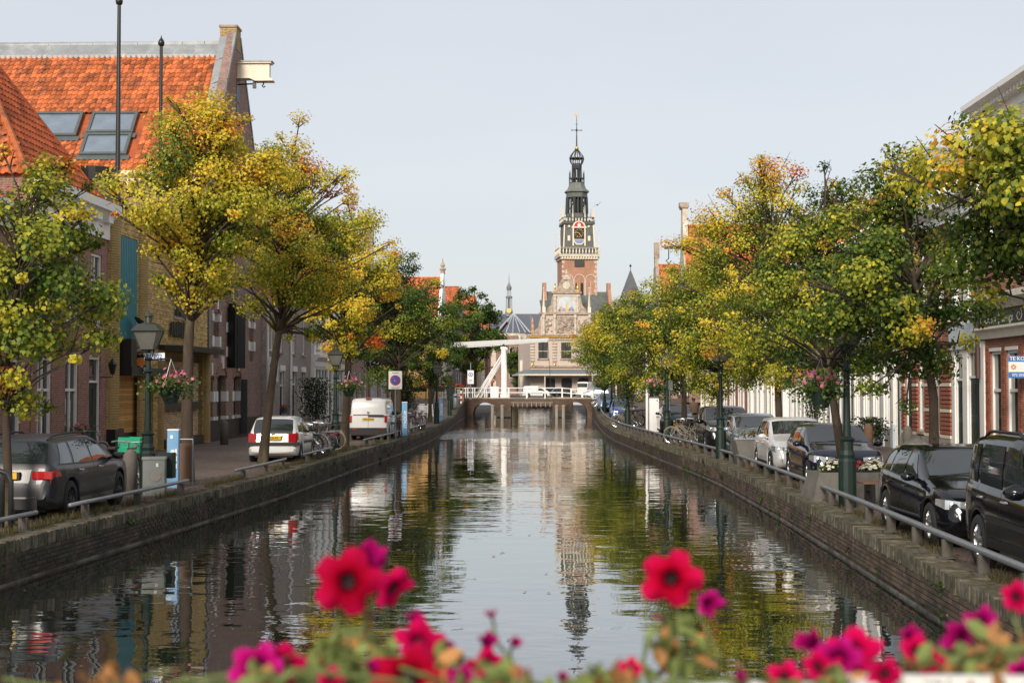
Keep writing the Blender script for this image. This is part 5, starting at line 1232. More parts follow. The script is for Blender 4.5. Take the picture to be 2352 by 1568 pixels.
    mb = MB(); mb.ball((cx, cy, 48.7+.3), .42, 12, 8); sub('gilt_ball', mb, M_GOLD, True)
    mb = MB(); mb.tube([(cx, cy, 48.5), (cx, cy, 51.2), (cx, cy, 55.4)], [.16, .12, .04], 6); mb.tube([(cx-.95, cy, 52.6), (cx+.95, cy, 52.6)], .07, 5)
    for s in (-.95, .95): mb.ball((cx+s, cy, 52.6), .14, 6, 4)
    mb.ball((cx, cy, 52.6), .24, 6, 4); mb.tube([(cx-.35, cy, 53.8), (cx+.35, cy, 53.8)], .04, 4); sub('spire_cross', mb, M_SLATED)
    mb = MB(); mb.prism([(cx-.45, 55.6), (cx-.1, 55.3), (cx+.35, 55.5), (cx+.45, 55.9), (cx+.1, 55.65), (cx-.3, 55.95)], 'y', cy-.04, cy+.04); sub('weather_vane', mb, M_GOLD)
weigh_house()

# ================================================================== church
def church():
    r = thing('church', 'large church with slate roof, ribbed choir roof and small open spire', 'church', (-10.6, 420, .7), 0)
    p = MB(); p.add([(-9, 8, 15), (9, 8, 15), (9, 14, 24), (-9, 14, 24), (-9, 20, 15), (9, 20, 15)], [(0, 1, 2, 3), (3, 2, 5, 4), (0, 3, 4), (1, 5, 2)]); o = p.build('nave_roof', mk('church_slate', (.085, .10, .125), .55, var=.12, vscale=.3), r)
    p = MB(); p.box(-9, 9, 9, 19, 0, 15); p.build('nave_wall', M_SAND, r)
    n = 9; pts = [(-5.0*math.cos(math.pi*i/(n-1)), 3.0 - 5.0*math.sin(math.pi*i/(n-1))) for i in range(n)]
    c = MB(); c.add([(x*1.06, 3+(y-3)*1.06, 17.7) for x, y in pts] + [(0, 4, 23.7)], [(i, i+1, n) for i in range(n-1)]); c.add([(-5.3, 3, 17.7), (5.3, 3, 17.7), (5.3, 10, 17.7), (-5.3, 10, 17.7), (0, 4, 23.7), (0, 12, 23.7)], [(1, 2, 5, 4), (3, 0, 4, 5)])
    ch = c.build('choir_roof', bpy.data.materials['church_slate'], r)
    for i in range(n):
        q = MB(); x, y = pts[i]; q.tube([(x*1.06, 3+(y-3)*1.06, 17.75), (0, 3.95, 23.8)], [.14, .1], 5); q.build('lead_hip', mk('lead_strip', (.42, .46, .50), .5) if 'lead_strip' not in bpy.data.materials else bpy.data.materials['lead_strip'], ch)
    wl = MB(); wl.add([(x, y, 0) for x, y in pts] + [(x, y, 17.7) for x, y in pts], [(i, i+1, n+i+1, n+i) for i in range(n-1)])
    wl.add([(-5, 3, 0), (-5, 9, 0), (-5, 9, 17.7), (-5, 3, 17.7), (5, 3, 0), (5, 9, 0), (5, 9, 17.7), (5, 3, 17.7)], [(0, 1, 2, 3), (4, 5, 6, 7)]); wl.build('choir_wall', M_STONE, r)
    for i in range(n-1):
        (x0, y0), (x1, y1) = pts[i], pts[i+1]; d = Vector((x1-x0, y1-y0, 0)); L = d.length; d.normalize(); nn = Vector((-d.y, d.x, 0)) if (-d.y*(x0+x1)/2 + d.x*((y0+y1)/2-3)) > 0 else Vector((d.y, -d.x, 0))
        w_ = MB(); q = [(.22, 10), (.78, 10), (.78, 15.2), (.5, 16.6), (.22, 15.2)]
        w_.add([tuple(Vector((x0, y0, 0)) + d*L*a + nn*.05 + Vector((0, 0, z))) for a, z in q], [(0, 1, 2, 3, 4), (4, 3, 2, 1, 0)]); wo_ = w_.build('gothic_window', M_GLASS, r)
        t = MB(); A = Vector((x0, y0, 0)) + nn*.08
        for a in (.22, .5, .78): P = A + d*L*a; t.tube([tuple(P+Vector((0, 0, 10))), tuple(P+Vector((0, 0, 15.2 if a != .5 else 16.5)))], .07, 4)
        t.build('tracery', M_STONE, wo_)
        b = MB(); P = Vector((x0, y0, 0)); b.tube([tuple(P+nn*.2), tuple(P+nn*.2+Vector((0, 0, 17)))], .35, 4); b.build('buttress', M_STONE, r)
    g = MB(); g.box(-5.3, 5.3, 2, 2.2, 17.55, 17.75); 
    # ridge spire
    sx, sy = -1.6, 14
    s = MB(); s.lathe([(1.3, 23.2), (1.05, 25.2)], (sx, sy, 0), 8)
    for i in range(8): a0 = math.pi/8+i*math.pi/4; s.tube([(sx+.95*math.cos(a0), sy+.95*math.sin(a0), 25.2), (sx+.85*math.cos(a0), sy+.85*math.sin(a0), 29)], .14, 4); s.tube([(sx+.6*math.cos(a0), sy+.6*math.sin(a0), 29.4), (sx+.55*math.cos(a0), sy+.55*math.sin(a0), 31.4)], .1, 4)
    s.lathe([(1.0, 28.8), (1.05, 29.2), (.7, 29.5)], (sx, sy, 0), 8); s.lathe([(.6, 31.2), (.75, 31.6), (.8, 32.2), (.45, 32.8), (.12, 33.6), (.05, 36), (.001, 37)], (sx, sy, 0), 10); s.lathe([(.5, 25.2), (.45, 29)], (sx, sy, 0), 6); s.build('ridge_spire', mk('spire_lead', (.16, .18, .19), .5), r)
    k = MB(); k.lathe([(.75, -.05), (.75, .05)], (sx, sy-1.3, 24.9), 14, axis='y'); k.build('clock_face', M_GOLD, r)
church()
# ================================================================== trees
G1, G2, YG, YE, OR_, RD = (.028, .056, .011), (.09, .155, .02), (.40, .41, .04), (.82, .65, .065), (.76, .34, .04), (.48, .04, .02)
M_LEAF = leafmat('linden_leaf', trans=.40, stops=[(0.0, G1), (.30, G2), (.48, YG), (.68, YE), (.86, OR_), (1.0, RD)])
def make_leaves(pts, size, hue, name, parent, seed, nrm=None):
    """numpy leaf cloud: one folded kite per point"""
    g = np.random.default_rng(seed); n = len(pts)
    s = size*g.uniform(.65, 1.25, n)
    # mostly hanging, random yaw, blade tilted
    yaw = g.uniform(0, 2*np.pi, n); tilt = g.normal(-.75, .55, n); roll = g.normal(0, .7, n)
    ax = np.stack([np.cos(yaw)*np.cos(tilt), np.sin(yaw)*np.cos(tilt), np.sin(tilt)], 1)
    sd = np.stack([-np.sin(yaw), np.cos(yaw), np.zeros(n)], 1); up = np.cross(ax, sd)
    sd2 = sd*np.cos(roll)[:, None] + up*np.sin(roll)[:, None]; up2 = np.cross(ax, sd2)
    if nrm is not None:      # blades face out of the crown and hang from their stalks
        up2 = nrm + g.normal(0, .42, (n, 3)) + np.array([0, 0, .35]); up2 /= np.linalg.norm(up2, axis=1)[:, None]
        ax = np.array([0, 0, -1.0]) + g.normal(0, .45, (n, 3)); ax -= up2*np.sum(ax*up2, 1)[:, None]; ax /= np.linalg.norm(ax, axis=1)[:, None]; sd2 = np.cross(up2, ax)
    tpl = np.array([(0, 0, 0), (.30, .46, .05), (.66, .36, .06), (1.0, 0, -.06), (.66, -.36, .06), (.30, -.46, .05)])
    V = pts[:, None, :] + s[:, None, None]*(tpl[None, :, 0, None]*ax[:, None, :] + tpl[None, :, 1, None]*sd2[:, None, :] + tpl[None, :, 2, None]*up2[:, None, :])
    V = V.reshape(-1, 3); k = len(tpl)
    me = bpy.data.meshes.new(name); me.vertices.add(len(V)); me.vertices.foreach_set('co', V.astype(np.float32).ravel())
    base = (np.arange(n)*k)[:, None]
    loops = np.concatenate([base + np.array([0, 5, 4, 3]), base + np.array([0, 3, 2, 1])], 1).ravel()
    me.loops.add(len(loops)); me.loops.foreach_set('vertex_index', loops.astype(np.int32))
    me.polygons.add(2*n); me.polygons.foreach_set('loop_start', (np.arange(2*n)*4).astype(np.int32)); me.polygons.foreach_set('loop_total', np.full(2*n, 4, np.int32))
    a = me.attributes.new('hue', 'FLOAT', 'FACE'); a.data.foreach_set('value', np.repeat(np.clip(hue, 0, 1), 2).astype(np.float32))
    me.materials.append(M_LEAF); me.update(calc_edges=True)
    o = bpy.data.objects.new(name, me); COL.objects.link(o); o.parent = parent
    return o
def tree(label, loc, lean, fork, cz, rad, hgt, nleaf, leaf, hue0, hue_top, seed, cx=0.0, cy=0.0, spread=.13, trunk_r=.13, group='linden trees along the canal', singles=0, clumps=34, red=None, gap=.0, name='linden_tree', sun=(-.35, -.5), dy=1.0, taper=.38):
    """cz: height of the crown's middle; rad: crown radius; hgt: crown height; hue0/hue_top: leaf colour low and inside / high and outside"""
    q = random.Random(seed); g = np.random.default_rng(seed)
    r = thing(name, label, 'tree', loc, 0, group)
    lx, ly = lean; ztop = cz + hgt*.30
    n = 9; tp = []
    for i in range(n):
        t = i/(n-1); tp.append(Vector((lx*t*ztop + cx*max(0, t-.4)*1.2 + math.sin(t*5+seed)*.05, ly*t*ztop + cy*max(0, t-.4) + math.cos(t*4+seed)*.04, ztop*t)))
    mb = MB(); mb.tube([tp[0] - Vector((0, 0, .1))] + tp, [trunk_r*1.5, trunk_r*1.3] + [trunk_r*(1.05 - .8*(i/(n-1))**1.3) for i in range(1, n)], 9)
    for k in range(4):  # scars and knots
        z = q.uniform(.12, .45); p = tp[int(z*(n-1))]; a = q.uniform(0, 6.28); mb.ball((p.x + trunk_r*.85*math.cos(a), p.y + trunk_r*.85*math.sin(a), p.z), trunk_r*.35, 6, 4)
    mb.build('trunk', M_BARK, r, smooth=True)
    C = Vector((lx*cz + cx, ly*cz + cy, cz)); limbs = MB(); pts = []; hue = []; nrms = []
    cl = []; ph = [q.uniform(0, 6.28) for _ in range(4)]
    def env(d):      # uneven outline: bulges and hollows, narrower towards the top
        az = math.atan2(d.y, d.x); e = 1 + .16*math.sin(2*az+ph[0]+d.z*2) + .13*math.sin(3*az+ph[1]-d.z*3) + .10*math.sin(5*az+ph[2]+d.z*5)
        return e*(1.0 - taper*max(0, d.z)**1.4 - .25*max(0, -d.z)**2)
    nb = int(clumps*1.25)
    for i in range(nb):
        for _ in range(40):
            d = Vector((q.gauss(0, 1), q.gauss(0, 1), q.gauss(0, 1))).normalized(); rr = q.uniform(.08, 1)**.42
            e = env(d); p = C + Vector((d.x*rr*rad*e, d.y*rr*rad*e*dy, d.z*rr*hgt*.5*(1+.12*math.sin(ph[3]+3*d.x))))
            if all((p-c).length > rad*.25 for c, _, _ in cl): break
        cl.append((p, q.uniform(.17, .36)*rad, rr))
    # sprigs that break the outline
    for i in range(int(clumps*.9)):
        d = Vector((q.gauss(0, 1), q.gauss(0, 1), q.gauss(.1, .9))).normalized(); e = env(d); p = C + Vector((d.x*rad*e*q.uniform(.92, 1.2), d.y*rad*e*dy*q.uniform(.92, 1.15), d.z*hgt*.5*q.uniform(.95, 1.15)))
        cl.append((p, rad*q.uniform(.06, .16), 1.05))
    tot = sum(c[1]**2.2 for c in cl)
    for p, s, rr in cl:
        # limb from the trunk
        zt = max(fork, min(ztop*.98, p.z - (p-C).length*.55 - .2)); t = zt/ztop; b = tp[min(n-1, int(t*(n-1)))]
        b = b.lerp(tp[min(n-1, int(t*(n-1))+1)], t*(n-1) % 1)
        mid = b.lerp(p, .5) + Vector((q.gauss(0, .1), q.gauss(0, .1), .12*rad*q.uniform(.1, .8)))
        limbs.tube([b, b.lerp(mid, .5) + Vector((0, 0, .06)), mid, p], [trunk_r*.38, trunk_r*.26, trunk_r*.18, .012], 5)
        for k in range(3):
            e = p + Vector((q.gauss(0, 1), q.gauss(0, 1), q.gauss(0, .7))).normalized()*s*1.05; limbs.tube([mid.lerp(p, q.uniform(.3, .9)), e], [.018, .006], 4)
        m = max(36, int(nleaf*s**2.2/tot)); d = g.normal(0, 1, (m, 3)); d /= np.linalg.norm(d, axis=1)[:, None]
        rad_ = s*np.clip(g.uniform(0, 1, m)**.42*1.0 + g.normal(0, .12, m), .05, 1.4)
        P = np.array(p)[None, :] + d*rad_[:, None]*np.array([1, 1, .72])[None, :]
        pts.append(P); nv = .65*d + .6*(P-np.array(C))/rad; nrms.append(nv/np.maximum(.2, np.linalg.norm(nv, axis=1))[:, None])
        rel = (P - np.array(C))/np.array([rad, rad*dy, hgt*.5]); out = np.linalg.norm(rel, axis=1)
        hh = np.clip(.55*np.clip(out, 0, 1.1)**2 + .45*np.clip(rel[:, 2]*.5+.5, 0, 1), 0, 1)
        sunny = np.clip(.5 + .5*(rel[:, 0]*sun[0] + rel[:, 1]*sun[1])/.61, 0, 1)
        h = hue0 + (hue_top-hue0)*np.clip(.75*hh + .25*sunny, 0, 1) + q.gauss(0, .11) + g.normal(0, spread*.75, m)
        if red and s < rad*.24 and q.random() < red*1.6: h = h + .24
        hue.append(h)
    pts = np.concatenate(pts); hue = np.concatenate(hue); nrms = np.concatenate(nrms)
    lb = limbs.build('limbs', M_TWIG, r, smooth=True)
    if singles:
        # the leaves nearest the camera are leaves of their own
        L = np.array(loc); dist = np.linalg.norm((pts + L)[:, :2], axis=1); idx = np.argsort(dist)
        idx = idx[:min(len(idx), singles*14)]; idx = g.permutation(idx)[:singles]
        mask = np.ones(len(pts), bool); mask[idx] = False
        for i in idx:
            me = SINGLE_LEAVES[min(len(SINGLE_LEAVES)-1, max(0, int(hue[i]*len(SINGLE_LEAVES))))]
            o = link_mesh('leaf', me, r, TM(tuple(pts[i]), q.uniform(-.6, .6), q.gauss(.75, .5), q.uniform(0, 6.28), leaf*q.uniform(.8, 1.25)))
        pts, hue, nrms = pts[mask], hue[mask], nrms[mask]
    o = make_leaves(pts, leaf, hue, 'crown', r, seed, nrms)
    o['kind'] = 'stuff'
    return r
SINGLE_LEAVES = []
for i in range(10):
    me = bpy.data.meshes.new('leaf'); me.from_pydata([(0, 0, 0), (.30, .46, .05), (.66, .36, .06), (1.0, 0, -.06), (.66, -.36, .06), (.30, -.46, .05), (.12, .3, .03), (.12, -.3, .03)], [], [(0, 7, 5, 4, 3), (0, 3, 2, 1, 6)])
    a = me.attributes.new('hue', 'FLOAT', 'FACE'); a.data.foreach_set('value', [(i+.5)/10]*2); me.materials.append(M_LEAF); SINGLE_LEAVES.append(me)

# left bank, near to far
tree('small green and yellow linden in front of the hip-roofed house at the left edge', (-9.15, 23.9, 0), (.0, .0), 1.9, 4.1, 1.6, 4.4, 14500, .078, .20, .50, 21, cx=.3, spread=.13, trunk_r=.075, singles=300, red=.12)
tree('yellow linden behind the blue socket post with the tall bright crown', (-8.9, 34.9, 0), (.012, 0), 3.9, 7.15, 1.95, 5.0, 33000, .072, .40, .66, 22, cx=.18, spread=.12, trunk_r=.15, red=.0, clumps=52, singles=300, taper=.55)
tree('yellow linden whose leaning trunk stands before the white hatchback', (-8.3, 41.3, 0), (.10, 0), 3.9, 6.85, 2.1, 6.0, 36000, .072, .42, .68, 23, spread=.12, trunk_r=.13, red=.06, cx=.15, clumps=50, taper=.6)
tree('orange tipped linden beside the second lantern, left of the white van', (-7.85, 54.7, 0), (.02, 0), 3.4, 6.3, 1.9, 6.0, 21000, .09, .42, .76, 24, spread=.10, trunk_r=.16, red=.14, cx=-.15, clumps=46)
tree('dark green linden behind the parking sign by the white van', (-7.5, 70.5, 0), (0, 0), 3.2, 5.9, 2.5, 6.6, 24000, .095, .02, .26, 25, spread=.09, trunk_r=.13, cx=-.2, clumps=46)
tree('dark green linden by the lamp posts nearest the drawbridge on the left', (-8.0, 95, 0), (.0, 0), 2.8, 5.2, 2.3, 5.8, 16000, .11, .05, .32, 26, spread=.11, trunk_r=.13, red=.1)
tree('green tree between the dark linden and the drawbridge rail', (-9.2, 84, 0), (.0, 0), 3, 6.0, 2.0, 6.0, 11000, .11, .08, .30, 36, spread=.1, trunk_r=.12)
tree('large dark green tree beyond the drawbridge on the left', (-9.9, 190, .7), (0, 0), 3.5, 9.2, 3.9, 11.5, 15000, .24, .08, .26, 27, spread=.08, trunk_r=.22, clumps=46, group='trees beyond the drawbridge')
tree('dark tree below the church choir beside the weigh house', (-5.9, 300, .7), (0, 0), 3, 6.0, 3.6, 9.5, 7000, .34, .06, .20, 28, spread=.07, trunk_r=.22, group='trees beyond the drawbridge')
tree('dark tree in front of the church choir behind the bridge post', (-9.8, 345, .7), (0, 0), 3, 5.0, 3.6, 9, 6000, .34, .06, .2, 38, spread=.07, trunk_r=.22, group='trees beyond the drawbridge')
# right bank, near to far
tree('near linden with big yellow leaves leaning in from the right edge', (7.75, 20.2, 0), (0, 0), 3.0, 5.0, 2.15, 3.4, 20000, .082, .06, .46, 31, spread=.14, trunk_r=.11, red=.26, singles=300, cx=-.2)
tree('green and yellow linden rising behind the black hatchback', (6.95, 26.2, 0), (.02, 0), 3.0, 4.35, 1.75, 4.4, 22000, .068, .06, .40, 32, spread=.12, trunk_r=.10, red=.1, cx=-.72, dy=.8)
tree('leaning linden with dark trunk beside the flower planter and lamp post', (6.5, 31.6, 0), (-.11, 0), 2.7, 4.6, 1.85, 4.6, 24000, .068, .10, .46, 33, spread=.12, trunk_r=.105, red=.1, cx=.1, clumps=42)
tree('tall linden with orange top behind the white hatchback', (7.0, 43.5, 0), (.0, 0), 3.0, 5.8, 2.3, 6.7, 36000, .072, .08, .74, 34, spread=.11, trunk_r=.115, red=.14, clumps=50, cx=-.45)
tree('yellow and green linden beside the dark family car', (6.3, 52.5, 0), (.01, 0), 2.8, 5.0, 2.2, 5.7, 27000, .078, .10, .54, 35, spread=.12, trunk_r=.12, red=.12, clumps=46, cx=-.25, taper=.6)
for k, (x, y, z, sd, lb) in enumerate(((6.1, 64.0, 4.75, 41, 'green linden with yellow tips behind the black compact car'), (5.7, 79, 4.75, 42, 'linden with yellow patches above the row of leaning bicycles'), (5.5, 95, 5.1, 43, 'green linden above the blue parked car'), (5.5, 112, 5.5, 44, 'linden hanging towards the weigh house above the light blue car'))):
    tree(lb, (x, y, gz(y)), (0, 0), 2.8, z, 2.55, 5.6 + .12*k, 21000, .092, .09, .47, sd, spread=.12, trunk_r=.13, red=.12, clumps=44, cx=-.7)
tree('olive green linden at the far end of the right row beside the drawbridge', (5.9, 131, .8), (0, 0), 2.8, 5.9, 2.4, 6.4, 13000, .14, .18, .44, 45, spread=.1, trunk_r=.14)
tree('brown green tree just beyond the drawbridge on the right', (7.4, 168, .8), (0, 0), 3, 7.0, 2.8, 8.0, 11000, .19, .25, .50, 46, spread=.1, trunk_r=.16, group='trees beyond the drawbridge')
tree('bushy tree in the weigh house square on the right', (10.6, 205, .7), (0, 0), 3, 7.6, 3.4, 8.6, 10000, .24, .18, .4, 47, spread=.1, trunk_r=.18, group='trees beyond the drawbridge')
# ================================================================== cars
M_TYRE = mk('tyre', (.014, .014, .014), .85, var=.2)
M_RIM = mk('alloy_rim', (.50, .51, .52), .28, metal=.85, var=.08)
M_RIMD = mk('dark_rim', (.10, .105, .11), .3, metal=.8, var=.1)
M_CGLASS = mk('car_glass', (.022, .03, .032), .03, var=.2, vscale=1.2, spec=.9)
M_TRIM = mk('black_trim', (.014, .014, .015), .5, var=.1)
M_HLIGHT = mk('headlight_glass', (.50, .52, .54), .08, metal=.55, var=.35, vscale=9, coat=1)
M_TLIGHT = mk('tail_light_red', (.40, .012, .015), .12, var=.25, vscale=9, coat=1)
M_CHROME = mk('chrome', (.65, .66, .67), .12, metal=.95, var=.05)
M_PLATE = mk('yellow_plate', (.72, .40, .02), .45, var=.04)
M_INT = mk('car_interior', (.02, .02, .022), .9)
def paint(name, c, rough=.22, metal=.0, coat=.7): return mk(name, c, rough, metal, var=.04, vscale=1, coat=coat, spec=.5)
def smooth_prof(pts, L):
    xs = np.linspace(-L/2, L/2, 401); z = np.interp(xs, [p[0] for p in pts], [p[1] for p in pts])
    k = np.hanning(17); k /= k.sum(); zp = np.pad(z, 8, mode='edge'); zs = np.convolve(zp, k, 'valid')
    wgt = np.clip(np.minimum(xs+L/2, L/2-xs)/.10, 0, 1); return xs, zs*wgt + z*(1-wgt)
class CarShape:
    def __init__(s, L, W, top, belt, zb, axles, rw, plan, rf=.76, mid=.62, tumble=.0, wellin=.26):
        s.L, s.W, s.zb, s.ax, s.rw, s.rf, s.mid = L, W, zb, axles, rw, rf, mid
        s.X, s.T = smooth_prof(top, L); s.belt = belt; s.plan = plan; s.zr = max(p[1] for p in top); s.well = wellin
    def top(s, x): return float(np.interp(x, s.X, s.T))
    def x_at(s, z, end):
        xs = np.linspace(0, end*s.L/2, 400)
        for x in xs[::-1]:
            if s.top(x) >= z: return float(x)
        return float(end*s.L/2)
    def ring(s, x):
        zt = s.top(x); w = s.W/2*float(np.interp(x/s.L, [p[0] for p in s.plan], [p[1] for p in s.plan]))
        b0 = float(np.interp(x, [p[0] for p in s.belt], [p[1] for p in s.belt])); zbelt = min(b0, zt-.045)
        k = max(0., min(1., (zt-b0)/(s.zr-b0))); wr = (w-.11)*(1-k) + w*s.rf*k
        e = abs(x)/(s.L/2); zb = s.zb + .10*max(0, (e-.90)/.10)
        arch = -9; R_ = s.rw + .055
        for xa in s.ax:
            dx = x-xa
            if abs(dx) < R_: arch = max(arch, s.rw + math.sqrt(R_*R_-dx*dx))
        P = [(0, zb), (w-s.well, max(zb, arch)), (w-.02, max(zb+.02, arch)), (w-.003, max(zb+.15, arch+.012)), (w, max(zb+(zbelt-zb)*s.mid, arch+.03)),
             (w-.012, max(zbelt-.13, arch+.045)), (w-.035, zbelt-.02), (w-.06, zbelt)]
        a = (w-.06, zbelt); b = (wr+.015, zt-.085*k-.014)
        for t in (.33, .67): P.append((a[0]+(b[0]-a[0])*t + .018*k*math.sin(math.pi*t), a[1]+(b[1]-a[1])*t))
        P += [b, (wr-.03, zt-.03*k-.006), (wr*.62, zt-.006), (0, zt)]
        z = 0; out = []
        for (yy, zz) in P: z = max(z, min(zz, zt)); out.append((max(0, yy), z))
        return out
    def pt(s, x, t, sg=1):
        r = s.ring(x); i = min(len(r)-2, max(0, int(t))); f = t-i
        return Vector((x, sg*(r[i][0]*(1-f)+r[i+1][0]*f), r[i][1]*(1-f)+r[i+1][1]*f))
    def body(s, mat, root):
        xs = sorted(set([round(v, 4) for v in np.linspace(-s.L/2, s.L/2, 64)] + [round(xa+dx, 4) for xa in s.ax for dx in np.linspace(-s.rw-.056, s.rw+.056, 17)] +
                        [round(sg*(s.L/2-d), 4) for sg in (-1, 1) for d in (.01, .025, .045, .07, .1, .13)]))
        mb = MB(); n = 14
        for x in xs:
            r = s.ring(x); mb.v += [(x, -p[0], p[1]) for p in r] + [(x, p[0], p[1]) for p in r[-2:0:-1]]
        m = 2*n-2
        for i in range(len(xs)-1):
            for j in range(m): mb.f.append((i*m+j, i*m+(j+1) % m, (i+1)*m+(j+1) % m, (i+1)*m+j)); mb.m.append(0); mb.a.append(.5)
        mb.f += [tuple(range(m-1, -1, -1)), tuple((len(xs)-1)*m+j for j in range(m))]; mb.m += [0, 0]; mb.a += [.5, .5]
        mb.f = [f[::-1] for f in mb.f]
        return mb.build('body', mat, root, smooth=True)
    def patch(s, name, mat, root, x0, x1, t0, t1, off=.006, sides=(1, -1), nx=10, nt=5, wrap=False, xs0=None, xs1=None):
        """strip of the body surface lifted off by a few millimetres; xs0/xs1 give other x-limits at t1 (slanted ends)"""
        mb = MB()
        def grid_(fn, nu, nv):
            o = len(mb.v); pts = [[fn(i/nu, j/nv) for j in range(nv+1)] for i in range(nu+1)]
            for i in range(nu+1):
                for j in range(nv+1):
                    a = pts[min(i+1, nu)][j]-pts[max(i-1, 0)][j]; b = pts[i][min(j+1, nv)]-pts[i][max(j-1, 0)]; nn = a.cross(b)
                    nn = nn.normalized() if nn.length > 1e-9 else Vector((0, 0, 1))
                    p = pts[i][j]; c = Vector((p.x*.8, 0, .55))
                    if nn.dot(p-c) < 0: nn = -nn
                    mb.v.append(tuple(p+nn*off))
            for i in range(nu):
                for j in range(nv): mb.f.append((o+i*(nv+1)+j, o+(i+1)*(nv+1)+j, o+(i+1)*(nv+1)+j+1, o+i*(nv+1)+j+1)); mb.m.append(0); mb.a.append(.5)
        if wrap:
            def fw(u, v):
                tt = t0 + (13-t0)*(1-abs(2*v-1)); return s.pt(x0+(x1-x0)*u, min(12.9999, tt), 1 if v < .5 else -1)
            grid_(fw, nx, nt*2)
        else:
            xa, xb = (xs0 if xs0 is not None else x0), (xs1 if xs1 is not None else x1)
            for sg in sides:
                mb.v, mb.f, mb.m, mb.a = [], [], [], []
                grid_(lambda u, v: s.pt((x0+(x1-x0)*u)*(1-v) + (xa+(xb-xa)*u)*v, t0+(t1-t0)*v, sg), nx, nt)
                o = mb.build(name, mat, root, smooth=True)
            return o
        return mb.build(name, mat, root, smooth=True)
def wheel(root, x, y, r, rim, spokes=5, wd=.2):
    sg = 1 if y > 0 else -1
    mb = MB(); h = wd/2; mb.lathe([(r*.66, -h), (r*.90, -h), (r*.985, -h*.75), (r, -h*.4), (r, h*.4), (r*.985, h*.75), (r*.90, h), (r*.66, h), (r*.62, h*.4), (r*.62, -h*.4), (r*.66, -h)], (0, 0, 0), 24, axis='y', cap=False)
    o = mb.build('wheel', M_TYRE, root, smooth=True); o.location = (x, y-sg*h, r)
    q = MB(); yo = sg*h*.72; q.lathe([(r*.67, sg*h*.98), (r*.64, yo), (r*.60, yo-sg*.05)], (0, 0, 0), 24, axis='y', cap=False); q.lathe([(.001, yo+sg*.012), (r*.16, yo+sg*.01), (r*.18, yo-sg*.03)], (0, 0, 0), 12, axis='y')
    q.lathe([(r*.62, yo-sg*.08), (.001, yo-sg*.085)], (0, 0, 0), 16, m=1, axis='y')
    for i in range(spokes):
        a = 2*math.pi*i/spokes + .3
        for d in ((-.13, .13) if spokes <= 6 else (0,)):
            q.tube([(r*.13*math.cos(a), yo, r*.13*math.sin(a)), (r*.64*math.cos(a+d), yo-sg*.005, r*.64*math.sin(a+d))], r*.05 if spokes <= 6 else r*.035, 4)
    q.build('rim', [rim, M_TRIM], o)
def plate(root, x, z, y, face, txt=None, col=None, w_=.52):
    mb = MB(); mb.box(-.012, .012, -w_/2, w_/2, -.055, .055); o = mb.build('number_plate', col or M_PLATE, root); o.matrix_basis = TM((x, y, z))
    if txt: text('plate_characters', txt, .095, M_TEXTK, o, TM((face*.014, 0, 0), R(90), 0, R(90) if face > 0 else R(-90)), ext=.001)
def mirrors(root, x, z, y, mat, s=1.0):
    for sg in (1, -1):
        mb = MB(); mb.lathe([(.001, -.09*s), (.075*s, -.07*s), (.10*s, 0), (.085*s, .05*s), (.001, .07*s)], (x, sg*(y+.12), z), 10, axis='x', sc=(1.15, .72)); mb.tube([(x-.02, sg*(y-.04), z-.05), (x, sg*(y+.06), z-.02)], .03, 6)
        o = mb.build('wing_mirror', mat, root, smooth=True)
def handles(root, sh, xs, z, mat):
    for x in xs:
        for sg in (1, -1):
            r = sh.ring(x); t = next((i for i in range(len(r)-1) if r[i][1] <= z <= r[i+1][1] and i >= 2), 5); f = (z-r[t][1])/max(1e-4, r[t+1][1]-r[t][1]); p = sh.pt(x, t+f, sg)
            mb = MB(); mb.tube([(x-.10, p.y+sg*.012, z), (x-.07, p.y+sg*.035, z), (x+.07, p.y+sg*.035, z), (x+.10, p.y+sg*.012, z)], .015, 6); mb.build('door_handle', mat, root)
def seams(sh, body_, xs, mat, t0=3.2, t1=7.0):
    for x in xs: sh.patch('door_seam', mat, body_, x-.005, x+.005, t0, t1, .003, nx=1, nt=8)
PLAN = [(-.5, .80), (-.485, .88), (-.45, .945), (-.36, .985), (-.2, 1.0), (.2, 1.0), (.36, .985), (.44, .93), (.48, .84), (.5, .70)]
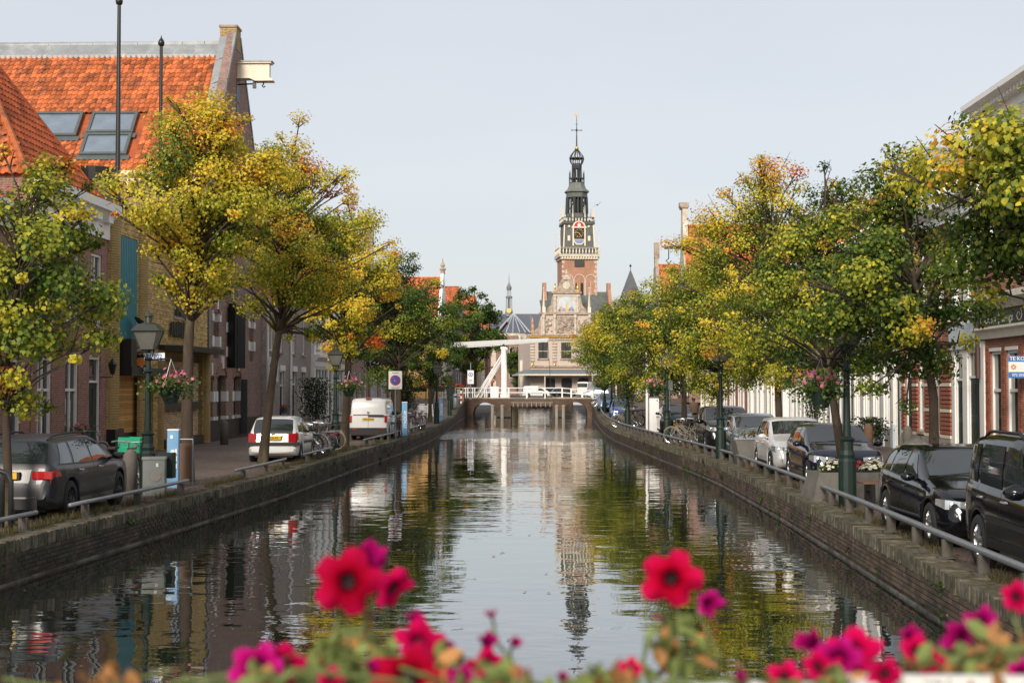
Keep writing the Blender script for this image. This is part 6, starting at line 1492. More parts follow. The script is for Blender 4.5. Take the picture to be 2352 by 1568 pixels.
def car(label, loc, rz, spec, group='cars parked along the canal', name='parked_car', cat='car'):
    s = dict(L=4.3, W=1.75, zb=.2, rw=.315, rf=.74, rim=M_RIM, spokes=5, txt_f=None, txt_r=None, trimcol=M_TRIM, plan=PLAN); s.update(spec)
    L, W = s['L'], s['W']; r = thing(name, label, cat, loc, rz, group)
    sh = CarShape(L, W, s['top'], s['belt'], s['zb'], s['axles'], s['rw'], s['plan'], s['rf'], s.get('mid', .62))
    b = sh.body(s['paint'], r)
    u = MB(); u.box(-L*.44, L*.44, -W*.36, W*.36, s['zb']-.04, s['zb']+.03); u.build('underbody', M_TRIM, b)
    for xa in s['axles']:
        for sg in (1, -1): wheel(r, xa, sg*(W/2-.012), s['rw'], s['rim'], s['spokes'])
        w_ = MB(); w_.box(xa-s['rw']-.04, xa+s['rw']+.04, -W/2+.27, W/2-.27, s['zb']-.01, s['rw']*2.05); w_.build('wheel_well', M_INT, b)
    a, c = s['ws']; sh.patch('windscreen', M_CGLASS, r, a, c, 10.95, 13, .006, wrap=True, nx=10, nt=7)
    a, c = s['rwin']; sh.patch('rear_window', M_CGLASS, r, a, c, s.get('rwt', 10.95), 13, .006, wrap=True, nx=8, nt=7)
    for q in s['sides']:
        sh.patch('side_window', M_CGLASS, r, q[0], q[1], 7.12, q[4] if len(q) > 4 else 9.85, .006, xs0=q[2] if len(q) > 2 else None, xs1=q[3] if len(q) > 3 else None)
    if s.get('wline'):
        a, c = s['wline']; sh.patch('window_trim', s.get('wlinemat', M_TRIM), r, a, c, 6.75, 7.1, .008, nx=24, nt=1)
    for q in s.get('lights', []): sh.patch(q[0], q[1], r, q[2], q[3], q[4], q[5], .009, xs0=q[6] if len(q) > 6 else None, xs1=q[7] if len(q) > 7 else None, wrap=False)
    for q in s.get('wraps', []): sh.patch(q[0], q[1], r, q[2], q[3], q[4], 13, q[5], wrap=True, nx=6, nt=6)
    for q in s.get('boxes', []):   # (name, mat, x0,x1,y0,y1,z0,z1)
        m = MB(); m.box(*q[2:8]); m.build(q[0], q[1], r)
    if s.get('lens'):
        z0, z1 = s.get('lz', (.60, .73))
        for sg in (1, -1):
            q = [(L/2-.012, W*.19), (L/2-.045, W*.345), (L/2-.15, W*.452), (L/2-.40, W*.492), (L/2-.42, W*.44), (L/2-.16, W*.2)]; m = MB(); n = len(q)
            m.v = [(x-.015, sg*y, z0 + .05*(i in (3, 4))) for i, (x, y) in enumerate(q)] + [(x-.035, sg*(y-.012), z1 + .02*(i in (2, 3, 4)) - .02*(i in (0, 5))) for i, (x, y) in enumerate(q)]
            m.f = [tuple(range(n)), tuple(range(2*n-1, n-1, -1))] + [(i, n+i, n+(i+1) % n, (i+1) % n) for i in range(n)]; m.m = [0]*len(m.f); m.a = [.5]*len(m.f)
            o = m.build('headlight', M_HLIGHT, r)
            k = MB()
            for px, py in ((L/2-.06, W*.28), (L/2-.13, W*.39)): k.lathe([(.045, -.02), (.05, .012), (.03, .02)], (px, sg*py, (z0+z1)/2), 10, axis='x')
            k.build('lamp_reflector', M_CHROME, o)
    if s.get('sill'): sh.patch('side_sill', s['sill'], r, s['axles'][0]+s['rw']+.08, s['axles'][1]-s['rw']-.08, 2.0, 3.0, .008, nx=8, nt=2)
    if s.get('mould'): sh.patch('side_moulding', s['mould'], r, s['axles'][0]+s['rw']+.1, s['axles'][1]-s['rw']-.1, 3.75, 4.05, .012, nx=8, nt=1)
    mirrors(r, s['mir'][0], s['mir'][1], W/2-.03, s.get('mirmat', s['paint']), s.get('mirs', 1.0)); handles(r, sh, s['hand'], s['handz'], s.get('handmat', s['paint']))
    seams(sh, b, s['seams'], M_TRIM)
    if s.get('rails'):
        for sg in (1, -1):
            a, c = s['rails']; m = MB(); pts = [sh.pt(a+(c-a)*i/8, 11.3, sg) + Vector((0, 0, .05 if 0 < i < 8 else 0)) for i in range(9)]; m.tube(pts, .022, 6); m.build('roof_rail', s.get('railmat', M_TRIM), r)
    if s.get('txt_r') is not None: plate(r, -L/2-.005, s['prz'], 0, -1, s['txt_r'])
    if s.get('txt_f') is not None: plate(r, L/2+.01, s['pfz'], 0, 1, s['txt_f'], s.get('pfcol'))
    if s.get('wiper'):
        xw, zw = s['wiper']; m = MB()
        for y0 in (-.1, .45): m.tube([(xw, y0-.5, zw-.0), (xw-.05, y0+.05, zw+.05)], .012, 4)
        m.build('wiper', M_TRIM, r)
    return r, sh
def front_bits(L, W, zg=(.50, .66), wg=.42, fog=True, low=(.24, .36)):
    o = [('grille', M_TRIM, L/2-.06, L/2+.012, -wg, wg, zg[0], zg[1]), ('lower_intake', M_TRIM, L/2-.05, L/2+.008, -.50, .50, low[0], low[1])]
    if fog: o += [('fog_light', M_HLIGHT, L/2-.14, L/2-.035, sg*.60-.05, sg*.60+.05, .34, .42) for sg in (1, -1)]
    return o

P_GREY = paint('dark_grey_paint', (.009, .011, .015), .38, 0, .2)
P_WHITE = paint('car_white', (.70, .70, .69), .25)
P_BLACK = paint('car_black', (.005, .005, .007), .1, 0, .15)
P_NAVY = paint('car_navy', (.007, .010, .026), .12, .0, .25)
P_SILVER = paint('car_silver', (.36, .42, .48), .25, .55)
P_DARK = paint('car_charcoal', (.012, .013, .016), .2, .1, .3)
P_BLUE = paint('car_blue', (.05, .11, .30), .2, .3)
P_LBLUE = paint('car_light_blue', (.16, .27, .42), .25, .3)
LB = R(90)      # nose away from the camera
FB = R(-90)     # nose towards the camera
# ---- dark grey estate (tail to the camera, left bank)
estate = dict(L=4.70, W=1.84, zb=.19, rw=.335, rf=.72, paint=P_GREY, rim=M_RIMD, spokes=10, axles=(-1.42, 1.42),
    top=[(-2.35, .40), (-2.33, .66), (-2.29, .78), (-2.24, .98), (-2.12, 1.14), (-1.86, 1.40), (-1.4, 1.445), (-.5, 1.47), (.15, 1.455), (.55, 1.36), (1.28, 1.02), (1.6, .97), (2.1, .86), (2.27, .74), (2.33, .6), (2.35, .42)],
    belt=[(-2.35, .98), (-1.6, .965), (0, .93), (1.2, .90), (2.35, .82)], ws=(.62, 1.24), rwin=(-2.21, -1.9), sides=[(-1.86, -1.28, -1.60, -1.20), (-1.16, -.22, -1.08, -.22), (-.12, 1.0, -.12, .42)],
    wline=(-1.95, 1.1), mir=(.92, 1.0), hand=(-.95, .18), handz=.84, handmat=M_CHROME, seams=(-1.2, -.16, .95), rails=(-1.75, .35), txt_r='', prz=.80, sill=M_CHROME,
    lights=[('tail_light', M_TLIGHT, -2.27, -1.90, 4.5, 5.35, -2.26, -1.98)],
    boxes=[('tail_light', M_TLIGHT, -2.34, -2.26, sg*.66-.20, sg*.66+.14, .745, .875) for sg in (1, -1)] + [('rear_diffuser', M_TRIM, -2.37, -2.2, -.62, .62, .22, .40), ('bumper_strip', M_CHROME, -2.372, -2.34, -.6, .6, .405, .435), ('plate_recess', M_TRIM, -2.345, -2.27, -.30, .30, .74, .86)])
estate.pop('txt_r')
e, esh = car('dark grey estate car with red tail lights parked nose away on the left', (-9.45, 26.75, 0), LB, dict(estate, txt_r='RK-58-D', prz=.80))
# ---- white hatchback
hatch = dict(L=3.80, W=1.64, zb=.19, rw=.285, rf=.74, paint=P_WHITE, rim=M_RIM, spokes=5, axles=(-1.22, 1.25),
    top=[(-1.90, .34), (-1.885, .60), (-1.84, .64), (-1.80, .92), (-1.62, 1.20), (-1.42, 1.375), (-1.0, 1.415), (-.2, 1.42), (.25, 1.38), (.95, 1.0), (1.25, .93), (1.68, .78), (1.84, .62), (1.90, .38)],
    belt=[(-1.9, .94), (-1.2, .93), (0, .88), (1.9, .82)], ws=(.32, .92), rwin=(-1.79, -1.46), sides=[(-1.45, -.72, -1.22, -.68), (-.6, .68, -.6, .18)],
    wline=(-1.5, .72), mir=(.62, .95), hand=(-.45,), handz=.80, seams=(-.66, .66), txt_r='27-LB-RS', prz=.755, mirmat=M_TRIM, handmat=M_TRIM, mould=M_TRIM,
    lights=[('tail_light', M_TLIGHT, -1.86, -1.60, 4.2, 6.9, -1.80, -1.66)],
    boxes=[('bumper_moulding', M_TRIM, -1.925, -1.6, -.80, .80, .52, .62), ('plate_holder', M_CHROME, -1.845, -1.80, -.30, .30, .69, .82)] + [('tail_light', M_TLIGHT, -1.875, -1.78, sg*.62-.10, sg*.62+.13, .63, .90) for sg in (1, -1)] + [('badge', M_CHROME, -1.85, -1.80, -.05, .05, .86, .92)])
car('white three-door hatchback with yellow rear plate behind the leaning tree trunk', (-8.62, 45.85, 0), R(91.5), hatch)
# ---- white van
van = dict(L=4.40, W=1.70, zb=.20, rw=.305, rf=.86, paint=P_WHITE, rim=M_RIM, spokes=5, axles=(-1.28, 1.45), mid=.6,
    top=[(-2.2, .42), (-2.19, .9), (-2.165, 1.2), (-2.11, 1.62), (-2.0, 1.80), (-1.8, 1.85), (-.5, 1.87), (.5, 1.84), (.8, 1.76), (1.62, 1.16), (1.95, 1.02), (2.12, .82), (2.18, .6), (2.2, .4)],
    belt=[(-2.2, 1.14), (0, 1.10), (1.5, 1.02), (2.2, .86)], ws=(.86, 1.56), rwin=(-2.172, -2.168), sides=[(.35, 1.42, .35, .86)], wline=(.3, 1.4),
    mir=(1.2, 1.14), mirmat=M_TRIM, mirs=1.4, hand=(.2, -.5), handz=.98, handmat=M_TRIM, seams=(-.55, .3, 1.3), txt_r='VKR-274-B', prz=.92, mould=M_TRIM,
    plan=[(-.5, .93), (-.49, .97), (-.46, .99), (-.3, 1), (.3, 1), (.4, .97), (.46, .9), (.5, .74)],
    boxes=[('rear_bumper', M_TRIM, -2.26, -2.05, -.82, .82, .28, .55), ('handle_bar', M_TRIM, -2.235, -2.17, -.72, -.02, 1.03, 1.09), ('brake_light', M_TLIGHT, -2.09, -1.97, -.12, .12, 1.80, 1.855), ('door_gap', M_TRIM, -2.205, -2.17, -.006, .006, .56, 1.22),
           ('badge', M_CHROME, -2.215, -2.17, -.05, .05, 1.2, 1.27)] + [('tail_light', M_TLIGHT, -2.22, -2.05, sg*.775-.055, sg*.775+.055, .78, 1.08) for sg in (1, -1)] + [('reflector', M_TLIGHT, -2.27, -2.2, sg*.6-.08, sg*.6+.08, .47, .52) for sg in (1, -1)])
car('white panel van with closed rear doors and yellow plate on the left bank', (-7.98, 64.7, 0), R(90.5), van, name='parked_van', cat='van')
# ---- right bank, noses to the camera
suv = dict(lz=(.78, .94), L=3.95, W=1.66, zb=.30, rw=.345, rf=.83, paint=P_BLACK, rim=M_RIM, spokes=5, axles=(-1.15, 1.2), mid=.55,
    top=[(-1.97, .5), (-1.955, .95), (-1.93, 1.2), (-1.78, 1.60), (-1.62, 1.70), (-1.2, 1.735), (.0, 1.735), (.35, 1.68), (.92, 1.16), (1.15, 1.09), (1.70, 1.01), (1.88, .86), (1.96, .7), (1.975, .48)],
    belt=[(-1.98, 1.10), (0, 1.03), (1.0, .99), (1.98, .93)], ws=(.42, .90), rwin=(-1.92, -1.75), sides=[(-1.72, -1.28, -1.62, -1.22, 9.8), (-1.15, -.25, -1.1, -.25, 9.8), (-.14, .78, -.14, .38, 9.8)],
    mir=(.72, 1.10), mirmat=P_BLACK, mirs=1.35, hand=(-.95, .0), handz=.93, handmat=M_CHROME, seams=(-1.2, -.2, .85), rails=(-1.5, .1), mould=M_TRIM, sill=M_TRIM,
    lens=(1,), boxes=front_bits(3.95, 1.66, (.62, .82), .40) + [('spare_wheel_cover', M_TRIM, -2.12, -1.96, -.32, .32, .62, 1.2), ('side_repeater', M_ORANGE, 1.0, 1.07, -.835, -.825, .86, .89)])
car('black compact off-roader with roof rails at the right edge', (6.36, 17.5, 0), FB, suv)
bmw = dict(lz=(.585, .70), L=4.32, W=1.76, zb=.18, rw=.32, rf=.73, paint=P_BLACK, rim=M_RIM, spokes=5, axles=(-1.33, 1.36),
    top=[(-2.16, .40), (-2.14, .70), (-2.08, .9), (-1.95, 1.1), (-1.70, 1.33), (-1.2, 1.41), (-.3, 1.435), (.1, 1.40), (.92, .99), (1.2, .95), (1.75, .86), (2.02, .74), (2.13, .58), (2.16, .38)],
    belt=[(-2.16, .98), (-1.2, .95), (0, .90), (2.16, .82)], ws=(.2, .88), rwin=(-1.98, -1.74), sides=[(-1.62, -1.2, -1.42, -1.14), (-1.08, -.3, -1.02, -.3), (-.2, .72, -.2, .14)], wline=(-1.6, .75), 
    mir=(.62, .97), hand=(-1.0, .05), handz=.80, seams=(-1.12, -.25, .68), sill=M_TRIM, txt_f=None, pfz=.5, wiper=(.97, 1.0),
    lens=(1,),
    boxes=[('kidney_grille', M_CHROME, 2.06, 2.145, sg*.17-.12, sg*.17+.12, .55, .69) for sg in (1, -1)] + front_bits(4.32, 1.76, (.57, .67), .26))
car('black five-door hatchback with clear headlight just behind the off-roader', (6.45, 22.55, 0), FB, bmw)
navy = dict(bmw, lz=(.60, .74), L=4.05, W=1.74, paint=P_NAVY, axles=(-1.26, 1.3), rf=.74,
    top=[(-2.02, .40), (-2.0, .72), (-1.95, .92), (-1.82, 1.12), (-1.58, 1.36), (-1.1, 1.44), (-.2, 1.46), (.15, 1.42), (.98, 1.02), (1.2, .97), (1.68, .88), (1.9, .74), (2.0, .56), (2.02, .38)],
    belt=[(-2.02, .99), (0, .93), (2.02, .84)], ws=(.26, .93), rwin=(-1.86, -1.62), sides=[(-1.5, -1.12, -1.32, -1.06), (-1.0, -.25, -.95, -.25), (-.15, .78, -.15, .2)], wline=(-1.5, .8), mir=(.68, .99), hand=(-.95, .1), seams=(-1.05, -.2, .74), wiper=(1.02, 1.02), sill=M_CHROME,
    lens=(1,), boxes=front_bits(4.05, 1.74, (.56, .64), .5), rim=M_RIM)
car('dark navy hatchback next to the flower planter and lamp post', (6.88, 34.85, 0), FB, navy)
white2 = dict(navy, paint=P_WHITE, L=3.95, axles=(-1.22, 1.27), top=[(p[0]*.975, p[1]*1.03) for p in navy['top']], sill=M_TRIM, lens=(1,), boxes=front_bits(3.95, 1.74, (.56, .64), .5), rwin=(-1.8, -1.56), wiper=None)
car('white hatchback between the navy hatchback and the silver car', (6.80, 39.9, 0), FB, white2)
silver = dict(navy, lz=(.56, .74), L=4.18, W=1.70, paint=P_SILVER, axles=(-1.28, 1.33), rf=.76, top=[(-2.09, .40), (-2.07, .72), (-2.02, .95), (-1.9, 1.16), (-1.66, 1.40), (-1.1, 1.475), (-.2, 1.49), (.15, 1.45), (1.08, 1.04), (1.3, .98), (1.75, .86), (1.97, .70), (2.07, .54), (2.09, .38)],
    ws=(.26, 1.02), sides=[(-1.5, -1.12, -1.32, -1.06), (-1.0, -.25, -.95, -.25), (-.15, .86, -.15, .2)], rwin=(-1.93, -1.7), wline=(-1.5, .85), mir=(.74, 1.0), seams=(-1.05, -.2, .8), wiper=(1.12, 1.03), sill=M_TRIM, mould=M_TRIM,
    lens=(1,), boxes=front_bits(4.18, 1.70, (.50, .56), .5) + [('badge', M_CHROME, 2.02, 2.09, -.06, .06, .62, .67)], txt_f='', pfz=.40)
car('silver blue family hatchback behind the bare concrete planter', (6.62, 46.4, 0), FB, dict(silver, pfcol=P_SILVER))
dsuv = dict(suv, lz=(.76, .9), L=4.35, W=1.80, paint=P_DARK, zb=.24, rw=.345, axles=(-1.3, 1.35), rf=.80, top=[(-2.17, .45), (-2.15, .9), (-2.1, 1.15), (-1.9, 1.5), (-1.6, 1.60), (-.3, 1.64), (.1, 1.60), (.95, 1.13), (1.2, 1.07), (1.8, .97), (2.06, .82), (2.15, .62), (2.17, .42)],
    belt=[(-2.17, 1.06), (0, 1.02), (2.17, .93)], ws=(.2, .92), rwin=(-2.06, -1.86), sides=[(-1.75, -1.25, -1.55, -1.18), (-1.1, -.25, -1.05, -.25), (-.15, .78, -.15, .15)], mir=(.7, 1.08), seams=(-1.15, -.2, .75), rails=None, hand=(-.95, .1), handz=.92, txt_f='', pfz=.5,
    lens=(1,), boxes=front_bits(4.35, 1.8, (.60, .74), .5))
car('dark charcoal crossover car between the silver car and the leaning bicycles', (6.55, 53.4, 0), FB, dict(dsuv, txt_f=None))
car('black compact car with yellow front plate by the white cabinet', (6.5, 73.6, 0), FB, dict(navy, paint=P_BLACK, L=3.9, txt_f='RN-862-K', pfz=.48, boxes=front_bits(3.95, 1.74, (.56, .64), .5)))
car('blue hatchback parked behind the row of bicycles on the right', (5.0, 97.5, 0), R(-92), dict(navy, paint=P_BLUE))
car('silver roofed blue car just behind the blue hatchback', (5.25, 103.2, 0), R(-92), dict(silver, paint=P_LBLUE))
car('light blue car nearest the drawbridge on the right bank', (4.95, 121, gz(121)), R(-91), dict(silver, paint=P_LBLUE))
# ---- vehicles on the square beyond the bridge
car('white delivery van seen side-on on the square behind the bridge rail', (-2.1, 232, .7), R(0), dict(van, L=4.9, txt_r=None), name='delivery_van', cat='van', group='vehicles on the square')
bv = dict(van, L=5.2, W=1.95, top=[(-2.6, .45), (-2.59, 1.3), (-2.56, 1.9), (-2.5, 2.35), (-2.3, 2.45), (.9, 2.45), (1.2, 2.36), (1.9, 1.4), (2.3, 1.15), (2.5, .9), (2.58, .6), (2.6, .4)], belt=[(-2.6, 1.3), (2.6, 1.0)], rwin=(-2.57, -2.5), ws=(1.26, 1.86), sides=[(.8, 1.72, .8, 1.2)], axles=(-1.6, 1.65), rw=.34, seams=(-.6, .7, 1.6), mir=(1.5, 1.4), hand=(.6,), txt_r=None,
    boxes=[('rear_bumper', M_TRIM, -2.66, -2.5, -.9, .9, .35, .55)] + [('tail_light', M_TLIGHT, -2.62, -2.5, sg*.88-.06, sg*.88+.06, .9, 1.5) for sg in (1, -1)])
car('tall white van showing its rear beside the weigh house arch', (5.9, 218, .7), R(70), bv, name='delivery_van', cat='van', group='vehicles on the square')
car('silver car crossing the square behind the bridge railing', (6.6, 200, .7), R(170), dict(silver, txt_f=None), group='vehicles on the square', name='passing_car')
car('dark car on the square between the two white vans', (2.4, 236, .7), R(10), dict(navy, paint=P_DARK), group='vehicles on the square', name='passing_car')

# ================================================================== bicycles
M_BIKE = mk('bike_black', (.014, .014, .016), .35, var=.2)
M_BIKE2 = mk('bike_silver', (.34, .35, .36), .3, metal=.5)
M_BIKE3 = mk('bike_cream', (.24, .21, .155), .5)
M_SADDLE = mk('saddle_leather', (.03, .022, .018), .6)
M_WICKER = mk('wicker', (.17, .09, .045), .8, var=.3, vscale=30)
M_CRATE = mk('green_plastic_crate', (.01, .30, .16), .45)
def bicycle(fm, tm=None, basket=None, name='bicycle'):
    r = bpy.data.objects.new(name, None); COL.objects.link(r)
    for x in (-.54, .54):
        mb = MB(); n = 24; R_ = .335
        pts = [(x+R_*math.cos(2*math.pi*i/n), 0, .35+R_*math.sin(2*math.pi*i/n)) for i in range(n+1)]; mb.tube(pts, .017, 6, cap=False, m=0)
        pts = [(x+.31*math.cos(2*math.pi*i/n), 0, .35+.31*math.sin(2*math.pi*i/n)) for i in range(n+1)]; mb.tube(pts, .009, 4, cap=False, m=1)
        for i in range(14): a = 2*math.pi*i/14; mb.tube([(x, 0, .35), (x+.31*math.cos(a), .0, .35+.31*math.sin(a))], .0022, 3, cap=False, m=1)
        mb.tube([(x, -.05, .35), (x, .05, .35)], .025, 6, m=1); mb.build('wheel', [tm or M_TYRE, M_CHROME], r)
        g = MB(); n = 9; pts = [(x+.37*math.cos(a), 0, .35+.37*math.sin(a)) for a in np.linspace(.5, 2.9 if x > 0 else 3.3, n)]; g.tube(pts, .015, 5); g.build('mudguard', fm, r)
    f = MB(); bb = (-.06, 0, .30); st = (-.2, 0, .72); hd = (.34, 0, .82); hl = (.40, 0, .62); ra = (-.54, 0, .35)
    f.tube([bb, st, (-.24, 0, .86)], .017, 6); f.tube([hl, bb], .018, 6); f.tube([(.37, 0, .74), (.1, 0, .48), (-.14, 0, .52)], .016, 6); f.tube([hd, hl, (.46, 0, .5), (.54, 0, .35)], .016, 6)
    for s in (-.04, .04): f.tube([bb, (ra[0], s, ra[2])], .01, 5); f.tube([(-.2, s, .70), (ra[0], s, ra[2])], .009, 5)
    f.tube([(-.3, 0, .72), (-.82, 0, .72), (-.56, 0, .37)], .009, 5); f.box(-.8, -.32, -.06, .06, .715, .735)
    f.lathe([(.09, -.008), (.09, .008)], (-.06, -.05, .30), 12, axis='y'); f.tube([(-.06, -.06, .3), (-.02, -.1, .14)], .01, 4); f.tube([(-.06, .06, .3), (-.1, .1, .46)], .01, 4); f.box(-.07, .03, -.15, -.08, .13, .15); f.box(-.15, -.05, .08, .15, .45, .47)
    f.build('frame', fm, r)
    s = MB(); s.prism([(-.40, -.10), (-.36, -.11), (-.12, -.03), (-.06, 0), (-.12, .03), (-.36, .11), (-.40, .10)], 'z', .88, .93); s.build('saddle', M_SADDLE, r)
    h = MB(); h.tube([(.33, 0, .82), (.31, 0, 1.02)], .014, 6); h.tube([(.10, -.29, 1.02), (.24, -.26, 1.04), (.33, -.1, 1.03), (.33, .1, 1.03), (.24, .26, 1.04), (.10, .29, 1.02)], .012, 6)
    for s_ in (-1, 1): h.tube([(.08, s_*.29, 1.02), (.19, s_*.275, 1.03)], .02, 6)
    h.ball((.42, 0, .93), .05, 8, 5); h.build('handlebar', M_BIKE2, r)
    l = MB(); l.box(-.86, -.83, -.04, .04, .64, .70); l.build('rear_light', M_TLIGHT, r)
    if basket:
        b = MB(); z0, z1, x0, x1, w_ = basket[1]
        t = .012
        b.box(x0, x1, -w_, -w_+t, z0, z1); b.box(x0, x1, w_-t, w_, z0, z1); b.box(x0, x0+t, -w_+t, w_-t, z0, z1); b.box(x1-t, x1, -w_+t, w_-t, z0, z1); b.box(x0, x1, -w_, w_, z0-.012, z0)
        for k in range(1, 4): z = z0+(z1-z0)*k/4; b.box(x0-.006, x1+.006, -w_-.006, w_+.006, z-.01, z+.004)
        b.build('crate' if basket[0] == M_CRATE else 'basket', basket[0], r)
    return r
BF = (.72, .98, .36, .74, .2)
protos = [bicycle(M_BIKE), bicycle(M_BIKE2, basket=None), bicycle(M_BIKE3, mk('cream_tyre', (.22, .19, .135), .8)), bicycle(M_BIKE, basket=(M_WICKER, (.76, .98, .40, .70, .17)))]
bike_used = [False]*4
BIKES = []
def bike(k, x, y, rz, label, group, lean=0.07, z=0.0):
    if not bike_used[k]: b = protos[k]; bike_used[k] = True
    else: b = copy_tree(protos[k])
    b.location = (x, y, z); b.rotation_euler = (lean, 0, rz); b['label'] = label; b['category'] = 'bicycle'; b['group'] = group
    BIKES.append(b); return b
GL = 'bicycles racked behind the white hatchback'
rr = random.Random(8)
nm = ['black bicycle at the near end of the rack behind the white hatchback', 'silver handlebar bicycle, second in the rack behind the white hatchback', 'black bicycle with a wicker basket in the rack by the second lantern', 'black bicycle standing in the middle of the rack by the second lantern',
      'silver bicycle leaning deep in the rack by the second lantern', 'black bicycle turned slightly outward in the rack near the lantern post', 'cream tyred bicycle beside the second lantern post', 'black bicycle at the far end of the rack by the lantern']
for i, (k, lb) in enumerate(zip((0, 1, 3, 0, 1, 0, 2, 0), nm)): bike(k, -8.55 + rr.uniform(-.15, .15) + i*.03, 48.6 + i*.62, R(180 + rr.uniform(-18, 18)), lb, GL, rr.uniform(-.1, .1))
GV = 'bicycles by the blue post beyond the white van'
for i, (k, x, y, a, lb) in enumerate(((0, -6.95, 66.5, 100, 'dark bicycle leaning beside the no parking post'), (3, -7.2, 68.2, 70, 'bicycle with brown basket behind the blue mooring post'), (1, -7.1, 71, 110, 'silver bicycle behind the blue mooring post'), (0, -7.3, 73.5, 80, 'black bicycle under the dark linden past the white van'), (1, -7.0, 77, 100, 'chrome bicycle standing alone near the third lamp post'), (0, -7.4, 80, 60, 'black bicycle farthest along the row past the white van'))):
    bike(k, x, y, R(a), lb, GV, rr.uniform(-.1, .1))
GR = 'bicycles leaning on the right pipe rail'
for i, (k, x, y, a, lb) in enumerate(((2, 5.55, 58.6, 160, 'cream tyred bicycle leaning on the rail beside the dark crossover'), (2, 5.85, 59.4, 150, 'second cream tyred bicycle next to the dark crossover'), (0, 6.1, 60.2, 165, 'black bicycle behind the two cream tyred ones'),
        (2, 4.45, 83.2, 165, 'pale wheeled bicycle at the near end of the long bicycle row'), (2, 4.65, 84.2, 160, 'pale wheeled bicycle, second of the long bicycle row'), (0, 4.85, 85.2, 165, 'black bicycle in the middle of the long row on the right'), (1, 5.0, 86.2, 155, 'silver bicycle in the long row on the right'), (0, 5.2, 87.2, 160, 'black bicycle at the far end of the long row on the right'), (3, 5.6, 88.4, 150, 'bicycle with a basket behind the long row on the right'))):
    bike(k, x, y, R(a), lb, GR, rr.uniform(-.08, .08))
for i in range(7):
    bike(i % 2, 4.55 + .1*i, 126 + i*.9, R(170), ('nearest', 'second', 'third', 'fourth', 'fifth', 'sixth', 'farthest')[i] + ' bicycle in the crowded rack at the right bridge end', 'crowded bicycle rack by the bridge', rr.uniform(-.1, .1), gz(126+i*.9))
# cargo crate bicycle by the lamp and the one with the brown box by the hip-roofed house
g = bicycle(M_BIKE, basket=(M_CRATE, (.78, 1.12, .36, .86, .30))); g.location = (-10.2, 33.6, 0); g.rotation_euler = (.03, 0, R(75)); tag(g, 'black bicycle carrying a big green plastic crate by the first lantern', 'bicycle')
b2 = copy_tree(protos[0]); b2.location = (-9.7, 33.2, 0); b2.rotation_euler = (-.05, 0, R(100)); tag(b2, 'plain black bicycle between the green crate and the first lantern', 'bicycle')
b3 = bicycle(M_BIKE2, basket=(mk('orange_wood_box', (.30, .10, .04), .7, var=.2), (.74, 1.02, -.80, -.36, .22))); b3.location = (-13.6, 41.6, 0); b3.rotation_euler = (.03, 0, R(60)); tag(b3, 'silver bicycle with reddish wooden box before the hip-roofed house', 'bicycle')
# ================================================================== rails on the quays
def rail_piece(pts, label, posts, group='low pipe rails on the left quay', r_=.04, zr=.27, name='quay_rail', mat=M_STEEL):
    r = thing(name, label, 'rail', tuple(pts[0]) if False else (0, 0, 0), 0, group)
    mb = MB(); mb.tube(pts, r_, 10); mb.build('pipe', mat, r, smooth=True)
    for p in posts:
        m = MB(); m.prism([(p[0]-.07, p[1]-.03), (p[0]+.07, p[1]-.03), (p[0]+.07, p[1]+.03), (p[0]-.07, p[1]+.03)], 'z', gz(p[1]), gz(p[1])+zr-r_+.01); m.prism([(p[0]-.13, p[1]-.1), (p[0]+.13, p[1]-.1), (p[0]+.13, p[1]+.1), (p[0]-.13, p[1]+.1)], 'z', gz(p[1])+.021, gz(p[1])+.04)
        m.build('rail_post', M_RUST, r)
    return r
for (ya, yb, lb) in ((17.0, 23.2, 'steel pipe rail at the left picture edge beside the bicycle hoops'), (24.6, 31.2, 'long steel pipe rail in front of the dark grey estate car'), (35.0, 40.6, 'steel pipe rail between the blue socket post and the leaning trunk'), (43.3, 48.2, 'steel pipe rail beside the white hatchback'), (55.4, 67.0, 'steel pipe rail beside the white panel van'), (71, 80, 'steel pipe rail before the third lamp post')):
    n = 6; pts = [(lq(ya+(yb-ya)*i/n)-.42, ya+(yb-ya)*i/n, .28) for i in range(n+1)]
    ps = [(lq(y)-.42, y) for y in np.linspace(ya+.7, yb-.5, max(3, int((yb-ya)/1.7)))]
    rail_piece(pts, lb, ps)
yr = list(np.arange(8, 136, 2.0))
rail_piece([(rq(y)+.42, y, gz(y)+.31) for y in yr], 'continuous grey pipe rail on posts along the right quay edge', [(rq(y)+.42, y) for y in np.arange(9, 134, 1.75)], 'pipe rail on the right quay', .048, .31)

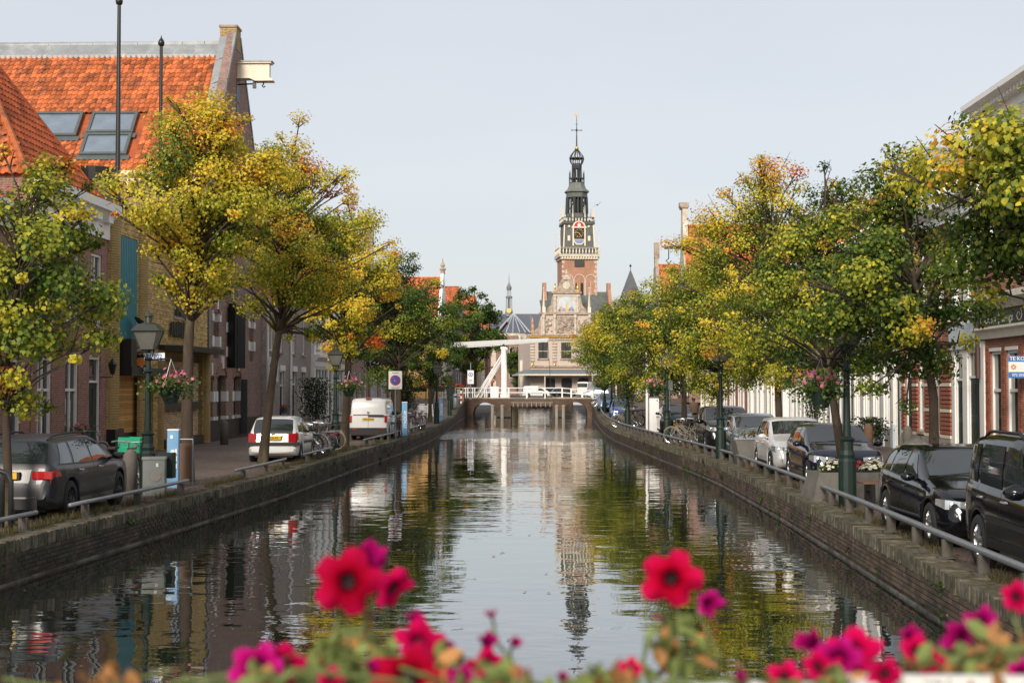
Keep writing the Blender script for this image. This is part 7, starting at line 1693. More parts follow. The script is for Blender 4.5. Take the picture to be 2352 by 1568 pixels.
# ================================================================== lamps
M_LANTGL = mk('lantern_glass', (.13, .125, .11), .15, var=.25, vscale=3, spec=.5)
def lamp_proto():
    r = bpy.data.objects.new('street_lamp', None); COL.objects.link(r)
    mb = MB(); mb.lathe([(.17, .0), (.17, 1.05), (.14, 1.12), (.155, 1.2), (.12, 1.3), (.12, 1.5), (.16, 1.55), (.075, 1.62), (.065, 2.6), (.058, 3.1), (.12, 3.14), (.06, 3.2), (.055, 3.42), (.11, 3.46), (.06, 3.5)], (0, 0, 0), 12)
    mb.build('post', M_DKGREEN, r, smooth=False)
    mb = MB()
    for i in range(8): a = i*math.pi/4; mb.tube([(.05*math.cos(a), .05*math.sin(a), 3.45), (.10*math.cos(a), .10*math.sin(a), 3.56), (.13*math.cos(a), .13*math.sin(a), 3.70)], .012, 4)
    mb.lathe([(.14, 3.68), (.16, 3.70), (.14, 3.73)], (0, 0, 0), 8); mb.build('basket_bracket', M_DKGREEN, r)
    L = bpy.data.objects.new('lantern', None)
    z0, z1 = 3.72, 4.18
    mb = MB(); q = [(-1, -1), (1, -1), (1, 1), (-1, 1)]; a, b = .145, .27
    for i in range(4):
        s, t = q[i]; s2, t2 = q[(i+1) % 4]; mb.tube([(s*a, t*a, z0), (s*b, t*b, z1)], .014, 4); mb.tube([(s*a, t*a, z0), (s2*a, t2*a, z0)], .016, 4); mb.tube([(s*b, t*b, z1), (s2*b, t2*b, z1)], .02, 4)
    mb.add([(s*(b+.05), t*(b+.05), z1) for s, t in q] + [(s*.2, t*.2, z1+.16) for s, t in q] + [(s*.07, t*.07, z1+.22) for s, t in q], [(i+4*k, (i+1) % 4+4*k, (i+1) % 4+4+4*k, i+4+4*k) for k in range(2) for i in range(4)] + [(3, 2, 1, 0), (8, 9, 10, 11)])
    mb.lathe([(.075, z1+.2), (.07, z1+.36), (.1, z1+.38), (.1, z1+.41), (.05, z1+.47), (.03, z1+.5), (.001, z1+.53)], (0, 0, 0), 10)
    lo = mb.build('lantern', M_BLACKG, r)
    g = MB(); g.add([(s*(a-.006), t*(a-.006), z0) for s, t in q] + [(s*(b-.008), t*(b-.008), z1-.005) for s, t in q], [(i, (i+1) % 4, (i+1) % 4+4, i+4) for i in range(4)]); g.build('pane', M_LANTGL, lo)
    m = MB(); m.lathe([(.03, z0), (.05, z0+.06), (.045, z0+.14), (.001, z0+.17)], (0, 0, 0), 8); m.build('bulb', M_TEXTW, lo)
    return r
M_BLACKG = mk('lantern_paint', (.035, .038, .032), .4, var=.2)
lp0 = lamp_proto()
LG = 'green cast iron street lamps along the canal'
lamps = [(-8.75, 30.85, 'dark green lantern post with house number plate and flower basket on the left quay'), (-8.0, 53.2, 'lantern post beside the bicycle rack and orange tipped linden'), (-7.15, 90.5, 'lantern post behind the dark linden on the left'),
         (-7.9, 113, 'lantern post beside the second blue mooring post on the left'), (-8.4, 122, 'lantern post next to the grey litter bin by the bridge'), (-9.2, 133, 'lantern post nearest the drawbridge on the left'),
         (5.8, 27.9, 'green lamp post rising into the leaves beside the flower planter'), (5.55, 46.2, 'green lamp post in front of the silver car'), (5.0, 60.5, 'green lamp post before the black compact car'), (4.35, 79, 'green lamp post beside the long row of bicycles'), (4.3, 98, 'green lamp post before the blue parked car'), (4.6, 118, 'green lamp post next to the light blue car')]
for i, (x, y, lb) in enumerate(lamps):
    o = lp0 if i == 0 else copy_tree(lp0); o.location = (x, y, gz(y)); o.scale = (1, 1, .85); o.rotation_euler = (0, 0, R(4*i)); o['label'] = lb; o['category'] = 'street lamp'; o['group'] = LG
# number plate on the first lamp
np_ = thing('number_sign', 'white plate with blue lettering fixed to the first lantern post', 'sign', (-8.66, 30.93, 3.0))
mb = MB(); mb.box(-.2, .25, -.012, .012, -.08, .08); mb.build('plate', M_TEXTW, np_)
text('lettering', '002', .13, M_SIGNBLUE, np_, TM((.1, -.014, 0), R(90)))
mb = MB(); mb.prism([(-.17, -.05), (-.07, -.05), (-.05, .02), (-.1, .05), (-.17, .03)], 'y', -.014, -.012); mb.build('blue_emblem', M_SIGNBLUE, np_)
# ---- hanging baskets
M_FOL = leafmat('basket_foliage', [(0, (.03, .06, .015)), (.5, (.07, .13, .025)), (1, (.16, .20, .04))], .3)
M_PINK = mk('pink_petal', (.62, .16, .25), .6, var=.25, rnd=.2)
M_REDP = mk('red_petal', (.55, .05, .06), .6, var=.25, rnd=.2)
def leaf_cloud(n, fn, size, mat, name, parent, seed):
    g = np.random.default_rng(seed); pts = np.array([fn(g) for _ in range(n)])
    global M_LEAF; keep = M_LEAF; M_LEAF = mat
    o = make_leaves(pts, size, g.uniform(0, 1, n), name, parent, seed); M_LEAF = keep; o['kind'] = 'stuff'
    return o
def flower_mesh(mat, s, key):
    if key in bpy.data.meshes: return bpy.data.meshes[key]
    mb = MB()
    for i in range(5):
        a = i*2*math.pi/5; c, d = math.cos(a), math.sin(a); e, f = math.cos(a+.62), math.sin(a+.62); g, h = math.cos(a-.62), math.sin(a-.62)
        mb.add([(0, 0, 0), (g*s*.7, h*s*.7, s*.25), (c*s, d*s, s*.3), (e*s*.7, f*s*.7, s*.25)], [(0, 1, 2, 3)])
    me = bpy.data.meshes.new(key); me.from_pydata(mb.v, [], mb.f); me.materials.append(mat); return me
def basket_proto(petal, key, arm=.5):
    r = bpy.data.objects.new('hanging_basket', None); COL.objects.link(r)
    mb = MB(); mb.tube([(-arm, 0, .62), (0, 0, .66)], .018, 6); mb.tube([(-arm, 0, .42), (-.2, 0, .64)], .012, 5); mb.build('bracket_arm', M_BLACK, r)
    mb = MB()
    for a in (0, 2.1, 4.2): mb.tube([(0, 0, .64), (.22*math.cos(a), .22*math.sin(a), .05)], .006, 4)
    mb.build('chain', M_STEEL, r)
    mb = MB(); mb.lathe([(.14, -.32), (.2, -.15), (.27, .02), (.25, .03)], (0, 0, 0), 14); mb.build('pot', M_DKGREEN, r)
    leaf_cloud(900, lambda g: (g.normal(0, .24), g.normal(0, .24), .12 + g.normal(0, .11) - .25*abs(g.normal(0, .3))), .065, M_FOL, 'foliage', r, 5)
    me = flower_mesh(petal, .05, key); q = random.Random(4)
    for i in range(34):
        a, d = q.uniform(0, 6.28), q.uniform(.1, .52); link_mesh('flower', me, r, TM((d*math.cos(a), d*math.sin(a), .34 - d*.42 + q.uniform(-.08, .16)), q.gauss(0, .6), q.gauss(0, .6), 0, q.uniform(.8, 1.4)))
    return r
BG = 'hanging flower baskets on the lamp posts'
bp = basket_proto(M_PINK, 'pink_flower'); bs = [(-8.25, 30.85, 2.3, 0, 'hanging basket of pink geraniums on the first left lantern post'), (-7.5, 53.2, 2.3, 0, 'hanging basket of pink and red flowers on the second left lantern post'), (5.3, 27.9, 2.25, 180, 'hanging basket of pink flowers left of the green lamp post by the planter'), (4.5, 60.5, 2.3, 180, 'hanging basket on the lamp post before the black compact car'), (3.8, 98, 2.4, 180, 'hanging basket with flowers on the lamp by the blue car'), (4.1, 118, 2.6, 180, 'hanging basket with flowers on the lamp by the light blue car')]
for i, (x, y, z, a, lb) in enumerate(bs):
    o = bp if i == 0 else copy_tree(bp); o.location = (x, y, z); o.rotation_euler = (0, 0, R(a)); o['label'] = lb; o['category'] = 'flower basket'; o['group'] = BG

# ================================================================== left quay furniture
def box_thing(name, label, cat, loc, rz, parts, group=None):
    r = thing(name, label, cat, loc, rz, group)
    for nm_, m, fn in parts:
        mb = MB(); fn(mb); mb.build(nm_, m, r)
    return r
def blue_post(loc, rz, label, h=1.55, txt=True):
    r = box_thing('socket_post', label, 'power post', loc, rz, [('post', M_BLUE, lambda m: m.box(-.125, .125, -.12, .12, 0, h)), ('cap', M_TEXTW, lambda m: m.box(-.13, .13, -.125, .125, h, h+.03))], 'blue mooring power posts')
    return r
bpst = blue_post((-8.72, 32.9, 0), R(5), 'blue power post with three sockets in front of the first yellow tree', 1.33)
for i in range(3):
    mb = MB(); z = .5+i*.17; mb.lathe([(.05, -.15), (.045, -.125), (.02, -.115)][::-1], (.0, 0, z), 10, axis='y'); mb.box(.05, .1, -.14, -.121, z-.05, z+.06); mb.build('socket', M_TEXTW, bpst)
mb = MB(); mb.box(-.06, .0, -.13, -.121, 1.14, 1.22); mb.build('label_plate', M_TEXTW, bpst)
for (x, y, lb) in ((-6.93, 68.2, 'blue mooring post with white lettering beyond the white van'), (-7.55, 99.5, 'blue mooring post between the third and fourth lamp posts')):
    o = blue_post((x, y, 0), R(3), lb, 1.6)
    text('lettering', 'STROOM', .2, M_TEXTW, o, TM((0.04, -.124, .78), R(90), R(-90), 0))
box_thing('cable_cabinet', 'grey electricity cabinet with a round badge beside the blue power post', 'cabinet', (-8.52, 30.6, 0), R(8),
    [('cabinet', mk('cabinet_grey', (.24, .25, .23), .6, var=.12, col2=(.14, .15, .13), c2=(.5, .7)), lambda m: m.box(-.23, .23, -.18, .18, 0, .78)), ('lid', mk('cabinet_lid', (.28, .29, .27), .6), lambda m: m.box(-.25, .25, -.2, .2, .78, .83)), ('badge', M_CONC, lambda m: m.lathe([(.11, -.195), (.11, -.18)], (.05, 0, .42), 16, axis='y')), ('sticker', M_TEXTW, lambda m: m.box(.05, .1, -.19, -.18, .62, .7))])
box_thing('litter_box', 'dark green box fixed to the first lantern post', 'bin', (-8.35, 30.95, .35), 0, [('bin', M_DKGREEN, lambda m: m.box(-.16, .16, -.15, .15, 0, .55)), ('slot', M_BLACK, lambda m: m.box(-.12, .12, -.16, -.15, .4, .5))])
tg = thing('tree_guard', 'wooden guard with steel frame round the yellow tree', 'tree guard', (-8.75, 33.6, 0))
mb = MB(); mb.tube([(-.3, 0, 0), (-.3, 0, 1.1), (.3, 0, 1.1), (.3, 0, 0)], .025, 6); mb.build('frame', M_STEEL, tg); mb = MB(); mb.box(-.26, .26, .03, .07, .08, 1.0); mb.build('panel', M_WOOD, tg)
def bollard(x, y, lb, h=1.0, m=None, group='weathered stone bollards'):
    r = thing('stone_bollard', lb, 'bollard', (x, y, gz(y)), 0, group); mb = MB(); mb.lathe([(.17, 0), (.165, h*.75), (.15, h*.88), (.09, h*.97), (.001, h)], (0, 0, 0), 12); mb.build('shaft', m or M_STONED, r, smooth=True)
M_STONED = mk('dark_weathered_stone', (.13, .115, .10), .9, var=.3, vscale=5, bump=.3)
bollard(-13.2, 57.6, 'short stone bollard before the warehouse corner'); bollard(-9.35, 31.6, 'dark stone bollard left of the first lantern post', .95)
bollard(11.4, 51.2, 'brown stone bollard before the white pilastered shop', 1.05, mk('brown_stone', (.20, .115, .07), .9)); bollard(12.4, 49.6, 'dark stone bollard in front of the striped brick house', 1.0)
for (x, y, lb) in ((-9.5, 23.4, 'dark tubular bicycle hoop behind the first tree'), (-9.05, 22.6, 'dark tubular bicycle hoop before the bumper of the grey estate')):
    r = thing('bicycle_hoop', lb, 'bicycle hoop', (x, y, 0), R(12), 'bicycle hoops at the left edge'); mb = MB(); mb.tube([(-.42, 0, 0), (-.42, 0, .82), (-.36, 0, .95), (-.22, 0, 1.0), (.22, 0, 1.0), (.36, 0, .95), (.42, 0, .82), (.42, 0, 0)], .042, 10); mb.build('tube', mk('hoop_paint', (.02, .023, .022), .4) if 'hoop_paint' not in bpy.data.materials else bpy.data.materials['hoop_paint'], r, smooth=True)
# atelier sign
sg = thing('workshop_sign', 'projecting workshop sign with orange fruit picture above the dark entrance', 'sign', (-14.36, 48.6, 2.78))
mb = MB(); mb.prism([(0.0, 0), (.62, 0), (.62, 1.22), (.0, .75)], 'y', -.03, .03); mb.build('board', M_BLACK, sg)
mb = MB(); mb.prism([(0.02, .72), (.61, 1.18), (.61, .82), (.3, .66)], 'y', -.035, -.03); mb.build('pale_field', mk('sign_grey', (.38, .37, .34), .6), sg)
mb = MB(); mb.lathe([(.2, -.036), (.2, -.03)], (.32, 0, .42), 16, axis='y', sc=(1.1, .75)); mb.build('fruit_print', M_ORANGE, sg)
mb = MB(); mb.prism([(.05, .6), (.3, .7), (.55, .66), (.58, .74), (.3, .8), (.06, .7)], 'y', -.036, -.03); mb.build('brush_print', M_WOOD, sg)
text('lettering', 'Atelier', .21, M_TEXTW, sg, TM((.31, -.038, .2), R(90))); text('lettering', 'rie Koning', .115, M_TEXTW, sg, TM((.32, -.038, .07), R(90)))
mb = MB(); mb.tube([(-.12, 0, .9), (.05, 0, .8)], .02, 5); mb.tube([(-.12, 0, .1), (.05, 0, .1)], .02, 5); mb.build('bracket', M_BLACK, sg)
# wall lantern and window flower boxes
wl = thing('wall_lantern', 'small black wall lantern on the hip-roofed house', 'lantern', (-14.1, 45.6, 2.75)); mb = MB(); mb.lathe([(.07, 0), (.14, .3), (.17, .31), (.05, .45), (.02, .52)], (0, 0, 0), 6); mb.tube([(-.4, 0, -.1), (0, 0, -.1), (0, 0, 0)], .018, 5); mb.build('body', M_BLACK, wl)
def window_box(loc, rz, label, petal, key, w_=1.0):
    r = thing('flower_box', label, 'flower box', loc, rz, 'flower boxes on window sills'); mb = MB(); mb.box(-w_/2, w_/2, -.12, .12, 0, .2); mb.build('trough', M_PURP, r)
    leaf_cloud(260, lambda g: (g.uniform(-w_/2, w_/2), g.normal(0, .1), .25 + g.normal(0, .07)), .06, M_FOL, 'foliage', r, 9); me = flower_mesh(petal, .055, key); q = random.Random(2)
    for i in range(22): link_mesh('flower', me, r, TM((q.uniform(-w_/2, w_/2), q.gauss(-.05, .1), .33 + q.uniform(-.08, .1)), q.gauss(0, .6), q.gauss(0, .6), 0))
M_PURP = mk('purple_trough', (.05, .03, .09), .5)
window_box((-14.25, 43.0, .78+.0), R(90), 'purple trough of pink flowers under the hip-roofed house window', M_PINK, 'pink_flower')
window_box((-14.2, 75.7, .95), R(90), 'red flowers in a trough by the grey brick house', M_REDP, 'red_flower', .9)
def potted(loc, label, h, r_, seed, hue=(.0, .5), n=1500, leaf=.09, pot=True, name='potted_shrub'):
    r = thing(name, label, 'shrub', loc, 0)
    if pot: mb = MB(); mb.lathe([(.2, 0), (.28, .4), (.26, .42)], (0, 0, 0), 12); mb.build('pot', M_CONC, r)
    mb = MB(); q = random.Random(seed)
    for k in range(7): a = q.uniform(0, 6.28); mb.tube([(0, 0, .3), (r_*.4*math.cos(a), r_*.4*math.sin(a), h*.5), (r_*.8*math.cos(a), r_*.8*math.sin(a), h*q.uniform(.7, 1))], .02, 4)
    mb.build('stems', M_TWIG, r); leaf_cloud(n, lambda g: tuple(np.array([g.normal(0, r_*.45), g.normal(0, r_*.45), .35 + (h-.35)*g.beta(1.6, 1.3)])), leaf, M_FOL2, 'foliage', r, seed); return r
M_FOL2 = leafmat('shrub_foliage', [(0, (.015, .03, .010)), (.6, (.035, .06, .016)), (1, (.07, .10, .025))], .25)
potted((-12.9, 78.0, 0), 'dark green potted shrub in front of the white shop', 2.9, .95, 3, n=2600)
potted((-11.6, 114.5, 0), 'ivy covered shrub against the dark red brick house', 3.6, 1.0, 4, n=2600, leaf=.13)
potted((11.9, 53.0, 0), 'green pot plant by the striped brick house', 1.25, .6, 5, n=900)
potted((11.8, 63.5, 0), 'climbing plant on the white shop by the columned house', 3.4, .55, 6, n=1300)
# no-parking sign
ns = thing('no_parking_sign', 'white panel with round blue and red no parking sign beside the white van', 'sign', (-6.88, 63.6, 0))
mb = MB(); mb.tube([(0, 0, 0), (0, 0, 2.95)], .035, 8); mb.build('pole', M_STEEL, ns)
mb = MB(); mb.box(-.30, .30, -.05, -.035, 2.25, 3.05); p_ = mb.build('panel', M_TEXTW, ns)
mb = MB(); mb.lathe([(.235, -.058), (.235, -.05)], (0, 0, 2.64), 24, axis='y'); mb.build('red_ring', M_RED, p_); mb = MB(); mb.lathe([(.18, -.064), (.18, -.058)], (0, 0, 2.64), 24, axis='y'); mb.build('blue_disc', M_SIGNBLUE, p_)
mb = MB(); mb.prism([(-.16, 2.78), (-.13, 2.81), (.16, 2.50), (.13, 2.47)], 'y', -.07, -.064); mb.build('red_bar', M_RED, p_)
mb = MB(); mb.box(-.06, .05, -.07, -.064, 2.60, 2.63); mb.build('car_symbol', M_CREAM, p_)
text('lettering', 'vergunning', .065, M_TEXTK, p_, TM((0, -.052, 2.97), R(90))); text('lettering', 'uitgezonderd', .07, M_TEXTK, p_, TM((0, -.052, 2.32), R(90)))
# pedestrian-zone board by the bridge
zs_ = thing('zone_sign', 'tall white board with blue circle on a pole left of the drawbridge', 'sign', (-7.55, 137.0, 1.1)); mb = MB(); mb.tube([(0, 0, 0), (0, 0, 3.6)], .05, 6); mb.build('pole', M_STEEL, zs_); mb = MB(); mb.box(-.3, .3, -.08, -.05, 1.55, 2.85); p_ = mb.build('panel', M_TEXTW, zs_)
mb = MB(); mb.lathe([(.22, -.09), (.22, -.08)], (0, 0, 2.45), 18, axis='y'); mb.build('blue_ring', M_SIGNBLUE, p_); mb = MB(); mb.lathe([(.15, -.1), (.15, -.09)], (0, 0, 2.45), 18, axis='y'); mb.build('disc', M_TEXTW, p_); mb = MB(); mb.box(-.06, .06, -.11, -.1, 2.36, 2.54); mb.build('symbol', M_SIGNBLUE, p_); mb = MB(); mb.box(-.15, .15, -.09, -.08, 1.9, 1.96); mb.box(-.15, .1, -.09, -.08, 1.75, 1.8); mb.build('text_lines', M_SIGNBLUE, p_)
# blue house-parking plate on the grey house
pp = thing('parking_plate', 'small white and blue plate on the drainpipe of the grey brick house', 'sign', (-14.1, 71.2, 2.6)); mb = MB(); mb.box(0, .5, -.02, .02, 0, 1.25); mb.build('plate', M_TEXTW, pp); mb = MB(); mb.lathe([(.19, -.03), (.19, -.02)], (.25, 0, .8), 16, axis='y'); mb.build('disc', M_SIGNBLUE, pp)
mb = MB(); mb.lathe([(.24, 0), (.26, .1), (.26, 1.15), (.22, 1.25), (.01, 1.3)], (0, 0, 0), 14); lb_ = thing('litter_bin', 'round grey metal litter bin by the lantern near the bridge', 'bin', (-8.15, 124, gz(124))); mb.build('drum', M_STEEL, lb_, smooth=True); mb = MB(); mb.box(-.15, .15, -.28, -.25, .95, 1.1); mb.build('slot', M_BLACK, lb_)
rw_ = thing('striped_post', 'red and white striped post near the left end of the drawbridge', 'post', (-8.1, 131, gz(131)))
for k in range(5): mb = MB(); mb.lathe([(.09, k*.24), (.09, k*.24+.238)], (0, 0, 0), 8); mb.build('stripe', M_RED if k % 2 else M_TEXTW, rw_)
ab = thing('chalk_board', 'wooden framed chalk board standing by the bridge terrace', 'sign', (-8.5, 134.5, gz(134.5)), R(8)); mb = MB(); mb.box(-.4, -.32, -.04, .04, 0, 1.35); mb.box(.32, .4, -.04, .04, 0, 1.35); mb.box(-.32, .32, -.04, .04, 1.27, 1.35); mb.box(-.32, .32, -.04, .04, .3, .38); mb.build('frame', M_WOODP, ab) if False else None
M_WOODP = mk('pale_wood', (.42, .28, .15), .6); mb.build('frame', M_WOODP, ab); mb = MB(); mb.box(-.32, .32, -.02, .02, .38, 1.27); p_ = mb.build('board', M_BLACK, ab); mb = MB()
for k in range(5): mb.box(-.22, .1+.1*(k % 2), -.03, -.02, .5+k*.15, .55+k*.15)
mb.build('chalk_lines', M_TEXTW, p_)
# flower troughs on the terrace
for k in range(3):
    y = 137.2; x = -12.6 + k*1.75
    r = thing('flower_trough', ('leftmost', 'middle', 'rightmost')[k] + ' trough of red geraniums on the terrace beside the drawbridge', 'flower box', (x, y, 1.9), 0, 'troughs of red geraniums by the bridge'); mb = MB(); mb.box(-.8, .8, -.18, .18, 0, .35); mb.box(-.75, -.68, -.1, .1, -.85, 0); mb.box(.68, .75, -.1, .1, -.85, 0); mb.build('trough', M_DKGREEN, r)
    leaf_cloud(380, lambda g: (g.uniform(-.85, .85), g.normal(0, .16), .45 + g.normal(0, .1)), .12, M_FOL, 'foliage', r, 50+k); me = flower_mesh(M_REDP, .11, 'big_red_flower'); q = random.Random(k)
    for i in range(26): link_mesh('flower', me, r, TM((q.uniform(-.85, .85), q.gauss(-.08, .14), .6 + q.uniform(-.1, .16)), q.gauss(0, .6), q.gauss(0, .6), 0))
def chair_white(x, y, rz, lb):
    r = thing('terrace_chair', lb, 'chair', (x, y, gz(y)), rz, 'white chairs on the terrace'); mb = MB(); mb.box(-.22, .22, -.22, .22, .43, .47); mb.build('seat', M_TEXTW, r); mb = MB()
    for k in range(5): mb.box(-.2+k*.09, -.16+k*.09, .19, .22, .5, .88)
    mb.box(-.22, .22, .19, .22, .86, .92); mb.build('backrest', M_TEXTW, r)
    for sx in (-1, 1):
        for sy in (-1, 1): mb = MB(); mb.tube([(sx*.2, sy*.2, 0), (sx*.19, sy*.19, .44)], .018, 4); mb.build('leg', M_TEXTW, r)
for k, (x, y, a) in enumerate(((-9.4, 108, 20), (-9.9, 108.8, 200), (-9.2, 110.3, 80), (-10.0, 111, 250), (-9.4, 112.5, 10), (-10.1, 113.6, 170))):
    chair_white(x, y, R(a), 'white terrace chair ' + ('nearest the quay edge', 'second from the quay, turned its back', 'facing sideways at the near table', 'close to the wall behind the near ones', 'toward the bridge by the quay', 'farthest, close to the wall')[k] + ' on the left pavement')
fl = thing('dutch_flag', 'red white and blue flag on a leaning pole by the bridge', 'flag', (-6.55, 150, 1.2)); mb = MB(); mb.tube([(0, 0, 0), (.5, 0, 2.3)], .03, 5); mb.build('pole', M_WHITE, fl)
for k, m in enumerate((M_SIGNBLUE, M_TEXTW, M_RED)):
    mb = MB(); n = 6; a = [(.0+k*.22 - .02*i*(2-k)*.5, .08*math.sin(i*1.1+k), 2.0+k*.12-i*.3) for i in range(n)]; b = [(p[0]+.22, p[1]+.03, p[2]+.12) for p in a]; mb.add(a+b, [(i, n+i, n+i+1, i+1) for i in range(n-1)]); mb.build('stripe', m, fl)

# ================================================================== right quay furniture
def planter(x, y, rz, lb, w0, w1, h, d=.55, flowers=True):
    r = thing('concrete_planter', lb, 'planter', (x, y, 0), rz, 'concrete flower planters on the right quay'); mb = MB(); q = [(-1, -1), (1, -1), (1, 1), (-1, 1)]
    mb.add([(s*w0, t*d, 0) for s, t in q] + [(s*w1, t*d*.82, h) for s, t in q] + [(s*(w1-.09), t*(d*.82-.09), h) for s, t in q] + [(s*(w1-.09), t*(d*.82-.09), h-.12) for s, t in q],
           [(3, 2, 1, 0)] + [(i+4*k, (i+1) % 4+4*k, (i+1) % 4+4+4*k, i+4+4*k) for k in range(3) for i in range(4)]); mb.build('trough', M_CONCD, r)
    mb = MB(); mb.box(-(w1-.1), w1-.1, -(d*.82-.1), d*.82-.1, h-.11, h-.05); mb.build('soil', M_RUST, r)
    if flowers:
        me = flower_mesh(M_CHRYS, .05, 'white_flower'); qq = random.Random(6)
        for cx_, n_ in ((-.42, 95), (.42, 95)):
            leaf_cloud(160, lambda g: (cx_ + g.normal(0, .14), g.normal(0, .13), h + .06 + abs(g.normal(0, .05))), .06, M_FOL, 'foliage', r, int(70+cx_*10))
            for i in range(n_):
                a, rr_ = qq.uniform(0, 6.28), qq.uniform(0, 1)**.5*.3; link_mesh('flower', me, r, TM((cx_ + rr_*math.cos(a), rr_*math.sin(a), h + .05 + .2*(1-(rr_/.3)**2)), rr_*2.2*math.sin(a)*-1, rr_*2.2*math.cos(a), 0, 1.0))
        me = flower_mesh(M_REDP, .05, 'red_flower')
        for i in range(30): link_mesh('red_flower_head', me, r, TM((qq.gauss(0, .12), qq.gauss(0, .14), h+.1+qq.uniform(0, .1)), qq.gauss(0, .5), qq.gauss(0, .5), 0))
    else:
        leaf_cloud(260, lambda g: (g.normal(0, .3), g.normal(0, .2), h + .1 + abs(g.normal(0, .12))), .07, M_DRY, 'dry_plants', r, 77)
    return r
M_CONCD = mk('dark_concrete', (.13, .12, .105), .9, var=.3, vscale=3, col2=(.06, .06, .05), c2=(.5, .7), bump=.3)
M_CHRYS = mk('cream_petal', (.74, .70, .55), .6, var=.1, rnd=.1)
M_DRY = leafmat('dry_foliage', [(0, (.10, .07, .035)), (.6, (.16, .12, .06)), (1, (.10, .11, .04))], .2)
planter(6.35, 29.9, R(4), 'concrete planter of white chrysanthemums behind the green lamp post', 1.0, .85, .58)
planter(6.25, 42.7, R(4), 'bare concrete planter with dry plants between the silver and white cars', .6, .78, .75, .5, flowers=False)
bn = thing('bench', 'small wooden slat bench on dark legs beside the flower planter', 'bench', (6.85, 28.3, 0), R(8))
for k in range(4): mb = MB(); mb.box(-.75, .75, -.2+k*.105, -.11+k*.105, .44, .475); mb.build('slat', M_WOOD, bn)
for x in (-.55, .55): mb = MB(); mb.prism([(-.2, 0), (-.12, 0), (-.1, .3), (.1, .3), (.12, 0), (.2, 0), (.2, .44), (-.2, .44)], 'x', x-.04, x+.04); mb.build('leg', M_BLACK, bn)
tt = thing('carved_stone_post', 'upright grey stone marker with carved figures beside the bench', 'stone post', (7.0, 27.6, 0), R(10))
mb = MB(); mb.prism([(-.16, 0), (.17, 0), (.2, 1.05), (.16, 1.28), (.06, 1.38), (-.16, 1.24)], 'y', -.13, .13); mb.build('stone', mk('marker_stone', (.23, .21, .18), .85, var=.25, vscale=4, bump=.3), tt)
mb = MB(); mb.box(-.23, -.161, -.08, .08, 0, 1.1); mb.build('timber_back', M_OAKW, tt)
for k, ch in enumerate(('M', '3', '6', '9')): text('carved_figure', ch, .16, M_STONED, tt, TM((.02, -.132, 1.12-k*.2), R(90)))
box_thing('white_cabinet', 'tall white cabinet with a white pole left of the black compact car', 'cabinet', (5.45, 74.9, 0), 0, [('cabinet', M_TEXTW, lambda m: m.box(-.2, .3, -.25, .25, 0, 1.75)), ('pole', M_TEXTW, lambda m: m.tube([(-.32, -.2, 0), (-.32, -.2, 4.2)], .07, 8)), ('lid', M_STEEL, lambda m: m.box(-.22, .32, -.27, .27, 1.75, 1.8))])
ps = thing('parking_sign', 'blue parking sign hanging over the white cabinet', 'sign', (6.05, 75.5, 0)); mb = MB(); mb.tube([(0, 0, 0), (0, 0, 4.1)], .04, 6); mb.build('pole', M_STEEL, ps); mb = MB(); mb.box(-.33, .33, -.06, -.04, 3.2, 4.0); p_ = mb.build('panel', M_SIGNBLUE, ps); text('lettering', 'P', .5, M_TEXTW, p_, TM((0, -.065, 3.62), R(90)))
sp_ = thing('sign_pole', 'thin grey pole with a small notice by the bicycles on the right', 'sign', (5.2, 61.5, 0)); mb = MB(); mb.tube([(0, 0, 0), (0, 0, 2.6)], .03, 6); mb.build('pole', M_STEEL, sp_); mb = MB(); mb.box(-.12, .12, -.05, -.035, 2.2, 2.6); mb.build('notice', M_STEEL, sp_)
bs_ = thing('street_sign', 'street name plate and lamp head on a pole at the right end of the bridge', 'sign', (4.35, 138, 1.1)); mb = MB(); mb.tube([(0, 0, 0), (0, 0, 2.9)], .04, 6); mb.build('pole', M_STEEL, bs_); mb = MB(); mb.box(-.5, .3, -.05, -.03, 2.6, 2.85); mb.build('plate', M_TEXTW, bs_)

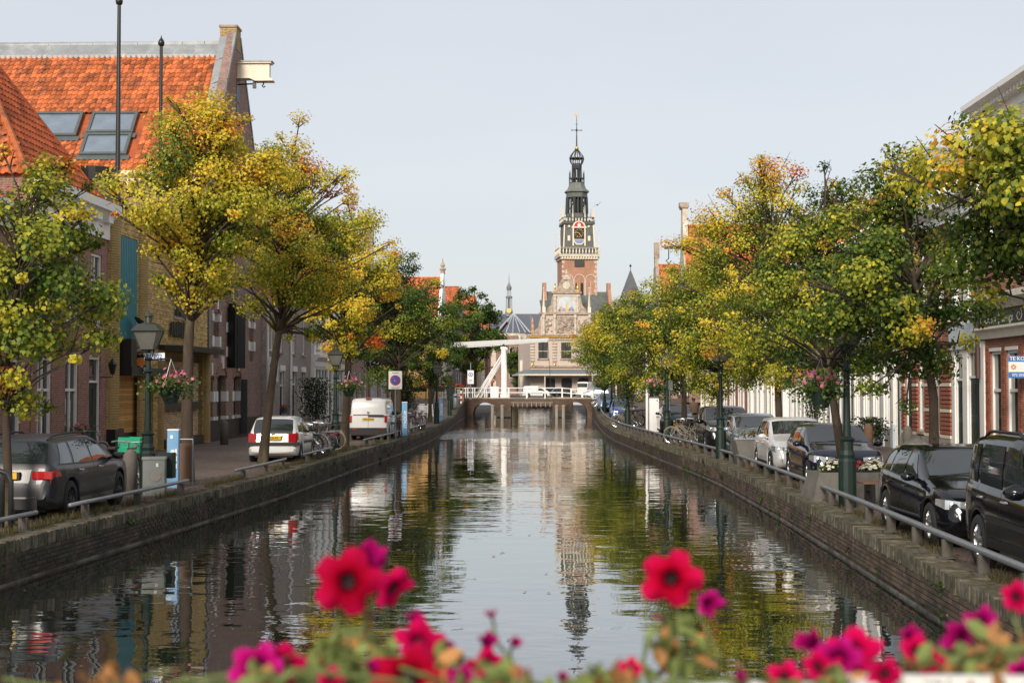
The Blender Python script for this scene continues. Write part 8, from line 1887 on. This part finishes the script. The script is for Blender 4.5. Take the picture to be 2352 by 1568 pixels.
# ---- person walking away
def person(label, loc, rz, coat, trousers):
    r = thing('person', label, 'person', loc, rz)
    V = [(0, 0, .95), (0, 0, 1.15), (0, .0, 1.38), (0, .02, 1.50), (0, .03, 1.56), (0, .02, 1.66), (0, .02, 1.73),
         (-.09, 0, .90), (-.10, .10, .50), (-.10, .02, .08), (-.10, .14, .03), (.09, 0, .90), (.10, -.10, .52), (.10, -.26, .14), (.10, -.18, .05),
         (-.19, 0, 1.42), (-.25, -.03, 1.14), (-.24, .06, .90), (-.23, .09, .80), (.19, 0, 1.42), (.25, .05, 1.14), (.25, .10, .92), (.24, .13, .82)]
    E = [(0, 1), (1, 2), (2, 3), (3, 4), (4, 5), (5, 6), (0, 7), (7, 8), (8, 9), (9, 10), (0, 11), (11, 12), (12, 13), (13, 14), (2, 15), (15, 16), (16, 17), (17, 18), (2, 19), (19, 20), (20, 21), (21, 22)]
    Rd = [.16, .17, .16, .07, .065, .095, .07, .10, .07, .05, .045, .10, .07, .05, .045, .08, .06, .045, .04, .08, .06, .045, .04]
    me = bpy.data.meshes.new('figure'); me.from_pydata(V, E, []); o = bpy.data.objects.new('figure', me); COL.objects.link(o); o.parent = r
    sk = o.modifiers.new('skin', 'SKIN'); 
    for i, d in enumerate(me.skin_vertices[0].data): d.radius = (Rd[i]*(1.25 if i < 3 else 1), Rd[i]); d.use_root = i == 0
    sb = o.modifiers.new('sub', 'SUBSURF'); sb.levels = 2; sb.render_levels = 2; me.materials.append(mk('coat_cloth', coat, .85))
    mb = MB(); mb.ball((0, .03, 1.70), .105, 10, 7, sz=1.12); mb.build('hair', mk('dark_hair', (.02, .015, .012), .7), r, smooth=True)
    mb = MB(); mb.lathe([(.2, .62), (.23, .8), (.2, 1.05), (.235, 1.3), (.2, 1.44), (.09, 1.52)], (0, 0, 0), 14, sc=(1.05, .75)); mb.build('coat', mk('brown_coat', coat, .85), r, smooth=True)
    for sx in (-1, 1): mb = MB(); mb.tube([(sx*.10, .02, .85), (sx*.10, -.06*sx, .5), (sx*.10, -.16*sx-.02, .09)], [.11, .085, .07], 8); mb.build('trouser_leg', mk('trousers', trousers, .85), r, smooth=True)
person('person in a brown coat walking away along the right facades', (7.75, 76.5, 0), R(5), (.11, .07, .045), (.03, .03, .04))
person('person in dark clothes walking on the left pavement near the bridge', (-10.6, 128, gz(128)), R(180), (.03, .03, .035), (.04, .04, .06))
# ---- bird
bd = thing('bird', 'small dark bird gliding right of the clock tower', 'bird', tuple(at(1372, 471, 180)), R(30)); mb = MB()
mb.lathe([(.001, -.25), (.06, -.12), (.08, 0), (.05, .14), (.001, .24)], (0, 0, 0), 8, axis='y'); mb.add([(0, -.08, .03), (0, .1, .03), (.3, .06, .22), (.62, -.08, .5), (.3, -.1, .2)], [(0, 1, 2, 4), (4, 2, 3)]); mb.add([(0, -.08, .03), (0, .1, .03), (-.3, .06, .0), (-.6, -.08, -.3), (-.3, -.1, .0)], [(0, 4, 2, 1), (4, 3, 2)]); mb.build('body', M_TEXTK, bd)
# ---- fallen leaves and weeds along the quays
def scatter(name, n, fn, size, mat, seed):
    g = np.random.default_rng(seed); pts = np.array([fn(g) for _ in range(n)]); o = make_leaves_flat(pts, size, g.uniform(.55, 1, n), name, seed, mat); o['kind'] = 'stuff'; return o
def make_leaves_flat(pts, size, hue, name, seed, mat):
    g = np.random.default_rng(seed); n = len(pts); s = size*g.uniform(.6, 1.2, n); yaw = g.uniform(0, 6.28, n)
    tpl = np.array([(-.5, 0, .0), (0, .4, .12), (.5, 0, .02), (0, -.4, .1)])
    c, d = np.cos(yaw)[:, None], np.sin(yaw)[:, None]
    V = np.stack([pts[:, 0:1] + s[:, None]*(tpl[None, :, 0]*c - tpl[None, :, 1]*d), pts[:, 1:2] + s[:, None]*(tpl[None, :, 0]*d + tpl[None, :, 1]*c), pts[:, 2:3] + s[:, None]*tpl[None, :, 2]], 2).reshape(-1, 3)
    me = bpy.data.meshes.new(name); me.from_pydata(V.tolist(), [], (np.arange(n)[:, None]*4 + np.arange(4)).tolist()); a = me.attributes.new('hue', 'FLOAT', 'FACE'); a.data.foreach_set('value', hue.astype(np.float32)); me.materials.append(mat); o = bpy.data.objects.new(name, me); COL.objects.link(o); return o
M_FALL = leafmat('fallen_leaf', [(.5, (.14, .06, .02)), (.75, (.28, .13, .03)), (1, (.22, .05, .02))], .1)
def near_l(g): y = g.uniform(18, 75); return (lq(y) - .25 - abs(g.normal(0, .8)), y, .012)
def near_r(g): y = g.uniform(14, 75); return (rq(y) + .25 + abs(g.normal(0, 1.0)), y, .012)
scatter('fallen_leaves', 2600, near_l, .07, M_FALL, 1); scatter('fallen_leaves', 2600, near_r, .07, M_FALL, 2)
scatter('floating_leaves', 420, lambda g: (lambda y: (g.uniform(lq(y)+.3, rq(y)-.3), y, ZW+.006))(g.uniform(12, 75)), .07, M_FALL, 3)
M_WEED = leafmat('weeds', [(0, (.05, .06, .02)), (.6, (.10, .09, .035)), (1, (.16, .11, .05))], .2)
def blades(name, n, fn, h, seed):
    g = np.random.default_rng(seed); V = []; F = []; H = []
    for i in range(n):
        x, y, z = fn(g); a = g.uniform(0, 6.28); w_ = .006; hh = h*g.uniform(.4, 1.3); b = g.uniform(0, 6.28); t = g.uniform(0, .7)*hh; k = len(V)
        V += [(x-w_*math.cos(a), y-w_*math.sin(a), z), (x+w_*math.cos(a), y+w_*math.sin(a), z), (x+t*math.cos(b), y+t*math.sin(b), z+hh)]; F.append((k, k+1, k+2)); H.append(g.uniform(0, 1))
    me = bpy.data.meshes.new(name); me.from_pydata(V, [], F); q = me.attributes.new('hue', 'FLOAT', 'FACE'); q.data.foreach_set('value', H); me.materials.append(M_WEED); o = bpy.data.objects.new(name, me); COL.objects.link(o); o['kind'] = 'stuff'
def tuft(edge, s, ya, yb):
    cs = [rng.uniform(ya, yb) for _ in range(70)]
    def f(g): y = cs[int(g.integers(len(cs)))] + g.normal(0, .18); return (edge(y) + s*(.4 + abs(g.normal(0, .14))), y, .0)
    return f
def wall_weeds(name, edge, s, n, seed):
    g = np.random.default_rng(seed); cs = [(g.uniform(16, 70), g.uniform(-.5, -.1)) for _ in range(n)]; V = []
    for y, z in cs:
        k = int(g.integers(14, 40)); V += [(edge(y0) - s*abs(g.normal(.03, .03)), y0, z + g.normal(0, .05)) for y0 in y + g.normal(0, .12, k)]
    global M_LEAF; keep = M_LEAF; M_LEAF = M_FOL2; o = make_leaves(np.array(V), .05, g.uniform(0, 1, len(V)), name, None, seed); M_LEAF = keep; o['kind'] = 'stuff'
wall_weeds('weeds', lq, -1, 26, 91); wall_weeds('weeds', rq, 1, 26, 92)
blades('weeds', 6000, tuft(lq, -1, 19, 60), .16, 5); blades('weeds', 3500, tuft(rq, 1, 14, 60), .12, 6)
# ================================================================== the flower boxes on the near bridge rail
def petal_mat(name, c0, c1, c2):
    """darker towards the throat, paler at the rim, with radiating veins: the pigment of a petunia"""
    m = bpy.data.materials.new(name); m.use_nodes = True; t = m.node_tree; p = t.nodes['Principled BSDF']; p.inputs['Roughness'].default_value = .85; p.inputs['Specular IOR Level'].default_value = .04
    tcn = t.nodes.new('ShaderNodeTexCoord'); sp = t.nodes.new('ShaderNodeSeparateXYZ'); t.links.new(tcn.outputs['Object'], sp.inputs[0])
    ang = _math(t, 'ARCTAN2', sp.outputs[1], sp.outputs[0]); rad = _math(t, 'SQRT', _math(t, 'ADD', _math(t, 'MULTIPLY', sp.outputs[0], sp.outputs[0]), _math(t, 'MULTIPLY', sp.outputs[1], sp.outputs[1])), 0)
    cb = t.nodes.new('ShaderNodeCombineXYZ'); t.links.new(_math(t, 'MULTIPLY', ang, 5.0), cb.inputs[0]); t.links.new(rad, cb.inputs[1])
    nz = _n(t, 'ShaderNodeTexNoise', Scale=2.2, Detail=3.0); t.links.new(cb.outputs[0], nz.inputs['Vector'])
    f = _math(t, 'ADD', rad, _range(t, nz.outputs['Fac'], .3, .7, -.16, .16))
    rp = t.nodes.new('ShaderNodeValToRGB'); cr = rp.color_ramp; cr.elements[0].position = .18; cr.elements[0].color = c0 + (1,); cr.elements[1].position = .52; cr.elements[1].color = c1 + (1,); e = cr.elements.new(1.0); e.color = c2 + (1,)
    t.links.new(f, rp.inputs[0]); oi = t.nodes.new('ShaderNodeObjectInfo'); hs = t.nodes.new('ShaderNodeHueSaturation'); t.links.new(_range(t, oi.outputs['Random'], 0, 1, .75, 1.15), hs.inputs['Value']); t.links.new(rp.outputs[0], hs.inputs['Color'])
    tr = t.nodes.new('ShaderNodeBsdfTranslucent'); mx = t.nodes.new('ShaderNodeMixShader'); mx.inputs[0].default_value = .25
    t.links.new(hs.outputs[0], p.inputs['Base Color']); t.links.new(hs.outputs[0], tr.inputs['Color']); t.links.new(p.outputs[0], mx.inputs[1]); t.links.new(tr.outputs[0], mx.inputs[2]); t.links.new(mx.outputs[0], t.nodes['Material Output'].inputs['Surface'])
    return m
M_PETR = petal_mat('red_petunia', (.04, .0, .004), (.47, .001, .022), (.60, .006, .075))
M_PETM = petal_mat('magenta_petunia', (.07, .001, .03), (.42, .003, .13), (.55, .02, .26))
M_PETC = petal_mat('crimson_petunia', (.06, .0, .01), (.52, .002, .06), (.62, .006, .12))
M_THROAT = mk('petunia_throat', (.015, .003, .008), .7)
M_STEM = mk('petunia_stem', (.13, .17, .045), .7, var=.2)
M_PLEAF = mk('petunia_leaf', (.15, .19, .045), .75, var=.25, vscale=12, rnd=.3)
M_PDRY = mk('dry_petunia_leaf', (.34, .16, .05), .8, var=.3, rnd=.25)
def petunia_mesh(mat, key, n=40, closed=.0):
    if key in bpy.data.meshes: return bpy.data.meshes[key]
    vs = []; fs = []; prof = [(.10, -.55), (.13, -.30), (.20, -.12), (.42, .02), (.72, .07), (1.0, .03)]
    for j, (r_, z) in enumerate(prof):
        for i in range(n):
            a = 2*math.pi*i/n; lob = 1 + (.15*math.cos(5*a) - .06*math.cos(10*a) + .05*math.sin(2*a+1))*(r_**2); ru = .09*math.cos(5*a)*r_**2 + .07*math.sin(10*a+1)*r_**3 + .14*math.sin(2*a+.5)*r_**2 - .22*r_**3
            rr_ = r_*lob*(1-closed*.45*r_); vs.append((rr_*math.cos(a), rr_*math.sin(a), z + ru + closed*.55*r_**1.5))
    for j in range(len(prof)-1):
        for i in range(n): fs.append((j*n+i, j*n+(i+1) % n, (j+1)*n+(i+1) % n, (j+1)*n+i))
    me = bpy.data.meshes.new(key); me.from_pydata(vs, [], fs); me.materials.append(mat); me.polygons.foreach_set('use_smooth', [True]*len(fs)); return me
def throat_mesh():
    if 'throat' in bpy.data.meshes: return bpy.data.meshes['throat']
    n = 12; vs = [(.20*math.cos(2*math.pi*i/n)*(1+.3*math.cos(5*2*math.pi*i/n)), .20*math.sin(2*math.pi*i/n)*(1+.3*math.cos(5*2*math.pi*i/n)), -.03) for i in range(n)] + [(0, 0, -.16)]
    me = bpy.data.meshes.new('throat'); me.from_pydata(vs, [], [(i, (i+1) % n, n) for i in range(n)]); me.materials.append(M_THROAT); return me
def pleaf_mesh(mat, key):
    if key in bpy.data.meshes: return bpy.data.meshes[key]
    me = bpy.data.meshes.new(key); me.from_pydata([(0, 0, 0), (.3, .28, .06), (.7, .26, .05), (1, 0, -.08), (.7, -.26, .05), (.3, -.28, .06), (.5, 0, -.02)], [], [(0, 6, 1), (1, 6, 2), (2, 6, 3), (3, 6, 4), (4, 6, 5), (5, 6, 0)]); me.materials.append(mat); return me
MESH = {'r': petunia_mesh(M_PETR, 'flower_red'), 'm': petunia_mesh(M_PETM, 'flower_magenta', closed=.5), 'c': petunia_mesh(M_PETC, 'flower_crimson', closed=.25), 'b': petunia_mesh(M_PETM, 'flower_bud', closed=.95)}
LM = pleaf_mesh(M_PLEAF, 'petunia_leaf'); LD = pleaf_mesh(M_PDRY, 'dry_leaf')
def face_mat(pos, yaw, pitch, size):
    # flower axis +z turned towards the camera, then offset by yaw / pitch
    d = (EYE - Vector(pos)).normalized(); q = d.to_track_quat('Z', 'Y').to_matrix().to_4x4()
    return Matrix.Translation(pos) @ Matrix.Rotation(yaw, 4, 'Z') @ Matrix.Rotation(pitch, 4, 'X') @ q @ Matrix.Diagonal((size*rng.uniform(.86, 1.1), size*rng.uniform(.86, 1.1), size*rng.uniform(.9, 1.4), 1))
def plant(label, u, Y, flowers, leaves, seed, dry=.15, ltop=1400, spreadu=150):
    q = random.Random(seed); base = at(u, 1640, Y); r = thing('petunia_plant', label, 'flower plant', tuple(base), 0, 'petunias in the bridge flower boxes'); B = Vector(base)
    for (fu, fv, fy, kind, px, yaw, pit) in flowers:
        p = at(fu, fv, fy); size = px*1.12/FPX*fy*.5; M4 = face_mat(p, yaw, pit, size); M4.translation -= B
        o = link_mesh('flower', MESH[kind], r, M4)
        if kind in 'rc': link_mesh('throat', throat_mesh(), o, TM((0, 0, -.02)))
        st = MB(); a = Vector(p) - B; dn = M4.to_3x3() @ Vector((0, 0, -1)); e = a + dn.normalized()*size*.0 + dn*.55
        st.tube([a + dn*.5, a + dn*.9 + Vector((0, .0, -.012)), Vector((q.uniform(-.03, .03) + a.x*.6, a.y*.6, a.z*.5)), Vector((q.uniform(-.03, .03), q.uniform(-.02, .02), -.04))], .0022, 5); st.build('stem', M_STEM, r)
    for i in range(leaves):
        lu = u + q.gauss(0, spreadu*.5); lv = q.uniform(ltop, 1600); lv = max(lv, ltop + 25 + abs(lu-u)*.6 + abs(q.gauss(0, 25))); p = at(lu, lv, Y + q.gauss(0, .06)); d = q.random() < dry
        link_mesh('dry_leaf' if d else 'leaf', LD if d else LM, r, TM(tuple(Vector(p)-B), q.gauss(0, .9), q.gauss(.2, .9), q.uniform(0, 6.28), q.uniform(.013, .032)))
    for k in range(5):
        st = MB(); e = Vector(at(u + q.gauss(0, spreadu*.4), q.uniform(ltop+20, 1560), Y + q.gauss(0, .05))) - B; st.tube([(q.uniform(-.03, .03), 0, -.05), tuple(e*.5 + Vector((q.gauss(0, .01), 0, .01))), tuple(e)], .002, 4); st.build('stem', M_STEM, r)
    return r
plant('tall petunia with a red star flower and magenta bud, left of the middle', 815, 1.55, [(800, 1335, 1.52, 'r', 125, .15, .0), (838, 1285, 1.56, 'b', 105, .9, -.5), (852, 1290, 1.57, 'm', 90, .8, -.4), (905, 1352, 1.54, 'c', 100, .75, .55), (845, 1415, 1.6, 'b', 40, .5, -.9)], 171, 1, ltop=1410, spreadu=170)
plant('low petunia with magenta and red flowers at the bottom left of the middle', 620, 1.42, [(590, 1530, 1.38, 'm', 125, -.3, -.2), (650, 1525, 1.4, 'c', 110, .4, -.3), (560, 1545, 1.4, 'b', 70, -.4, -.3)], 81, 2, ltop=1510, spreadu=150)
plant('petunia with crimson flowers and buds over the pale water', 985, 1.5, [(965, 1475, 1.48, 'c', 115, .5, -.5), (1005, 1490, 1.5, 'm', 90, .9, -.1), (950, 1425, 1.52, 'b', 60, .2, -.7), (940, 1548, 1.4, 'r', 165, .1, -.6)], 125, 3, ltop=1470, spreadu=170)
plant('dark red petunia with a thin bud at the bottom centre', 1120, 1.55, [(1115, 1480, 1.55, 'b', 75, .4, -.6), (1125, 1520, 1.5, 'c', 75, .9, -.2), (1130, 1415, 1.58, 'b', 45, -.6, -1.0), (1180, 1480, 1.6, 'b', 45, .6, -.6), (1090, 1540, 1.45, 'c', 60, -.5, .2)], 125, 4, ltop=1490, spreadu=180)
plant('single red star petunia on a long stem right of the middle', 1560, 1.6, [(1540, 1328, 1.58, 'r', 125, -.15, .05), (1627, 1385, 1.6, 'm', 72, .6, .2), (1512, 1408, 1.62, 'b', 42, .2, 1.9)], 81, 5, ltop=1390, spreadu=90)
plant('small petunia and yellowing leaves along the bottom between the big flowers', 1400, 1.42, [(1447, 1535, 1.4, 'c', 52, .2, -.3), (1290, 1555, 1.4, 'b', 40, .3, -.5)], 193, 6, ltop=1505, spreadu=330, dry=.3)
plant('cluster of magenta petunias at the lower right', 1925, 1.45, [(1865, 1478, 1.46, 'b', 95, -.5, -.4), (1925, 1510, 1.42, 'm', 120, -.1, -.3), (1960, 1490, 1.44, 'c', 110, .35, -.4), (1985, 1505, 1.47, 'm', 70, .7, -.2), (1800, 1552, 1.38, 'c', 80, -.2, -.3)], 125, 7, ltop=1500, spreadu=190)
plant('bright red petunias leaning over the right white rail', 2105, 1.5, [(2090, 1462, 1.5, 'b', 65, .2, -.5), (2105, 1495, 1.47, 'c', 75, .3, -.2), (2135, 1520, 1.45, 'c', 70, .6, -.1)], 51, 8, ltop=1500, spreadu=90)
plant('magenta petunias with dry brown leaves at the right picture edge', 2270, 1.5, [(2205, 1460, 1.5, 'm', 100, -.7, -.2), (2250, 1425, 1.5, 'm', 85, -.3, -.7), (2335, 1370, 1.52, 'c', 70, .3, -.2), (2345, 1545, 1.4, 'm', 70, 0, -.2)], 193, 9, ltop=1440, spreadu=190, dry=.4)
plant('petunias filling the bottom edge between the red flowers', 1120, 1.36, [(1060, 1556, 1.34, 'm', 70, .2, -.2), (1210, 1552, 1.36, 'b', 52, -.4, -.3), (760, 1556, 1.34, 'c', 62, .3, -.3), (850, 1530, 1.4, 'b', 48, .5, -.5)], 150, 11, ltop=1500, spreadu=620)
plant('low petunia foliage along the lower right edge', 1760, 1.36, [(1700, 1558, 1.34, 'b', 45, .2, -.4), (2030, 1545, 1.36, 'c', 75, -.3, -.2), (1880, 1530, 1.4, 'c', 70, .5, -.3)], 110, 12, ltop=1520, spreadu=420)
plant('dry brown petunia stems at the bottom left corner', 230, 1.4, [], 125, 10, ltop=1515, spreadu=480, dry=.85)
def flower_box(u0, u1, v, Y, label):
    a, b = at(u0, v, Y), at(u1, v, Y); r = thing('flower_box', label, 'flower box', (a.x, a.y-.218, a.z), 0, 'white flower boxes on the bridge rail'); W_ = b.x-a.x
    mb = MB(); mb.box(0, W_, 0, .018, -.16, 0); mb.box(0, W_, .20, .218, -.16, 0); mb.box(0, .018, .018, .2, -.16, 0); mb.box(W_-.018, W_, .018, .2, -.16, 0); mb.box(0, W_, .018, .2, -.16, -.145); mb.build('trough', M_WHITE, r)
    mb = MB(); mb.box(.02, W_-.02, .02, .198, -.14, -.03); mb.build('soil', M_RUST, r)
flower_box(1945, 2560, 1546, 1.40, 'white wooden flower box at the bottom right'); flower_box(1590, 1895, 1563, 1.40, 'white flower box edge at the bottom, left of the right one'); flower_box(800, 1540, 1640, 1.45, 'white flower box hidden below the middle petunias'); flower_box(-60, 760, 1640, 1.45, 'white flower box below the left petunias')
br = thing('bridge_railing', 'iron railing of the near bridge below the flower boxes', 'railing', (0, 1.62, 0)); mb = MB(); mb.box(-8.5, 4.6, -.04, .04, 1.70, 1.76); mb.box(-8.5, 4.6, -.03, .03, .9, .96); mb.build('handrail', M_BLACK, br)
for k in range(10): mb = MB(); x = -8.3 + k*1.4; mb.box(x-.03, x+.03, -.03, .03, .75, 1.7); mb.build('railing_post', M_BLACK, br)
mb = MB(); mb.box(-9, 5, -5.5, 1.75, .35, .75); o = mb.build('bridge_deck', M_CONC, kind='structure')
# houses on the street behind the camera (seen only in reflections)
for k, (x, h) in enumerate(((-16, 10), (-4, 11.5), (8, 10.5))):
    hh = thing('street_house', ('first', 'second', 'third')[k] + ' brick house behind the viewpoint', 'house', (x + 11, -42, 0), R(180), 'houses behind the viewpoint'); body(hh, 11.6, 8, h, grid(11.6, 4, 5, 7.4, 1.3), B_BROWN)
    for q in grid(11.6, 4, 5, 7.4, 1.3): window(hh, *q[:4])
    gable_roof(hh, 11.6, 8, h, h+4, wallm=B_BROWN, detail=False)
for p in list(bpy.data.objects):
    if p.type == 'EMPTY' and not p.children and p.parent is None: bpy.data.objects.remove(p)
